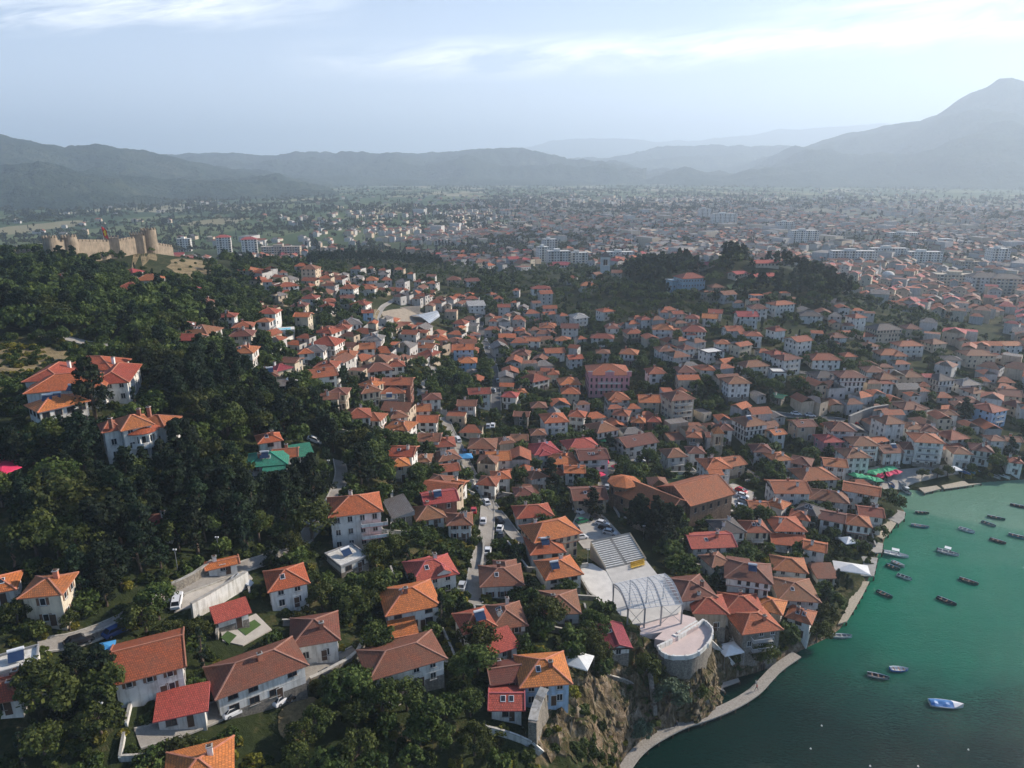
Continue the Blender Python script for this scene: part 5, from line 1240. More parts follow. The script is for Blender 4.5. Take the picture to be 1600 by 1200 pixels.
gwall([(425, 560), (428, 545), (460, 532)], 2.2, .4, WALL['w'], 'white retaining wall of the swimming pool terrace')
# lawns of the walled garden
M_LAWN = plain('mown_lawn', (.045, .085, .018), .95, .2, 2)
for px, lb in (([(345, 998), (356, 988), (370, 995), (358, 1008)], 1), ([(372, 985), (398, 970), (408, 978), (384, 995)], 2), ([(1030, 762), (1060, 742), (1085, 745), (1075, 760), (1045, 768)], 3), ([(1135, 446), (1175, 442), (1170, 450), (1140, 452)], 4)):
    patch('lawn', px, M_LAWN, .30, 1.0)
# pool
q = U(437, 519); o = empty('swimming_pool', (q[0], q[1], q[2]+1.2), .3); tag(o, 'small pale blue swimming pool on a white terrace among the hillside houses', 'pool'); mb = MB(); mb.box(-6, 6, -4, 4, -4, 0, WALL['w']); mb.box(-6, 6, -4, -3.7, .002, .5, WALL['w']); mb.build('terrace', o)
mb = MB(); mb.box(-4.5, 4.5, -2.2, 2.2, 0.001, .06, plain('pool_water', (.10, .45, .55), .05, .05)); mb.build('basin', o); FOOT.append((q[0], q[1], 7, 5, .3))
# ------------------------------------------------------------------ vehicles
def car_parts():
    body = MB(); PB = 'BODY'
    sec = [(-2.1, .35, .62, .78), (-2.0, .28, .85, .84), (-1.2, .26, .93, .86), (-.3, .25, .95, .87), (.9, .25, .92, .87), (1.7, .28, .80, .83), (2.1, .36, .60, .74)]
    return sec
def car_mesh(mat):
    mb = MB(); sec = car_parts(); rows = []
    for x, z0, z1, w in sec: rows.append([(x, -w, z0), (x, -w, z0+(z1-z0)*.6), (x, -w*.9, z1), (x, w*.9, z1), (x, w, z0+(z1-z0)*.6), (x, w, z0)])
    for a, b_ in zip(rows, rows[1:]):
        for k in range(6): j = (k+1) % 6; mb.face([a[j], a[k], b_[k], b_[j]], mat)
    mb.face(rows[0], mat); mb.face(rows[-1][::-1], mat)
    cab = [(-1.75, .70, .90), (-1.25, .62, 1.42), (.35, .62, 1.45), (1.05, .70, .92)]
    q = [[(x, -w, z), (x, w, z)] for x, w, z in cab]
    mb.face([q[1][0], q[2][0], q[2][1], q[1][1]], mat)
    g = MB()
    for a, b_ in ((0, 1), (2, 3)): g.face([q[a][0], q[b_][0], q[b_][1], q[a][1]], M_GLASS)
    g.face([q[0][0], q[3][0], q[2][0], q[1][0]], M_GLASS); g.face([q[0][1], q[1][1], q[2][1], q[3][1]], M_GLASS)
    for a, b_ in ((0, 1), (2, 3)):
        for k in (0, 1): mb.bar(q[a][k], q[b_][k], .07, mat)
    return mb.mesh('body', True), g.mesh('windscreen')
wm_ = MB(); wm_.tube([(0, -.1, 0), (0, .1, 0)], .32, plain('tyre_rubber', (.02, .02, .02), .9, .2), 14); wm_.tube([(0, -.11, 0), (0, .11, 0)], .18, M_METAL, 10); WHEEL = wm_.mesh('wheel')
CARC = {'white': (.72, .72, .72), 'black': (.015, .015, .017), 'silver': (.42, .44, .46), 'dark grey': (.05, .055, .065), 'red': (.45, .02, .02), 'green': (.02, .16, .07), 'blue': (.03, .07, .20)}
CARM = {}
LASTCAR = ['']
def car(px, py, hx, hy, colr, label):
    if colr not in CARM:
        mm = plain('car_paint_'+colr.replace(' ', '_'), CARC[colr], .22, .04, .3, rnd=.05); CARM[colr] = car_mesh(mm)
    a = U(px, py, .3); b_ = U(px+hx, py+hy, .3); yaw = math.atan2(b_[1]-a[1], b_[0]-a[0])
    x, y = a[:2]; z = float(T(x, y))+.24; o = empty('car', (x, y, z), yaw)
    ex = Vector((math.cos(yaw), math.sin(yaw))); zf = float(T(x+ex.x*1.5, y+ex.y*1.5)); zr = float(T(x-ex.x*1.5, y-ex.y*1.5)); o.rotation_euler = (0, -math.atan2(zf-zr, 3), yaw)
    link('body', CARM[colr][0], o); link('window', CARM[colr][1], o)
    for sx in (-1.3, 1.3):
        for sy in (-.78, .78): link('wheel', WHEEL, o, (sx, sy, .32))
    LASTCAR[0] = o.name; tag(o, label, 'car', 'cars parked in the streets'); ROADPTS.append((x, y, 4.5))
for a in [(377, 911, 8, 3, 'silver', 'silver car parked at the end of the curved white wall'), (277, 941, 2, -9, 'white', 'white car parked on the forest road beside the bushy tree'), (123, 1005, 10, -3, 'black', 'dark car in the shade on the lower forest road at left'),
   (443, 1094, 9, -6, 'white', 'white car parked beside a black one on the bottom road'), (461, 1087, 9, -6, 'black', 'black car parked beside the white one on the bottom road'), (511, 1057, 9, -5, 'dark grey', 'dark car in the shadow of the long brown roof on the bottom road'),
   (722, 918, 3, -8, 'silver', 'silver-blue car parked below the crimson-roofed house with balconies'), (755, 816, 1, -8, 'white', 'white car parked on the left arm of the forked street'), (781, 828, 3, -8, 'white', 'white car parked on the right arm of the forked street'),
   (783, 839, 3, -8, 'black', 'dark car behind the white one on the right arm of the forked street'), (762, 863, 1, -8, 'white', 'white car where the forked street joins'), (740, 800, 0, -8, 'red', 'red car parked at the top left of the forked street'), (780, 777, 6, -2, 'dark grey', 'dark car parked at the top of the forked street'),
   (904, 800, 7, 4, 'white', 'white car at the far left corner of the car park beside the stage'), (909, 816, 9, -2, 'green', 'green car parked alone in the middle of the car park beside the stage'), (901, 830, 4, 6, 'black', 'dark car at the lower left side of the car park beside the stage'),
   (907, 841, 8, -1, 'white', 'pale car at the bottom left corner of the car park beside the stage'), (933, 809, 8, 1, 'dark grey', 'dark grey car under the tree of the car park beside the stage'), (941, 820, 8, 2, 'white', 'white car topmost in the right row of the car park beside the stage'),
   (946, 827, 8, 2, 'black', 'black car second in the right row of the car park beside the stage'), (953, 834, 8, 2, 'silver', 'silver car third in the right row of the car park beside the stage'), (902, 787, 8, 4, 'black', 'black car at the top edge of the car park beside the stage'),
   (1130, 748, 1, -6, 'white', 'white car on the lane right of the brick church'), (1128, 762, 7, 4, 'dark grey', 'dark car parked at the end of the brick church'), (1141, 770, 3, 6, 'red', 'red car parked right of the brick church'), (1158, 768, 7, 3, 'red', 'red car in the row right of the brick church'),
   (1160, 776, 7, 2, 'white', 'white car in the row right of the brick church'), (1162, 784, 7, 2, 'silver', 'silver car in the row right of the brick church'), (1158, 793, 7, 1, 'white', 'white car nearest in the row right of the brick church'), (975, 722, 8, 1, 'black', 'dark car on the square above the brick church'),
   (770, 666, 1, -6, 'white', 'white car on the shaded street left of the centre'), (763, 667, 1, -6, 'silver', 'silver car next to the white one on the shaded street'), (1000, 722, 8, 0, 'white', 'white car on the square above the brick church'),
   (733, 523, 5, 1, 'white', 'white car on the shaded yard below the old theatre cover'), (726, 519, 5, 1, 'silver', 'silver car on the shaded yard below the old theatre cover'), (772, 612, 1, -6, 'white', 'white car far up the shaded straight street'),
   (485, 815, 6, -5, 'white', 'white car half hidden under the trees on the forest road'), (553, 695, 5, 2, 'silver', 'silver car among the dark trees of the wooded slope'), (490, 690, 5, 2, 'white', 'white car parked beside the green-roofed house'), (888, 852, 3, 6, 'white', 'white van-like car left of the theatre seating')]:
    car(*a)
# ------------------------------------------------------------------ boats
def boat_mesh(L, Wb, hullm, inm, kind):
    mb = MB(); NS = 9; rows = []
    for i in range(NS):
        t = i/(NS-1); x = -L/2+L*t; w = Wb/2*(1-max(0, (t-.45)/.55)**2.2)*(.78+.22*min(1, t/.25)); w = max(w, .03); zt = .55+.35*max(0, t-.5)**1.5*2; k = .35*w
        rows.append([(x, -w, zt), (x, -w*.75, .02), (x, 0, -.22), (x, w*.75, .02), (x, w, zt)])
    for a, b_ in zip(rows, rows[1:]):
        for k in range(4): mb.face([a[k+1], a[k], b_[k], b_[k+1]], hullm)
    mb.face(rows[0][::-1], hullm); ins = MB()
    inn = [[(x, y*.84, z-.06) for x, y, z in (r[0], r[4])] for r in rows]
    for a, b_, ra, rb_ in zip(inn, inn[1:], rows, rows[1:]):
        mb.face([ra[0], a[0], b_[0], rb_[0]][::-1], M_RAIL if kind != 'brown' else hullm); mb.face([ra[4], rb_[4], b_[1], a[1]][::-1], M_RAIL if kind != 'brown' else hullm)
        z = .12
        for s in (0, 1): f4 = [a[s], b_[s], (b_[s][0], b_[s][1]*.85, z), (a[s][0], a[s][1]*.85, z)]; ins.face(f4, inm); 
        ins.face([(a[0][0], a[0][1]*.85, z), (b_[0][0], b_[0][1]*.85, z), (b_[1][0], b_[1][1]*.85, z), (a[1][0], a[1][1]*.85, z)], inm)
    return mb.mesh('hull', True), ins.mesh('inside')
BH = {'white': plain('boat_white', (.72, .72, .70), .3, .1), 'green': plain('boat_green', (.02, .12, .09), .4, .15), 'dark': plain('boat_dark', (.03, .045, .05), .4, .2), 'blue': plain('boat_blue', (.02, .16, .42), .5, .15), 'teal': plain('boat_teal', (.03, .20, .24), .4, .15), 'grey': plain('boat_grey', (.33, .34, .33), .5, .2), 'brown': plain('boat_timber', (.20, .11, .06), .6, .2)}
def boat(px, py, ang, L, Wb, hc, ic, kind, label, z=0.0, on=None):
    L *= .80; Wb *= .88
    q = P(px, py, 0) if on is None else U(px, py, .2)
    o = empty('boat', (q[0], q[1], z if on is None else q[2]), 0)
    b_ = P(px+10*math.cos(R(ang)), py+10*math.sin(R(ang)), 0); a = P(px, py, 0); o.rotation_euler = (0, 0, math.atan2(b_[1]-a[1], b_[0]-a[0]))
    h, i_ = boat_mesh(L, Wb, BH[hc], BH[ic], hc); link('hull', h, o); link('inside', i_, o)
    if kind in ('row', 'motor'):
        for x in (-.28, .0, .25):
            mb = MB(); mb.box(x*L-.13, x*L+.13, -Wb*.40, Wb*.40, .36, .42, BH['brown'] if hc != 'white' else BH['grey']); mb.build('bench', o)
    if kind == 'motor':
        mb = MB(); mb.box(-L/2-.25, -L/2+.05, -.18, .18, .25, .95, BH['dark']); mb.build('outboard_engine', o)
        mb = MB(); mb.face([(L*.12, -Wb*.3, .7), (L*.12, Wb*.3, .7), (L*.05, Wb*.28, 1.15), (L*.05, -Wb*.28, 1.15)], M_GLASS); mb.build('windscreen', o)
        mb = MB(); mb.box(-L*.2, L*.1, -Wb*.36, Wb*.36, 1.75, 1.83, BH['white']); [mb.bar((x, y, .5), (x, y, 1.75), .05, M_METAL) for x in (-L*.19, L*.09) for y in (-Wb*.33, Wb*.33)]; mb.build('canopy', o)
    if kind == 'cover':
        mb = MB(); NS = 7; rows = []
        for i in range(NS):
            t = i/(NS-1); x = -L/2+L*.68*t; w = Wb/2*.98*(.8+.2*min(1, t/.2)); rows.append([(x, -w, .5), (x, -w*.5, .78+.12*math.sin(i*1.9)), (x, 0, .95+.1*math.sin(i*2.3)), (x, w*.5, .78), (x, w, .5)])
        for a, b2 in zip(rows, rows[1:]):
            for k in range(4): mb.face([a[k+1], a[k], b2[k], b2[k+1]], BH['blue'])
        mb.face(rows[0][::-1], BH['blue']); mb.build('blue_tarpaulin', o, smooth=True)
        mb = MB(); mb.face([(L*.18, -Wb*.46, .62), (L*.5, 0, .98), (L*.18, Wb*.46, .62), (L*.18, 0, .95)], BH['white']); mb.build('foredeck', o)
    tag(o, label, 'boat', 'boats moored in the bay'); return o
D_ = lambda x, y: (1200+x/2.4, 700+y/2.4)
for x, y, ang, L, Wb, hc, ic, kd, lb in [(578, 246, 5, 5.2, 1.7, 'green', 'dark', 'row', 'small dark green boat, the nearest to the harbour beach'), (570, 296, 8, 6.4, 1.9, 'teal', 'grey', 'row', 'dark teal boat with a pale cover just below the small green one'), (855, 265, 12, 6.2, 1.8, 'green', 'dark', 'row', 'dark green boat above the small grey-green one, near the right'),
   (827, 287, 20, 5.2, 1.7, 'grey', 'green', 'row', 'grey-green boat left below the dark green one'), (745, 311, 18, 5.6, 2.0, 'white', 'grey', 'row', 'white open boat alone in the pale water'), (937, 335, 14, 6.3, 1.9, 'teal', 'dark', 'row', 'teal boat at the right edge beside the dark one'), (942, 221, 12, 6.5, 1.9, 'dark', 'dark', 'row', 'dark boat cut by the right edge, highest in the bay'),
   (861, 352, 17, 5.4, 1.8, 'dark', 'brown', 'row', 'dark boat below the grey-green one'), (675, 395, 15, 7.0, 2.5, 'white', 'grey', 'motor', 'white motorboat with a small canopy out in the middle of the bay'), (480, 402, 12, 8.2, 2.6, 'white', 'white', 'motor', 'long white motorboat with a canopy beside the jetties'),
   (488, 438, 25, 4.8, 1.7, 'grey', 'white', 'row', 'pale grey boat moored above the green one by the jetties'), (468, 450, 20, 4.8, 1.7, 'green', 'green', 'row', 'green boat moored beside the pale grey one by the jetties'), (511, 487, 20, 4.8, 1.6, 'white', 'dark', 'row', 'slim white and dark boat below the pair at the jetties'),
   (437, 552, 25, 5.2, 1.8, 'dark', 'green', 'row', 'dark boat close to the shore below the jetties'), (752, 503, 18, 5.9, 1.8, 'green', 'brown', 'row', 'green boat with a brown timber inside in the middle of the bay'), (669, 577, 22, 6.0, 1.8, 'dark', 'dark', 'row', 'long black boat in the middle of the bay'),
   (276, 709, 2, 6.0, 1.7, 'white', 'grey', 'row', 'slim white boat tied up at the tip of the quay'), (491, 834, 3, 5.0, 1.9, 'blue', 'white', 'row', 'small bright blue and white boat above the grey one'), (413, 860, 12, 5.6, 1.8, 'grey', 'dark', 'row', 'weathered grey boat left of the bright blue one'),
   (668, 966, 6, 8.4, 2.9, 'white', 'white', 'cover', 'white boat under a bright blue tarpaulin, the nearest boat in the bay')]:
    boat(*D_(x, y), ang, L, Wb, hc, ic, kd, lb)
H_ = lambda x, y: (1200+x/3, 450+y/3)
for x, y, ang, hc, ic, kd, lb in [(582, 928, 50, 'blue', 'blue', 'row', 'blue boat pulled up on the harbour beach'), (632, 920, 40, 'white', 'grey', 'row', 'white boat pulled up on the harbour beach, upper one'), (640, 935, 30, 'white', 'white', 'row', 'white boat pulled up on the harbour beach, middle one'), (650, 958, 30, 'white', 'dark', 'motor', 'white motorboat with a canopy beached beside the jetty'),
   (925, 868, 25, 'blue', 'blue', 'row', 'pale blue boat laid up behind the round trees, left one'), (948, 862, 25, 'teal', 'grey', 'row', 'teal boat laid up behind the round trees, middle one'), (970, 858, 25, 'blue', 'grey', 'row', 'blue boat laid up behind the round trees, right one'),
   (1060, 885, 20, 'grey', 'dark', 'row', 'grey boat ashore under the waterfront bushes'), (1105, 885, 20, 'white', 'grey', 'row', 'white boat ashore under the waterfront bushes')]:
    boat(*H_(x, y), ang, 5.5, 1.8, hc, ic, kd, lb, on=1)
bu = MB(); bu.lathe([(0, -.1), (.14, -.06), (.18, .05), (.12, .16), (.03, .2), (.03, .3), (0, .3)], BH['white'], 12); bu = bu.mesh('buoy', True)
for (x, y), lb in zip([(201, 1042), (751, 1132), (383, 1193), (563, 1194), (160, 1128)], ['white buoy alone in the dark water left of the covered boat', 'white buoy below the boat with the blue tarpaulin', 'white buoy at the bottom edge, left one', 'white buoy at the bottom edge, right one', 'white buoy floating off the end of the boardwalk']):
    q = P(*D_(x, y), 0); o = link('buoy', bu, None, (q[0], q[1], 0)); tag(o, lb, 'buoy', 'mooring buoys')
# ------------------------------------------------------------------ jetties and quays
def deck(px, z, mat, label, name='jetty', posts=True, cat='jetty'):
    pts = [P(x, y, z)[:2] for x, y in px]; o = empty(name, (0, 0, 0)); tag(o, label, cat); mb = MB(); mb.prism([tuple(q) for q in pts], z-.3, z, mat); mb.build('deck', o); ps = MB()
    for q in densify(pts+[pts[0]], 3): ps.bar((*q, -2.5), (*q, z-.28), .3, M_WOODF)
    ps.build('post', o); c = np.mean(pts, 0); FOOT.append((c[0], c[1], 3, 3, 0)); return o
M_BOARD = plain('jetty_planks', (.42, .36, .27), .85, .3, 2.5)
deck([D_(*q) for q in [(330, 372), (332, 342), (410, 352), (432, 358), (428, 392), (400, 392)]], 1.5, M_PAVE, 'pale concrete jetty deck with a blue awning frame above the white motorboat')
deck([D_(*q) for q in [(275, 420), (345, 425), (352, 405), (412, 412), (398, 480), (352, 478), (290, 462)]], 1.5, M_CONC, 'concrete quay deck below the long green pergola')
deck([D_(*q) for q in [(375, 318), (415, 268), (488, 272), (452, 322), (430, 340)]], 1.3, M_BOARD, 'timber jetty with steps below the stone house at the water')
deck([D_(*q) for q in [(440, 262), (462, 225), (515, 240), (512, 262), (490, 283)]], 1.4, M_CONC, 'small rocky quay below the blank white house')
deck([D_(*q) for q in [(310, 540), (340, 500), (380, 500), (355, 550), (320, 610), (295, 650), (262, 660), (300, 590)]], 1.2, M_BOARD, 'long plank quay along the shore under the ochre house')
deck([D_(*q) for q in [(565, 150), (632, 140), (650, 152), (588, 168)]], 1.0, M_BOARD, 'timber landing stage in front of the round trees, left half', name='landing_stage')
deck([D_(*q) for q in [(650, 140), (735, 122), (752, 134), (800, 132), (740, 142), (662, 153)]], .9, M_BOARD, 'timber landing stage in front of the round trees, right half', name='landing_stage')
C_ = lambda x, y: (800+x/3, 800+y/3)
deck([C_(*q) for q in [(885, 850), (940, 812), (1060, 778), (1068, 792), (985, 822), (1000, 842), (950, 820)]], .8, M_PAVE, 'pale stone landing behind the boardwalk below the round terrace')
def awning(px, py, w, d, h, colm, label, yaw=0, name='awning', cat='awning', hz=0):
    q = U(px, py, h); z = q[2]-h; o = empty(name, (q[0], q[1], z), yaw); tag(o, label, cat); mb = MB()
    c4 = [(-w/2, -d/2), (w/2, -d/2), (w/2, d/2), (-w/2, d/2)]
    for i in range(4):
        a, b_ = c4[i], c4[(i+1) % 4]; mb.face([(*a, h), (*b_, h), (0, 0, h+min(w, d)*.22)], colm); mb.face([(*a, h-.25), (*b_, h-.25), (*b_, h), (*a, h)], colm); mb.face([(*b_, h-.01), (*a, h-.01), (0, 0, h+min(w, d)*.21)], colm)
    mb.build('canopy', o); ps = MB()
    for a in c4: ps.bar((*a, -.5), (*a, h-.2), .07, M_METAL)
    ps.build('pole', o); return o
MG = plain('green_parasol_cloth', (.03, .34, .16), .8, .1); MR = plain('crimson_parasol_cloth', (.62, .03, .10), .8, .1); MW = plain('white_canvas', (.70, .70, .68), .8, .1); MBt = plain('blue_tarp', (.05, .25, .50), .7, .1)
def parasol(px, py, s, mat, label, group):
    q = U(px, py, 2.4); o = empty('parasol', (q[0], q[1], q[2]-2.4), R((px*7) % 90)); tag(o, label, 'parasol', group); mb = MB(); mb.lathe([(s*.72, 2.25), (s*.7, 2.4), (0, 3.1)], mat, 4); mb.build('canopy', o); mb = MB(); mb.bar((0, 0, -.6), (0, 0, 3.1), .08, M_METAL); mb.build('pole', o)
for i in range(5): parasol(*H_(408+i*26, 874+i*6), 3.4, MG, f'green parasol on the waterfront square, {ORD[i]} from the left of the front green row' if i else 'green parasol on the waterfront square, leftmost of the front green row', 'parasols on the waterfront square')
for i in range(5): parasol(*H_(490+i*23, 864-i*5), 3.4, MG, f'green parasol on the waterfront square, {ORD[i]} from the left of the rear green row' if i else 'green parasol on the waterfront square, leftmost of the rear green row', 'parasols on the waterfront square')
for i in range(5): parasol(*H_(522+i*20, 879-i*5), 3.1, MR, f'crimson parasol on the waterfront square, {ORD[i]} from the left of its row' if i else 'crimson parasol on the waterfront square, leftmost of its row', 'parasols on the waterfront square')
for i, (x, y) in enumerate([(2, 712), (10, 724), (4, 734), (-6, 722)]): parasol(x, y, 4.6, MR, f'crimson parasol at the left edge below the hotel, {["top","right","bottom","left"][i]} one of the cluster', 'crimson parasols at the left edge')
parasol(6, 680, 4.6, MG, 'green parasol at the left edge just below the hotel', 'crimson parasols at the left edge')
for i in range(4): parasol(*G_(560+i*25, 782), 3.0, MR, f'crimson parasol in the row on the square above the brick church, {["leftmost", "second", "third", "rightmost"][i]}', 'crimson parasols above the brick church')
for i in range(4): parasol(*G_(470+i*9, 825-i*22), 3.0, MR, f'crimson parasol along the terrace left of the church square, {["lowest", "second from below", "third from below", "topmost"][i]}', 'crimson parasols along the terrace')
parasol(*G_(490, 640), 3.4, MG, 'green parasol among the houses above the church square', 'single parasols'); 
awning(*F_(1122, 728), 4.5, 4, 2.6, MBt, 'bright blue canopy by the steps above the forked street', .2)
awning(*C_(1020, 640), 5, 4, 2.8, MW, 'white canvas canopy beside the water below the round terrace, left one', .3); awning(*C_(1165, 612), 5.5, 5, 2.8, MW, 'white peaked canopy beside the water below the stone house, right one', .2)
awning(*C_(305, 690), 5.5, 4.5, 2.6, MW, 'pale flat awning at the corner of the orange house on the cliff', -.4); awning(*D_(300, 345), 4, 4, 2.6, MW, 'white peaked canopy behind the blue boat deck', .2)
awning(*D_(312, 448), 9, 5, 2.8, MW, 'wide white flat canopy on the quay below the pergola', -.3); awning(*(163, 1010), 3.0, 2.4, 2.4, MBt, 'bright blue tarpaulin beside the big orange double roof', .4)
awning(*H_(865, 845), 5, 4, 2.6, MW, 'pale canopy beside the wide bluish waterfront house', .1)
# street lamps
lm_ = MB(); lm_.tube([(0, 0, -.5), (0, 0, 4.4)], .06, M_METAL, 7); lp = lm_.mesh('pole'); lm_ = MB(); lm_.lathe([(0, 4.8), (.16, 4.72), (.18, 4.58), (.1, 4.42), (0, 4.42)], MW, 10); lm_.v = [(x+.22, y, z) for x, y, z in lm_.v]; lh = lm_.mesh('lamp_head')
for (x, y), lb in [((918, 884), 'street lamp with round heads beside the side floor of the stage'), ((278, 893), 'street lamp at the edge of the forest road behind the stone wall'), ((343, 872), 'street lamp among the trees above the parked silver car'), ((165, 1140), 'tall lamp post among the trees at the bottom left'), ((1044, 880), 'street lamp right of the stage deck'), ((1005, 845), 'street lamp at the top right corner of the seating'),
                  ((985, 728), 'street lamp on the square above the brick church'), ((515, 745), 'street lamp beside the forest road above the tall white house'), ((943, 800), 'street lamp at the top of the car park')]:
    q = U(x, y); o = empty('street_lamp', tuple(q)); tag(o, lb, 'street lamp'); link('pole', lp, o); link('lamp_head', lh, o); c = link('lamp_head', lh, o); c.rotation_euler = (0, 0, math.pi)
# ------------------------------------------------------------------ people
def person(x, y, z, yaw, stride, top, legs, label):
    J = [((0, 0, .93), .13), ((0, 0, 1.15), .125), ((0, 0, 1.38), .14), ((0, 0, 1.5), .055), ((0, .01, 1.66), .105), ((0, .01, 1.74), .07)]
    Ed = [(0, 1), (1, 2), (2, 3), (3, 4), (4, 5)]
    for s in (-1, 1):
        k = len(J); ph = s*stride
        J += [((s*.09, 0, .88), .10), ((s*.1, .22*ph+.03, .48), .065), ((s*.1, .42*ph-.05 if ph < 0 else .36*ph, .07), .045), ((s*.11, .42*ph+.1 if ph < 0 else .36*ph+.14, .04), .04)]
        Ed += [(0, k), (k, k+1), (k+1, k+2), (k+2, k+3)]
        k = len(J); J += [((s*.19, 0, 1.40), .06), ((s*.25, -.1*ph, 1.14), .045), ((s*.24, -.22*ph+.08, .90), .035), ((s*.24, -.25*ph+.11, .80), .032)]
        Ed += [(2, k), (k, k+1), (k+1, k+2), (k+2, k+3)]
    me = bpy.data.meshes.new('person'); me.from_pydata([j[0] for j in J], Ed, [])
    m, nt, b = nodes('clothing'); sx = nt.nodes.new('ShaderNodeSeparateXYZ'); nt.links.new(objc(nt), sx.inputs[0])
    r = ramp(nt, [(0, legs), (.93/2, top), (1.47/2, (.42, .24, .16)), (1.68/2, (.04, .025, .015))], 'CONSTANT'); nt.links.new(mathn(nt, 'MULTIPLY', sx.outputs[2], .5), r.inputs[0]); nt.links.new(r.outputs[0], b.inputs['Base Color'])
    me.materials.append(m); o = link('person', me, None, (x, y, z), yaw); sk = o.modifiers.new('s', 'SKIN'); sk.use_smooth_shade = True
    for v, j in zip(me.skin_vertices[0].data, J): v.radius = (j[1], j[1]*.8)
    me.skin_vertices[0].data[0].use_root = True
    sb = o.modifiers.new('d', 'SUBSURF'); sb.levels = 1; sb.render_levels = 2
    tag(o, label, 'person'); return o
for (px, py, tp, lg, lb, yw, of) in [(1059, 1135, (.04, .05, .08), (.03, .03, .05), 'person in dark clothes walking on the boardwalk below the grey-green tree', 1.0, 0), (1183, 1079, (.5, .08, .06), (.05, .06, .10), 'person in a red top walking on the boardwalk near its upper bend', 1.2, 0), (1186, 1075, (.6, .6, .58), (.06, .06, .07), 'person in a white top walking beside the one in red on the boardwalk', 1.2, 1)]:
    q = P(px, py, 1.1); i = int(np.argmin([np.hypot(*(w_-q[:2])) for w_ in WALKW])); w_ = WALKW[i]; person(w_[0]+.3-.7*of, w_[1]+.5*of, 1.10, -yw, 1, tp, lg, lb)

# more parked cars, read as loosely as the photograph shows them
AUTOCAR = []
_rc = random.Random(77)
def autocar(px, n_, cols):
    w_ = densify(smooth([U(x, y)[:2] for x, y in px]), 1.5); tot = len(w_)
    for q_ in range(n_):
        i = _rc.randrange(2, tot-2); t = w_[i+1]-w_[i-1]; t /= np.linalg.norm(t)+1e-9; nn = np.array([-t[1], t[0]])*_rc.choice([-1, 1])*1.3; p_ = w_[i]+nn
        if any(math.hypot(p_[0]-a[0], p_[1]-a[1]) < 5 for a in AUTOCAR): continue
        AUTOCAR.append(tuple(p_)); col_ = _rc.choice(cols); px_, py_, _ = pix(p_[0], p_[1], float(T(*p_))); px2, py2, _ = pix(p_[0]+t[0]*3, p_[1]+t[1]*3, float(T(*(p_+t*3))))
        car(float(px_), float(py_), float(px2-px_), float(py2-py_), col_, 'x'); want(bpy.context.scene.objects[LASTCAR[0]], float(px_), float(py_), f'{col_} car parked in the street', '')
for px, n_ in (([(830,860),(805,840),(785,812),(768,790),(755,768),(738,745),(720,705),(700,670),(690,640)], 9), ([(775,640),(775,600),(768,560),(752,520)], 7), ([(940,785),(942,760),(950,735),(962,720),(1010,715),(1080,718),(1110,740)], 6), ([(60,1010),(130,1000),(200,970),(230,945)], 2),
    ([(1170,640),(1230,650),(1290,655),(1340,660)], 6), ([(420,600),(450,575),(490,560),(520,540),(560,520),(590,500)], 6), ([(350,1108),(400,1085),(470,1062)], 1), ([(1300,755),(1330,740),(1370,735)], 3), ([(940,560),(1000,568),(1080,560),(1160,565)], 5)):
    autocar(px, n_, ['white', 'white', 'silver', 'black', 'dark grey', 'red', 'blue'])
# ------------------------------------------------------------------ vegetation
def leaf_mat(name, c0, c1, c2):
    m, nt, b = nodes(name); a = nt.nodes.new('ShaderNodeAttribute'); a.attribute_name = 'tint'
    r = ramp(nt, [(0, c0), (.5, c1), (1, c2)]); nt.links.new(a.outputs['Fac'], r.inputs[0]); oi = nt.nodes.new('ShaderNodeObjectInfo'); hsv = nt.nodes.new('ShaderNodeHueSaturation')
    nt.links.new(r.outputs[0], hsv.inputs['Color']); nt.links.new(mathn(nt, 'MULTIPLY_ADD', oi.outputs['Random'], .6, .7), hsv.inputs['Value']); nt.links.new(mathn(nt, 'MULTIPLY_ADD', oi.outputs['Random'], .05, .475), hsv.inputs['Hue'])
    nt.links.new(hsv.outputs[0], b.inputs['Base Color']); b.inputs['Roughness'].default_value = .75; b.inputs['Specular IOR Level'].default_value = .2
    tr = nt.nodes.new('ShaderNodeBsdfTranslucent'); nt.links.new(hsv.outputs[0], tr.inputs['Color']); mx = nt.nodes.new('ShaderNodeMixShader'); mx.inputs[0].default_value = .25
    out = nt.nodes['Material Output']; nt.links.new(b.outputs[0], mx.inputs[1]); nt.links.new(tr.outputs[0], mx.inputs[2]); nt.links.new(mx.outputs[0], out.inputs['Surface']); return m
LM_ = {'broad': leaf_mat('broadleaf_foliage', (.022, .034, .007), (.050, .068, .014), (.110, .128, .030)), 'pine': leaf_mat('pine_needles', (.007, .016, .008), (.015, .029, .012), (.030, .048, .017)),
       'cyp': leaf_mat('cypress_foliage', (.010, .022, .012), (.018, .034, .018), (.03, .048, .022)), 'dry': leaf_mat('yellow_shrub_foliage', (.08, .075, .015), (.17, .15, .02), (.26, .21, .04)), 'grey': leaf_mat('grey_green_foliage', (.06, .10, .06), (.10, .15, .09), (.16, .22, .13))}
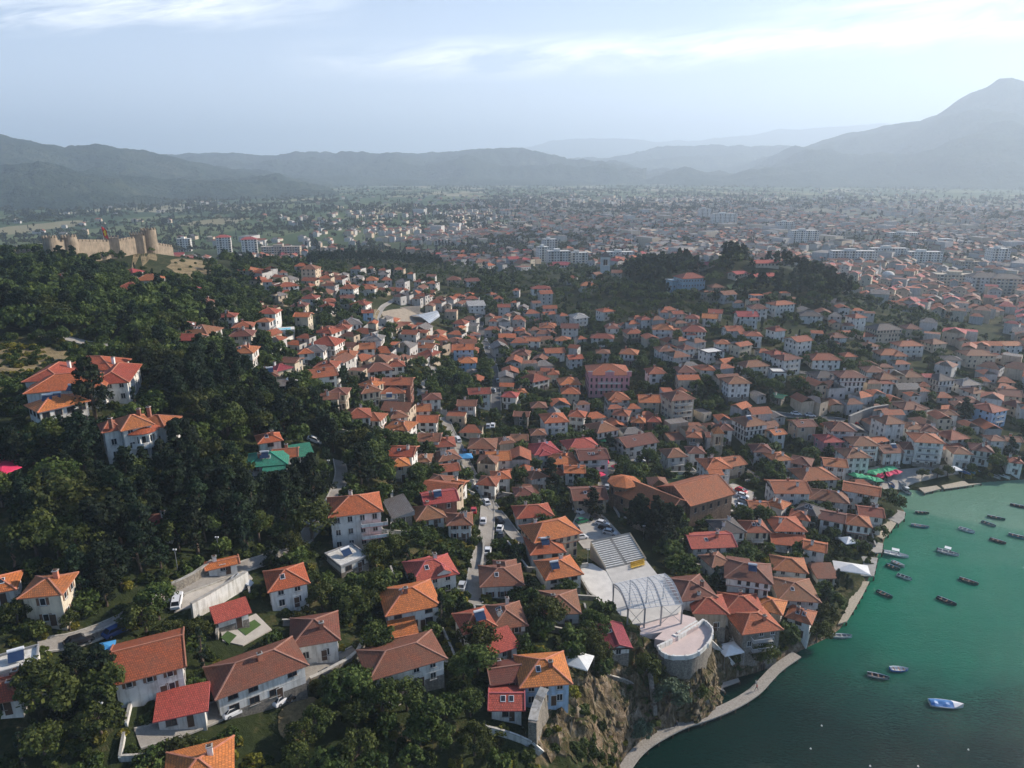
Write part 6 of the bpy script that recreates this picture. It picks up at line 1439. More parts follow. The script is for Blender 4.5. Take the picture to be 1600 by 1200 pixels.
def crown(kind, nclump, per, leaf, seed, H=8.0, Wc=3.2):
    """leaf faces spread through clumps set out on limbs; returns quads, tint, limb list"""
    rg = np.random.default_rng(seed); C_, Rr = [], []
    for i in range(nclump):
        if kind == 'pine':
            t = rg.random()**.8; z = H*(.22+.76*t); rmax = Wc*(1-.80*t**1.5)*(.75+.35*rg.random()); a = rg.random()*6.283; r = rmax*rg.uniform(.35, .95); C_.append((r*math.cos(a), r*math.sin(a), z)); Rr.append((.55+.5*(1-t))*Wc/3.2*rg.uniform(.8, 1.3))
        elif kind == 'cyp':
            t = rg.random(); z = H*(.06+.92*t); r = Wc*math.sin(math.pi*min(1, .18+t*.82))**.8*rg.uniform(.2, .8); a = rg.random()*6.283; C_.append((r*math.cos(a), r*math.sin(a), z)); Rr.append(Wc*.42*rg.uniform(.7, 1.1))
        elif kind == 'shrub':
            a = rg.random()*6.283; r = Wc*math.sqrt(rg.random())*.8; z = H*rg.uniform(.2, .8)*(1-.4*(r/Wc)**2); C_.append((r*math.cos(a), r*math.sin(a), z)); Rr.append(Wc*.32*rg.uniform(.7, 1.2))
        else:
            d = rg.normal(size=3); d /= np.linalg.norm(d); d[2] = abs(d[2])*1.1-.35; s = rg.uniform(.55, .95); C_.append((d[0]*Wc*s, d[1]*Wc*s, H*.60+d[2]*H*.36*s)); Rr.append(Wc*.30*rg.uniform(.65, 1.35))
    C_ = np.array(C_); Rr = np.array(Rr); n = nclump*per
    ci = np.repeat(np.arange(nclump), per); d = rg.normal(size=(n, 3)); d /= np.linalg.norm(d, axis=1)[:, None]
    rad = Rr[ci]*rg.random(n)**.33; fl = .62 if kind == 'pine' else .85
    p = C_[ci]+d*rad[:, None]*np.array([1, 1, fl])
    nrm = d+rg.normal(size=(n, 3))*.55; nrm[:, 2] += .25; nrm /= np.linalg.norm(nrm, axis=1)[:, None]
    t = np.cross(nrm, rg.normal(size=(n, 3))); t /= np.linalg.norm(t, axis=1)[:, None]+1e-9; bt = np.cross(nrm, t)
    s = leaf*rg.uniform(.6, 1.4, n)[:, None]; e = rg.uniform(.5, 1, n)[:, None]
    q = np.stack([p-t*s-bt*s*e*.6, p+t*s*.8-bt*s*e, p+t*s+bt*s*e*.7, p-t*s*.7+bt*s*e], 1)
    ct = rg.uniform(0, 1, nclump)[ci]; tint = np.clip(ct*.6+rg.random(n)*.4, 0, 1)
    return q, tint, C_
def crown_mesh(kind, mat, *a, **k):
    q, tint, C_ = crown(kind, *a, **k); n = len(q); me = npmesh('crown', q.reshape(-1, 3), np.arange(4*n).reshape(n, 4), [mat], tint=tint)
    return me, C_
def trunk_mesh(H, C_, r0, seed):
    rg = random.Random(seed); mb = MB(); top = H*.8; pts = [(0, 0, -1)]+[(rg.uniform(-.12, .12)*k, rg.uniform(-.12, .12)*k, top*k/5) for k in range(1, 6)]
    mb.tube(pts, [r0*1.25, r0, r0*.85, r0*.65, r0*.45, r0*.2], M_TRUNK, 7)
    idx = list(range(len(C_))); rg.shuffle(idx)
    for i in idx[:9]:
        c = Vector(C_[i]); z0 = max(min(c.z*.65, top*.9), H*.18); mb.tube([(0, 0, z0), tuple(Vector((0, 0, z0)).lerp(c, .5)+Vector((0, 0, -.2))), tuple(c)], [r0*.4, r0*.25, r0*.08], M_TRUNK, 5, False)
    return mb.mesh('trunk', True)
VAR = {}
for kind, mk, specs in (('broad', 'broad', [(34, 75, .21, s, 8.0, 3.4+.3*(s % 3)) for s in range(5)]), ('pine', 'pine', [(46, 62, .20, 20+s, 9.0, 2.9+.25*(s % 3)) for s in range(5)]), ('cyp', 'cyp', [(30, 60, .14, 40+s, 9.0, 1.0) for s in range(2)]),
                        ('shrub', 'broad', [(16, 60, .14, 60+s, 2.2, 1.7) for s in range(3)]), ('dry', 'dry', [(16, 60, .14, 70+s, 2.0, 1.8) for s in range(2)]), ('grey', 'grey', [(36, 80, .2, 80+s, 8.0, 3.4) for s in range(2)])):
    ck = {'dry': 'shrub', 'grey': 'broad'}.get(kind, kind); L_ = []
    for a in specs:
        me, C_ = crown_mesh(ck, LM_[mk], *a[:4], H=a[4], Wc=a[5]); L_.append((me, trunk_mesh(a[4], C_, .26 if ck != 'shrub' else .07, a[3]), a[4]))
    VAR[kind] = L_
NAMES = {'broad': ('broadleaf_tree', 'tree', 'green leafy tree'), 'pine': ('pine_tree', 'pine', 'dark pine tree'), 'cyp': ('cypress_tree', 'cypress', 'narrow dark cypress'), 'shrub': ('shrub', 'shrub', 'low green shrub'), 'dry': ('shrub', 'shrub', 'yellowish dry shrub'), 'grey': ('broadleaf_tree', 'tree', 'grey-green tree')}
_HASH, _HN = {}, [0]
def clear(x, y, pad=0.0):
    while _HN[0] < len(FOOT):
        f_ = FOOT[_HN[0]]; _HN[0] += 1; rr_ = f_[2]+f_[3]+4.5
        for a in range(int((f_[0]-rr_)//16), int((f_[0]+rr_)//16)+1):
            for b_ in range(int((f_[1]-rr_)//16), int((f_[1]+rr_)//16)+1): _HASH.setdefault((a, b_), []).append(f_)
    for fx, fy, a, b_, yw in _HASH.get((int(x//16), int(y//16)), ()):
        dx, dy = x-fx, y-fy
        if dx*dx+dy*dy > (a+b_+pad+2)**2: continue
        u, v = dx*math.cos(yw)+dy*math.sin(yw), -dx*math.sin(yw)+dy*math.cos(yw)
        if abs(u) < a+pad and abs(v) < b_+pad: return False
    return True
RP_ = np.array([(a, b_) for a, b_, c in ROADPTS]); RW_ = np.array([c for a, b_, c in ROADPTS])
WK_ = np.array([tuple(q) for q in WALKW])
def clear_road(x, y, pad=.6): return not np.any(np.hypot(RP_[:, 0]-x, RP_[:, 1]-y) < RW_/2+pad)
FOREST = {k: np.array([[float(c) for c in s.split(',')] for s in v.split()]) for k, v in {
 'F1': '-300,700 0,735 60,700 120,715 260,705 330,735 390,745 480,760 495,790 470,830 410,858 330,868 240,890 150,905 60,880 -300,860',
 'F2': '205,555 290,535 350,590 430,622 500,655 560,690 605,705 625,760 560,768 525,735 500,745 470,700 385,685 330,700 280,655 215,590',
 'F3': '-300,400 70,405 130,425 175,475 230,470 300,470 350,500 330,530 210,535 150,525 0,520 -300,520',
 'F4': '300,420 350,405 400,430 385,455 400,480 330,490 300,460', 'F5': '490,406 540,398 600,396 680,405 693,422 650,418 600,412 520,414 480,416',
 'F6': '985,418 1020,398 1070,388 1130,386 1200,388 1262,398 1290,430 1330,465 1310,482 1255,478 1200,462 1120,458 1050,460 1000,445 960,440', 'F7': '340,1135 420,1120 480,1105 540,1080 640,1110 720,1095 800,1130 830,1200 300,1230',
 'F8': '-200,1050 60,1040 160,1060 225,1080 235,1140 120,1160 -200,1180', 'F9': '985,825 1040,830 1060,850 1055,880 1010,870 985,850', 'F10': '60,620 160,610 165,700 80,690', 'F11': '270,600 330,560 350,540 300,520 240,545 215,570',
 'F12': '1120,590 1170,620 1250,640 1290,640 1260,610 1200,590', 'F13': '1080,600 1060,640 1110,650 1150,620', 'F14': '745,560 790,560 790,640 765,640', 'F15': '1420,490 1450,500 1500,525 1490,532 1440,520', 'F16': '740,430 790,440 800,470 770,500 745,480',
 'F17': '870,440 980,445 1100,470 1200,475 1300,480 1300,492 1150,478 1040,478 900,462', 'F19': '100,860 250,885 245,925 190,945 125,955 112,900', 'F18': '400,560 420,620 470,640 500,650 480,620 440,600'}.items()}
DRYZ = [np.array([[float(c) for c in s.split(',')] for s in v.split()]) for v in ('-100,535 60,535 120,552 100,590 60,600 0,620 -100,620', '195,398 255,396 335,408 325,442 260,432 200,415', '-50,745 60,742 180,752 175,775 60,785 -50,790', '560,480 610,470 670,480 665,510 600,510', '420,1110 500,1090 510,1130 450,1180 410,1160', '245,380 350,380 350,425 250,430')]
STAGE = np.array([(900, 850), (1000, 828), (1030, 870), (1080, 940), (1110, 960), (1145, 985), (1140, 1045), (1080, 1060), (1030, 1045), (1000, 985), (960, 980), (930, 958), (900, 935)], float)
TREES = []      # x, y, kind, scale, zone
def zone(px, py):
    for k, pl in FOREST.items():
        if px > pl[:, 0].min() and px < pl[:, 0].max() and py > pl[:, 1].min() and py < pl[:, 1].max() and bool(inpoly([px], [py], pl)[0]): return k
    return None
# ------------------------------------------------------------------ the far town: small houses, fields' trees and poplars
SUNAZ, SUNEL = R(66), R(27)
far = []; fv, fm_, ff_ = [], [], []
rg2 = np.random.default_rng(9)
def far_house(x, y, z, L, Wd, H, yaw, rc, wc, flat=False):
    c, s = math.cos(yaw), math.sin(yaw); hx, hy = L/2, Wd/2; o = .5; rz = H+(hy+o)*rg2.uniform(.30, .50); gab = rg2.random() < .33; rx = hx+o-.01 if gab else max(hx-hy*.8, .2)
    loc = [(-hx, -hy, -2.5), (hx, -hy, -2.5), (hx, hy, -2.5), (-hx, hy, -2.5), (-hx, -hy, H), (hx, -hy, H), (hx, hy, H), (-hx, hy, H), (-hx-o, -hy-o, H-.1), (hx+o, -hy-o, H-.1), (hx+o, hy+o, H-.1), (-hx-o, hy+o, H-.1), (-rx, 0, rz), (rx, 0, rz)]
    b0 = len(fv)*14; fv.append([(x+a*c-b_*s, y+a*s+b_*c, z+q) for a, b_, q in loc])
    F4 = [(0, 1, 5, 4), (1, 2, 6, 5), (2, 3, 7, 6), (3, 0, 4, 7)]; R4 = [(8, 9, 13, 12), (10, 11, 12, 13), (9, 10, 13, 13), (11, 8, 12, 12)] if not flat else [(4, 5, 6, 7)]
    for q in F4: ff_.append([b0+i for i in q]); fm_.append(wc)
    if math.hypot(x, y) < 820:
        for (nx, ny, ln, of) in ((0, -1, L, hy), (1, 0, Wd, hx), (-1, 0, Wd, hx)):
            if (nx*c-ny*s)*x+(nx*s+ny*c)*y > .2*math.hypot(x, y): continue
            for k in range(max(1, int(H/2.5))):
                for i in range(max(1, int(ln/2.9))):
                    if rg2.random() < .2: continue
                    a_ = (i+.5)/max(1, int(ln/2.9))*ln-ln/2; z0 = k*2.6+.95
                    if z0+1.1 > H: continue
                    for e_, zz_ in ((-.45, 0), (.45, 0), (.45, 1.2), (-.45, 1.2)):
                        lx, ly = nx*(of+.03)-ny*(a_+e_), ny*(of+.03)+nx*(a_+e_); fwin.append((x+lx*c-ly*s, y+lx*s+ly*c, z+z0+zz_))
    for q in R4: ff_.append([b0+i for i in q]); fm_.append(wc if gab and q[2] == q[3] else rc)
fwin = []
fmats = [plain('far_render', (.50, .48, .45), .9, .15), WALL['c'], WALL['t'], ROOF['o'], ROOF['r'], ROOF['b'], ROOF['c'], ROOF['y'], M_GLASS]
for a in REST: far_house(a[0], a[1], float(T(a[0], a[1])), a[3], a[4], max(a[5], 1)*2.85, a[2], {'o': 3, 'r': 4, 'b': 5, 'c': 6}.get(a[6], 7), {'w': 0, 'c': 1}.get(a[7], 2), a[8] == 'f')
occ = {}
def try_house(x, y, smin, smax, zz, jit=.5):
    L = rg2.uniform(smin, smax); Wd = L*rg2.uniform(.65, 1); k = (int(x//14), int(y//14))
    if not clear(x, y, L*.40): return
    px_, py_, _ = pix(np.array(x), np.array(y), np.array(zz))
    base = .35*math.sin(x/210)+.4*math.sin(y/340)+.3; yaw = base+rg2.choice([0, math.pi/2])+rg2.normal()*.12
    st = rg2.choice([1.2, 2, 2, 2.6, 3.2]); u = rg2.random()
    flat = u < .08; far_house(x, y, zz, L, Wd, st*2.85, yaw, int(rg2.choice([3, 4, 4, 5, 5, 5, 6, 7])), int(rg2.choice([0, 0, 0, 1, 2])), flat); far.append((x, y))
# sheds and lean-to houses squeezed into the gaps of the old town
for _ in range(7000):
    aa = R(rg2.uniform(-24, 36)); r = 165+330*rg2.random(); x, y = r*math.sin(aa), r*math.cos(aa); z = float(T(x, y))
    if z < 1.2: continue
    a, b_, dp = pix(x, y, z)
    if not (400 < a < 1640) or zone(float(a), float(b_)) or not (425 < b_ < 790) or (a < 620 and b_ > 640) or not clear_road(x, y, 2.5): continue
    if not clear(x, y, 2.6) or float(sd_poly(np.array([x]), np.array([y]), lake)[0]) < 7 or fbm(np.array([x/30+9]), np.array([y/30]), 2)[0] < (.50 if a < 900 else .585): continue
    L = rg2.uniform(5.5, 9.5); W2 = L*rg2.uniform(.65, .95); yw = .3*math.sin(x/60)+rg2.choice([0, math.pi/2])+rg2.normal()*.15
    far_house(x, y, z, L, W2, rg2.choice([2.6, 3.2, 4.8, 5.2]), yw, int(rg2.choice([3, 4, 4, 5, 5, 7])), int(rg2.choice([0, 0, 1, 2])), rg2.random() < .07); FOOT.append((x, y, L/2+.4, W2/2+.4, yw))
print('sheds', len(fv))
# lower town at the right, between the shore and the plain
for zr0, zr1, ang0, ang1, stp in ((330, 560, 14, 42, 12.0), (560, 900, 8, 44, 12.5), (600, 950, -40, 8, 16)):
    r = zr0
    while r < zr1:
        na = int(R(ang1-ang0)*r/stp)
        for i in range(na):
            a = R(ang0)+R(ang1-ang0)*(i+rg2.uniform(.2, .8))/na; x, y = (r+rg2.uniform(-2.5, 2.5))*math.sin(a), (r+rg2.uniform(-2.5, 2.5))*math.cos(a); z = float(T(x, y))
            if z > 14 or z < .55 or float(sd_poly(np.array([x]), np.array([y]), lake)[0]) < 6: continue
            px_, py_, _ = pix(x, y, z)
            if zone(float(px_), float(py_)): continue
            if float(fbm(np.array([x/60+5]), np.array([y/60]), 3)[0]) < (.36 if zr0 < 560 or ang0 > 0 else .47): continue
            try_house(x, y, 8, 12.5, z); FOOT.append((x, y, 5, 4, 0)) if r < 900 else None
        r += stp*.98
n_near = len(far)
pt = 0; tw = []
while pt < 30000:
    pt += 1
    a = R(rg2.uniform(-38, 40)); r = 900*math.exp(rg2.random()*math.log(4.6)); x, y = r*math.sin(a), r*math.cos(a)
    dens = np.clip((x/ max(r, 1)+.34)*1.5, .03, 1)*np.clip((3300-r)/1500, .04, 1)*(1 if x > -150 else .55)
    nn_ = float(fbm(np.array([x/140]), np.array([y/140]), 3)[0]); dens *= np.clip((nn_-.34)*5, 0.05, 1)
    if rg2.random() > dens: continue
    L = rg2.uniform(8, 13) if rg2.random() < .975 else rg2.uniform(16, 38); Wd = min(L*rg2.uniform(.65, 1), 18); big_ = L > 18
    base = .35*math.sin(x/210)+.4*math.sin(y/340)+.3; far_house(x, y, 0, L, Wd, rg2.choice([4, 5.5, 6, 8, 9]) if not big_ else rg2.choice([4, 6, 9, 14]), base+rg2.choice([0, math.pi/2]), 7 if big_ else int(rg2.choice([4, 4, 5, 5, 5, 5, 7, 7, 7, 2])), int(rg2.choice([0, 0, 0, 1, 2])), big_)
    tw.append((x, y))
rg = random.Random(3)
HA = np.array([(h_[0], h_[1], math.hypot(h_[3].location[0], h_[3].location[1])) for h_ in HOUSES]+[(k_[9], k_[10], math.hypot(k_[0], k_[1])) for k_ in REST]+[(213, 668, 170), (185, 668, 170), (240, 668, 172), (60, 610, 190), (110, 600, 195), (170, 585, 200), (1070, 436, 480), (555, 795, 160), (213, 698, 170), (180, 698, 170), (245, 690, 172), (430, 722, 190), (400, 715, 190), (60, 645, 185), (185, 600, 195), (555, 825, 158)])
# candidate spots on a jittered ring grid over the visible ground
cand = []
r = 88.0
while r < 760:
    step = 3.7+max(0, r-230)*.011
    na = int(R(88)*r/step)
    for i in range(na):
        a = R(-44)+R(88)*(i+rg.random())/na; rr = r+rg.uniform(-.5, .5)*step; cand.append((rr*math.sin(a), rr*math.cos(a)))
    r += step*.95
cand = np.array(cand); tz = T(cand[:, 0], cand[:, 1]); cpx, cpy, cdep = pix(cand[:, 0], cand[:, 1], tz); csd = sd_poly(cand[:, 0], cand[:, 1], lake)
for (x, y), z, a, b_, dp, sd in zip(cand, tz, cpx, cpy, cdep, csd):
    if sd < 1.5 or a < -120 or a > 1720 or b_ > 1300 or z < .8: continue
    r = math.hypot(x, y)
    if r > 520 and z < 9: continue
    cliffy = 845 < a < 990 and b_ > 1075
    if cliffy and rg.random() < (.92 if a > 862 else .45): continue
    if bool(inpoly([a], [b_], STAGE)[0]): continue
    zn = zone(a, b_)
    if any(x0 < a < x1 and y0 < b_ < y1 for x0, x1, y0, y1 in ((375, 492, 700, 775), (155, 275, 690, 728), (40, 150, 640, 665), (505, 600, 840, 880), (1078, 1128, 407, 424), (1168, 1225, 407, 421), (1183, 1248, 425, 446), (1125, 1182, 436, 454), (1035, 1108, 440, 464))): continue
    dry = any(bool(inpoly([a], [b_], d)[0]) for d in DRYZ)
    u = rg.random()
    if dry and u > .10: continue
    if zn in ('F1', 'F3') and float(fbm(np.array([x/26+3]), np.array([y/26]), 2)[0]) < .22: continue
    if zn:
        dens = {'F7': .9, 'F8': .85, 'F4': .7, 'F17': .92, 'F12': .75}.get(zn, .96)
        if u > dens: continue
        pineness = {'F1': .75, 'F2': .6, 'F3': .30, 'F5': 1, 'F6': .75, 'F8': .5, 'F19': .7, 'F9': .9, 'F10': .9, 'F4': .3, 'F7': .15}.get(zn, .2)
        k = 'pine' if rg.random() < pineness else 'broad'; s = rg.uniform(.62, 1.12)*(1.2 if zn in ('F1', 'F2', 'F3', 'F9', 'F11') else 1)
        if zn in ('F5',): s = rg.uniform(.9, 1.2)
        if zn == 'F7': s *= rg.uniform(.7, 1.05); k = rg.choice(['broad', 'broad', 'broad', 'dry', 'shrub'])
        if zn in ('F12', 'F13', 'F15'): s *= .8
        if zn == 'F6': s *= 1.5
    else:
        if dry:
            if u > .12: continue
            k = 'shrub'; s = rg.uniform(.5, 1)
        else:
            nz = float(fbm(np.array([x/22]), np.array([y/22]), 3)[0]); pr = .70 + (nz-.5)*1.2 + (.08 if r < 230 else 0)
            if u > pr: continue
            k = rg.choices(['broad', 'shrub', 'cyp', 'pine'], [.52, .34, .05, .09])[0]; s = rg.uniform(.42, .92) if k != 'shrub' else rg.uniform(.7, 1.6)
    if cliffy: k = rg.choice(['shrub', 'dry', 'dry']); s = rg.uniform(.5, 1.1)
    if k not in ('shrub', 'dry'):
        hp = 8.5*s*1110/dp; wp = 3.2*s*1110/dp
        if np.any((HA[:, 2] > r-4) & (np.abs(HA[:, 0]-a) < wp+2) & (HA[:, 1] < b_+1) & (HA[:, 1] > b_-hp*.95)) and rg.random() < .85: continue
    if not clear(x, y, {'shrub': .1, 'dry': .1, 'cyp': .3}.get(k, .7*s)): continue
    if not clear_road(x, y, .4 if k in ('shrub', 'dry') else .6+s): continue
    TREES.append([x, y, z, k, s, zn, a, b_, dp])
# trees read off the photograph one by one
HAND = [('broad', 1088, 1092, .62, 'dark bush-like tree on the rocks under the round terrace'), ('broad', 1062, 1082, .5, 'small dark tree against the stone drum of the terrace'), ('broad', 1012, 1060, .7, 'dark tree between the crimson shed roof and the round terrace'), ('grey', 1043, 1116, 1.2, 'grey-green leafy tree at the foot of the cliff left of the round terrace'), ('grey', 1000, 1160, .75, 'grey-green bush-like tree at the cliff foot beside the boardwalk'), ('broad', 857, 985, 1.05, 'broad dark green tree between the orange houses left of the stage'), ('broad', 925, 1000, .85, 'tall green tree right of the crimson shed roof below the stage'),
  ('broad', 1190, 1045, .95, 'rounded tree on the shore behind the boardwalk bend'), ('broad', 1275, 1003, .8, 'bright green willow-like tree at the tip of the quay'), ('broad', 1283, 975, .8, 'dark tree beside the ochre waterfront house'), ('pine', 925, 808, 1.1, 'tall dark pine standing in the car park beside the stage'), ('pine', 860, 765, 1.2, 'big dark tree above the tan house and the car park'),
  ('broad', 1012, 735, 1.1, 'full green tree on the square above the brick church'), ('broad', 248, 968, .95, 'bushy tree at the edge of the forest road beside the white car'), ('broad', 488, 845, 1.2, 'large bright green tree left of the tall white house'), ('shrub', 1048, 745, 1.4, 'round light green bush on the lawn above the brick church, left one'), ('shrub', 1080, 748, 1.5, 'round light green bush on the lawn above the brick church, right one'),
  ('broad', 1440, 748, .55, 'round clipped tree on the quay, leftmost of three'), ('broad', 1464, 747, .5, 'round clipped tree on the quay, middle of three'), ('broad', 1480, 745, .62, 'round clipped tree on the quay, rightmost of three'), ('broad', 1450, 575, .9, 'large dark tree among the houses above the tall white mansion'), ('pine', 1505, 660, 1.2, 'tall dark conifer rising beside the waterfront houses at right'),
  ('broad', 575, 960, .8, 'dark tree between the brown-roofed house and the orange L-shaped one'), ('cyp', 690, 990, 1.0, 'dark narrow tree left of the orange gabled house'), ('broad', 750, 1020, .9, 'wide green tree above the crimson gable'), ('broad', 310, 1010, .75, 'green tree between the double orange roof and the walled garden'), ('broad', 165, 400, 1.1, 'big rounded tree standing before the fortress wall'), ('broad', 130, 415, .9, 'dark rounded tree below the left fortress towers'),
  ('broad', 110, 985, .5, 'small shaded tree behind the dark car on the forest road'), ('pine', 150, 655, 1.7, 'huge dark pine between the hotel and the white villa'), ('shrub', 870, 1050, 1.2, 'green bush on the cliff edge beside the pale awning'), ('dry', 890, 1090, 1.2, 'yellowish shrub on top of the rock face'), ('broad', 1085, 935, .4, 'small green tree at the corner of the stage roof')]
for k, px, py, s, lb in HAND:
    q = U(px, py); TREES = [t for t in TREES if math.hypot(t[0]-q[0], t[1]-q[1]) > 2.6*s]; TREES.append([q[0], q[1], q[2], k, s, lb, px, py, math.hypot(q[0], q[1])*.95])
size = lambda t: (VAR[t[3]][0][2]*t[4])/t[8]
hand = [t for t in TREES if isinstance(t[5], str) and len(t[5]) > 4]; oth = [t for t in TREES if t not in hand]
oth = [t for t in oth]; inview = [t for t in oth if -20 < t[6] < 1620 and t[7] < 1215]
shr = sorted([t for t in inview if t[3] in ('shrub', 'dry')], key=size, reverse=True); big = sorted([t for t in inview if t[3] not in ('shrub', 'dry')], key=size, reverse=True)
nb = 290-sum(1 for t in hand if t[3] not in ('shrub', 'dry')); ind = hand+big[:nb]+shr[:110]; ids = set(map(id, ind)); rest = [t for t in TREES if id(t) not in ids]
ZL = {'F1': 'in the dense dark wood below the white villa', 'F2': 'in the dark wooded band between the green-roofed house and the hillside houses', 'F3': 'in the wood under the hilltop fortress', 'F7': 'on the rough bank along the bottom edge of the photo', 'F8': 'in the shaded grove at the bottom left corner', 'F9': 'in the dark grove between the brick church and the stage', 'F10': 'in the dark clump beside the hotel', 'F11': 'in the wood behind the hotel', 'F19': 'on the shaded bank above the lower forest road', 'F18': 'in the strip of trees left of the hillside houses'}
for t in ind:
    x, y, z, k, s, zn, a, b_, dp = t; v = rg.choice(VAR[k]); nm, cat, ds = NAMES[k]
    o = empty(nm, (x, y, z-.1), rg.uniform(0, 6.28)); sc_ = s*rg.uniform(.93, 1.07); o.scale = (sc_*rg.uniform(.9, 1.12), sc_*rg.uniform(.9, 1.12), sc_)
    link('crown', v[0], o); link('trunk' if k not in ('shrub', 'dry') else 'stem', v[1], o); o['category'] = cat
    if isinstance(zn, str) and len(zn) > 4: o['label'] = zn; o['group'] = 'single trees and bushes of the town'
    elif zn in ZL: o['label'] = f'{ds} {ZL[zn]}'; o['group'] = f'{cat} {ZL[zn]}'
    else: o['group'] = 'garden trees between the houses'; want(o, a, b_, ds, 'in the gardens,')
# the many smaller ones: one object
LOWQ = {}
for kind in ('broad', 'pine', 'cyp', 'shrub', 'dry'):
    ck = {'dry': 'shrub'}.get(kind, kind); H, Wc = {'broad': (8, 3.6), 'pine': (9, 3.1), 'cyp': (9, 1.0), 'shrub': (2.2, 1.7), 'dry': (2, 1.8)}[kind]
    LOWQ[kind] = [[crown(ck, nc, pr, lf, 100+s, H=H, Wc=Wc)[:2] for s in range(4)] for nc, pr, lf in ((26, 34, .34), (18, 13, .52))]
MK = {'broad': 0, 'pine': 1, 'cyp': 2, 'shrub': 0, 'dry': 3}
def scatter(name, items, label):
    V, Tn, Mi = [], [], []
    for x, y, z, k, s, lod in items:
        q, t = rg.choice(LOWQ[k][lod]); a = rg.uniform(0, 6.28); c, sn = math.cos(a), math.sin(a)
        w = q*s*np.array([rg.uniform(.88, 1.15), rg.uniform(.88, 1.15), 1]); w = np.stack([w[..., 0]*c-w[..., 1]*sn+x, w[..., 0]*sn+w[..., 1]*c+y, w[..., 2]+z-.1], -1)
        V.append(w.reshape(-1, 3)); Tn.append(np.clip(t*.8+rg.uniform(-.15, .35), 0, 1)); Mi.append(np.full(len(t), MK[k]))
    V = np.concatenate(V); n = len(V)//4; print(name, n)
    o = link(name, npmesh(name, V, np.arange(4*n).reshape(n, 4), [LM_['broad'], LM_['pine'], LM_['cyp'], LM_['dry']], mi=np.concatenate(Mi), tint=np.concatenate(Tn))); tag(o, label, 'trees', None, 'stuff'); return o
print('trees', len(TREES), 'ind', len(ind))
UNDER = []
for _ in range(16000):
    aa = R(rg.uniform(-40, 38)); r = 88+250*rg.random()**.8; x, y = r*math.sin(aa), r*math.cos(aa); z = float(T(x, y))
    if z < 1: continue
    a, b_, dp = pix(x, y, z)
    if a < -60 or a > 1660 or b_ > 1260 or bool(inpoly([a], [b_], STAGE)[0]): continue
    if zone(float(a), float(b_)) in ('F1', 'F2', 'F3', 'F5', 'F9', 'F10', 'F11'): continue
    if vnoise(np.array([x/9]), np.array([y/9]))[0] < .42 or not clear(x, y, -.2) or not clear_road(x, y, .1): continue
    UNDER.append((x, y, z, rg.choice(['shrub', 'shrub', 'shrub', 'shrub', 'dry']), rg.uniform(.28, .75), 0 if r < 170 else 1))
print('under', len(UNDER))
scatter('undergrowth', UNDER, 'bushes, vines and rough undergrowth in the gaps between the houses')
scatter('woodland', [(t[0], t[1], t[2], t[3] if t[3] != 'grey' else 'broad', t[4], 0 if t[8] < 380 else 1) for t in rest], 'mass of smaller trees and bushes filling the slopes and gardens of the town')
V = np.array(fv).reshape(-1, 3); Fq = np.array(ff_); nw_ = len(fwin)//4
Fq = np.concatenate([Fq, np.arange(nw_*4).reshape(-1, 4)+len(V)]); V = np.concatenate([V, np.array(fwin)]); fm_ += [8]*nw_; print('far windows', nw_)
me = npmesh('far_houses', V, Fq, fmats, mi=np.array(fm_))
uvl = me.uv_layers.new(name='uv'); cv = V[Fq.ravel()]; uvl.data.foreach_set('uv', np.ascontiguousarray(np.c_[cv[:, 0]+cv[:, 1]*.3, cv[:, 2]*2], 'f').ravel())
me.validate()
o = link('far_houses', me); tag(o, 'mass of small red-roofed houses of the lower town and the plain', 'houses', None, 'stuff'); print('far houses', len(far), len(tw))
items = []
for (x, y) in far:
    if rg2.random() < .75: items.append((x+rg2.uniform(-9, 9), y+rg2.uniform(-9, 9)))
items = [(x, y, float(T(x, y)), rg.choice(['broad', 'broad', 'pine', 'cyp']), rg.uniform(.4, .85), 1) for x, y in items if clear(x, y, .5)]
pt = 0
while pt < 14000:
    pt += 1; a = R(rg2.uniform(-40, 40)); r = 850*math.exp(rg2.random()*math.log(5.5)); x, y = r*math.sin(a), r*math.cos(a)
    nn_ = float(fbm(np.array([x/190+40]), np.array([y/190]), 4)[0])
    if rg2.random() > np.clip((nn_-.40)*6, .06, 1): continue
    lod = 1; s = rg2.uniform(.7, 1.5)*(1 if r < 1800 else 1.5); items.append((x, y, 0, rg.choice(['broad', 'broad', 'cyp', 'broad', 'pine']), s, 1))
# tree lines along field edges
for _ in range(110):
    a = R(rg2.uniform(-40, 25)); r = rg2.uniform(950, 3800); x, y = r*math.sin(a), r*math.cos(a); th = rg2.choice([.3, .3+math.pi/2])+rg2.normal()*.1; n_ = int(rg2.uniform(8, 30)); k = rg.choice(['cyp', 'broad', 'broad'])
    for i in range(n_): items.append((x+math.cos(th)*i*9, y+math.sin(th)*i*9, 0, k, rg2.uniform(1.0, 1.7), 1))
scatter('far_trees', items, 'scattered trees, groves and tree lines of the plain')
finish_labels()
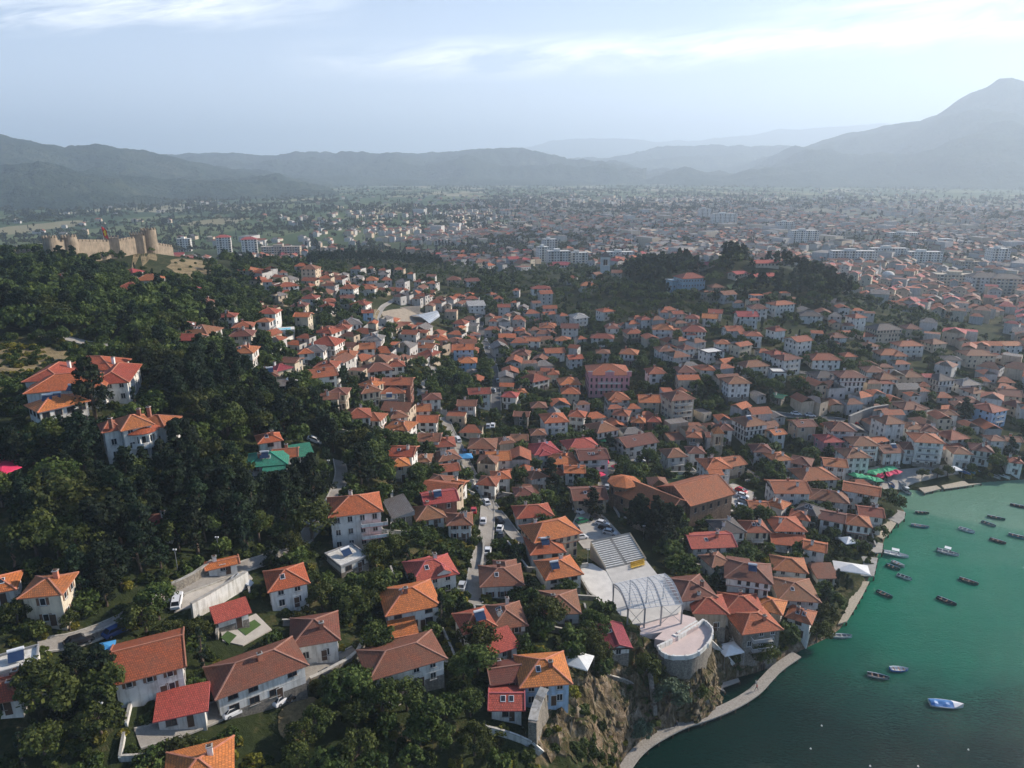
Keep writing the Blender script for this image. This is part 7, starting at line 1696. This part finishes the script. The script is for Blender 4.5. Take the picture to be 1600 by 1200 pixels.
# ------------------------------------------------------------------ camera, sun, sky, air
cam = bpy.data.cameras.new('camera'); co = bpy.data.objects.new('camera', cam); COL.objects.link(co); co.location = (0, 0, CH); co.rotation_euler = (math.pi/2-PITCH, 0, 0)
cam.sensor_width = 36; cam.lens = 36*F/1600; cam.clip_start = 1; cam.clip_end = 60000; sc.camera = co
sun = bpy.data.lights.new('sun', 'SUN'); sun.energy = 5.0; sun.angle = R(.5); sun.color = (1, .89, .76); so = bpy.data.objects.new('sun', sun); COL.objects.link(so)
sd = Vector((math.sin(SUNAZ)*math.cos(SUNEL), math.cos(SUNAZ)*math.cos(SUNEL), math.sin(SUNEL))); so.rotation_euler = sd.to_track_quat('Z', 'Y').to_euler(); so.location = (0, 0, 300)
w = bpy.data.worlds.new('World'); sc.world = w; w.use_nodes = True; nt = w.node_tree; bg = nt.nodes['Background']
sk = nt.nodes.new('ShaderNodeTexSky'); sk.sky_type = 'NISHITA'; sk.sun_disc = False; sk.sun_elevation = SUNEL; sk.sun_rotation = SUNAZ; sk.altitude = 700; sk.air_density = 1.0; sk.dust_density = 1.0; sk.ozone_density = 5.0
tc_ = nt.nodes.new('ShaderNodeTexCoord'); sx = nt.nodes.new('ShaderNodeSeparateXYZ'); nt.links.new(tc_.outputs['Generated'], sx.inputs[0])
yy_ = mathn(nt, 'MAXIMUM', sx.outputs[1], .05); u_ = mathn(nt, 'DIVIDE', sx.outputs[0], yy_); v_ = mathn(nt, 'DIVIDE', sx.outputs[2], yy_)
# thin streaks of high cloud: a long band rising to the right and one at the upper left
vc = mathn(nt, 'ADD', mathn(nt, 'MULTIPLY_ADD', u_, .030, .1365), mathn(nt, 'MULTIPLY', mathn(nt, 'MULTIPLY', u_, u_), .062))
def band(center, hw, umin, umax, su):
    d = mathn(nt, 'ABSOLUTE', mathn(nt, 'SUBTRACT', v_, center)); k = mathn(nt, 'MAXIMUM', mathn(nt, 'SUBTRACT', 1, mathn(nt, 'DIVIDE', d, hw)), 0)
    e0 = mathn(nt, 'MINIMUM', mathn(nt, 'MAXIMUM', mathn(nt, 'DIVIDE', mathn(nt, 'SUBTRACT', u_, umin), su), 0), 1); e1 = mathn(nt, 'MINIMUM', mathn(nt, 'MAXIMUM', mathn(nt, 'DIVIDE', mathn(nt, 'SUBTRACT', umax, u_), su), 0), 1)
    return mathn(nt, 'MULTIPLY', k, mathn(nt, 'MULTIPLY', e0, e1))
cmb = nt.nodes.new('ShaderNodeCombineXYZ'); nt.links.new(mathn(nt, 'MULTIPLY', u_, 4.5), cmb.inputs[0]); nt.links.new(mathn(nt, 'MULTIPLY_ADD', v_, 26, mathn(nt, 'MULTIPLY', u_, -3.0)), cmb.inputs[1])
cn = noise(nt, 1.6, cmb.outputs[0], 8, .62, .5); cr = ramp(nt, [(.36, (0, 0, 0)), (.60, (1, 1, 1))]); nt.links.new(cn.outputs[0], cr.inputs[0])
vl = mathn(nt, 'MULTIPLY_ADD', u_, .03, .206)
bs = mathn(nt, 'ADD', mathn(nt, 'ADD', band(vc, .030, -.32, 3, .25), mathn(nt, 'MULTIPLY', band(mathn(nt, 'ADD', vc, .035), .02, .25, 3, .3), .7)), mathn(nt, 'MULTIPLY', band(vl, .030, -3, -.18, .2), 1.1))
cf = mathn(nt, 'MULTIPLY', mathn(nt, 'MINIMUM', bs, 1), cr.outputs[0]); cf = mathn(nt, 'MULTIPLY', cf, .95)
hs = nt.nodes.new('ShaderNodeHueSaturation'); hs.inputs['Saturation'].default_value = 1.2; nt.links.new(sk.outputs[0], hs.inputs['Color'])
# a thin veil of high haze whitens the lower sky, more towards the sun
vf = mathn(nt, 'MULTIPLY_ADD', v_, -2.9, .98); vf = mathn(nt, 'ADD', vf, mathn(nt, 'MULTIPLY', u_, .02)); vf = mathn(nt, 'MINIMUM', mathn(nt, 'MAXIMUM', vf, 0), .8)
veil = mixc(nt, hs.outputs[0], (10.6, 11.6, 13.4), vf)
fin = mixc(nt, veil, (17, 17, 17), cf); nt.links.new(fin, bg.inputs['Color']); bg.inputs['Strength'].default_value = .078
# haze: even air round everything
HZ = 1.55e-4
m = bpy.data.materials.new('haze_air'); m.use_nodes = True; nt = m.node_tree; nt.nodes.clear(); out = nt.nodes.new('ShaderNodeOutputMaterial'); pv = nt.nodes.new('ShaderNodeVolumePrincipled')
pv.inputs['Color'].default_value = (.73, .865, 1, 1); pv.inputs['Density'].default_value = HZ; pv.inputs['Anisotropy'].default_value = .28; nt.links.new(pv.outputs[0], out.inputs['Volume'])
mb = MB(); mb.box(-24500, 24500, -1500, 27000, -260, 1250, m); o = mb.build('haze'); tag(o, kind='stuff')
sc.view_settings.view_transform = 'Standard'; sc.view_settings.look = 'None'; sc.view_settings.gamma = 1; sc.view_settings.exposure = .66
cy = sc.cycles; cy.max_bounces = 5; cy.diffuse_bounces = 2; cy.glossy_bounces = 2; cy.transmission_bounces = 2; cy.transparent_max_bounces = 6; cy.volume_bounces = 3; cy.use_adaptive_sampling = True; cy.adaptive_threshold = .02; cy.sample_clamp_indirect = 4; cy.use_denoising = True
print('objects', len(sc.objects))
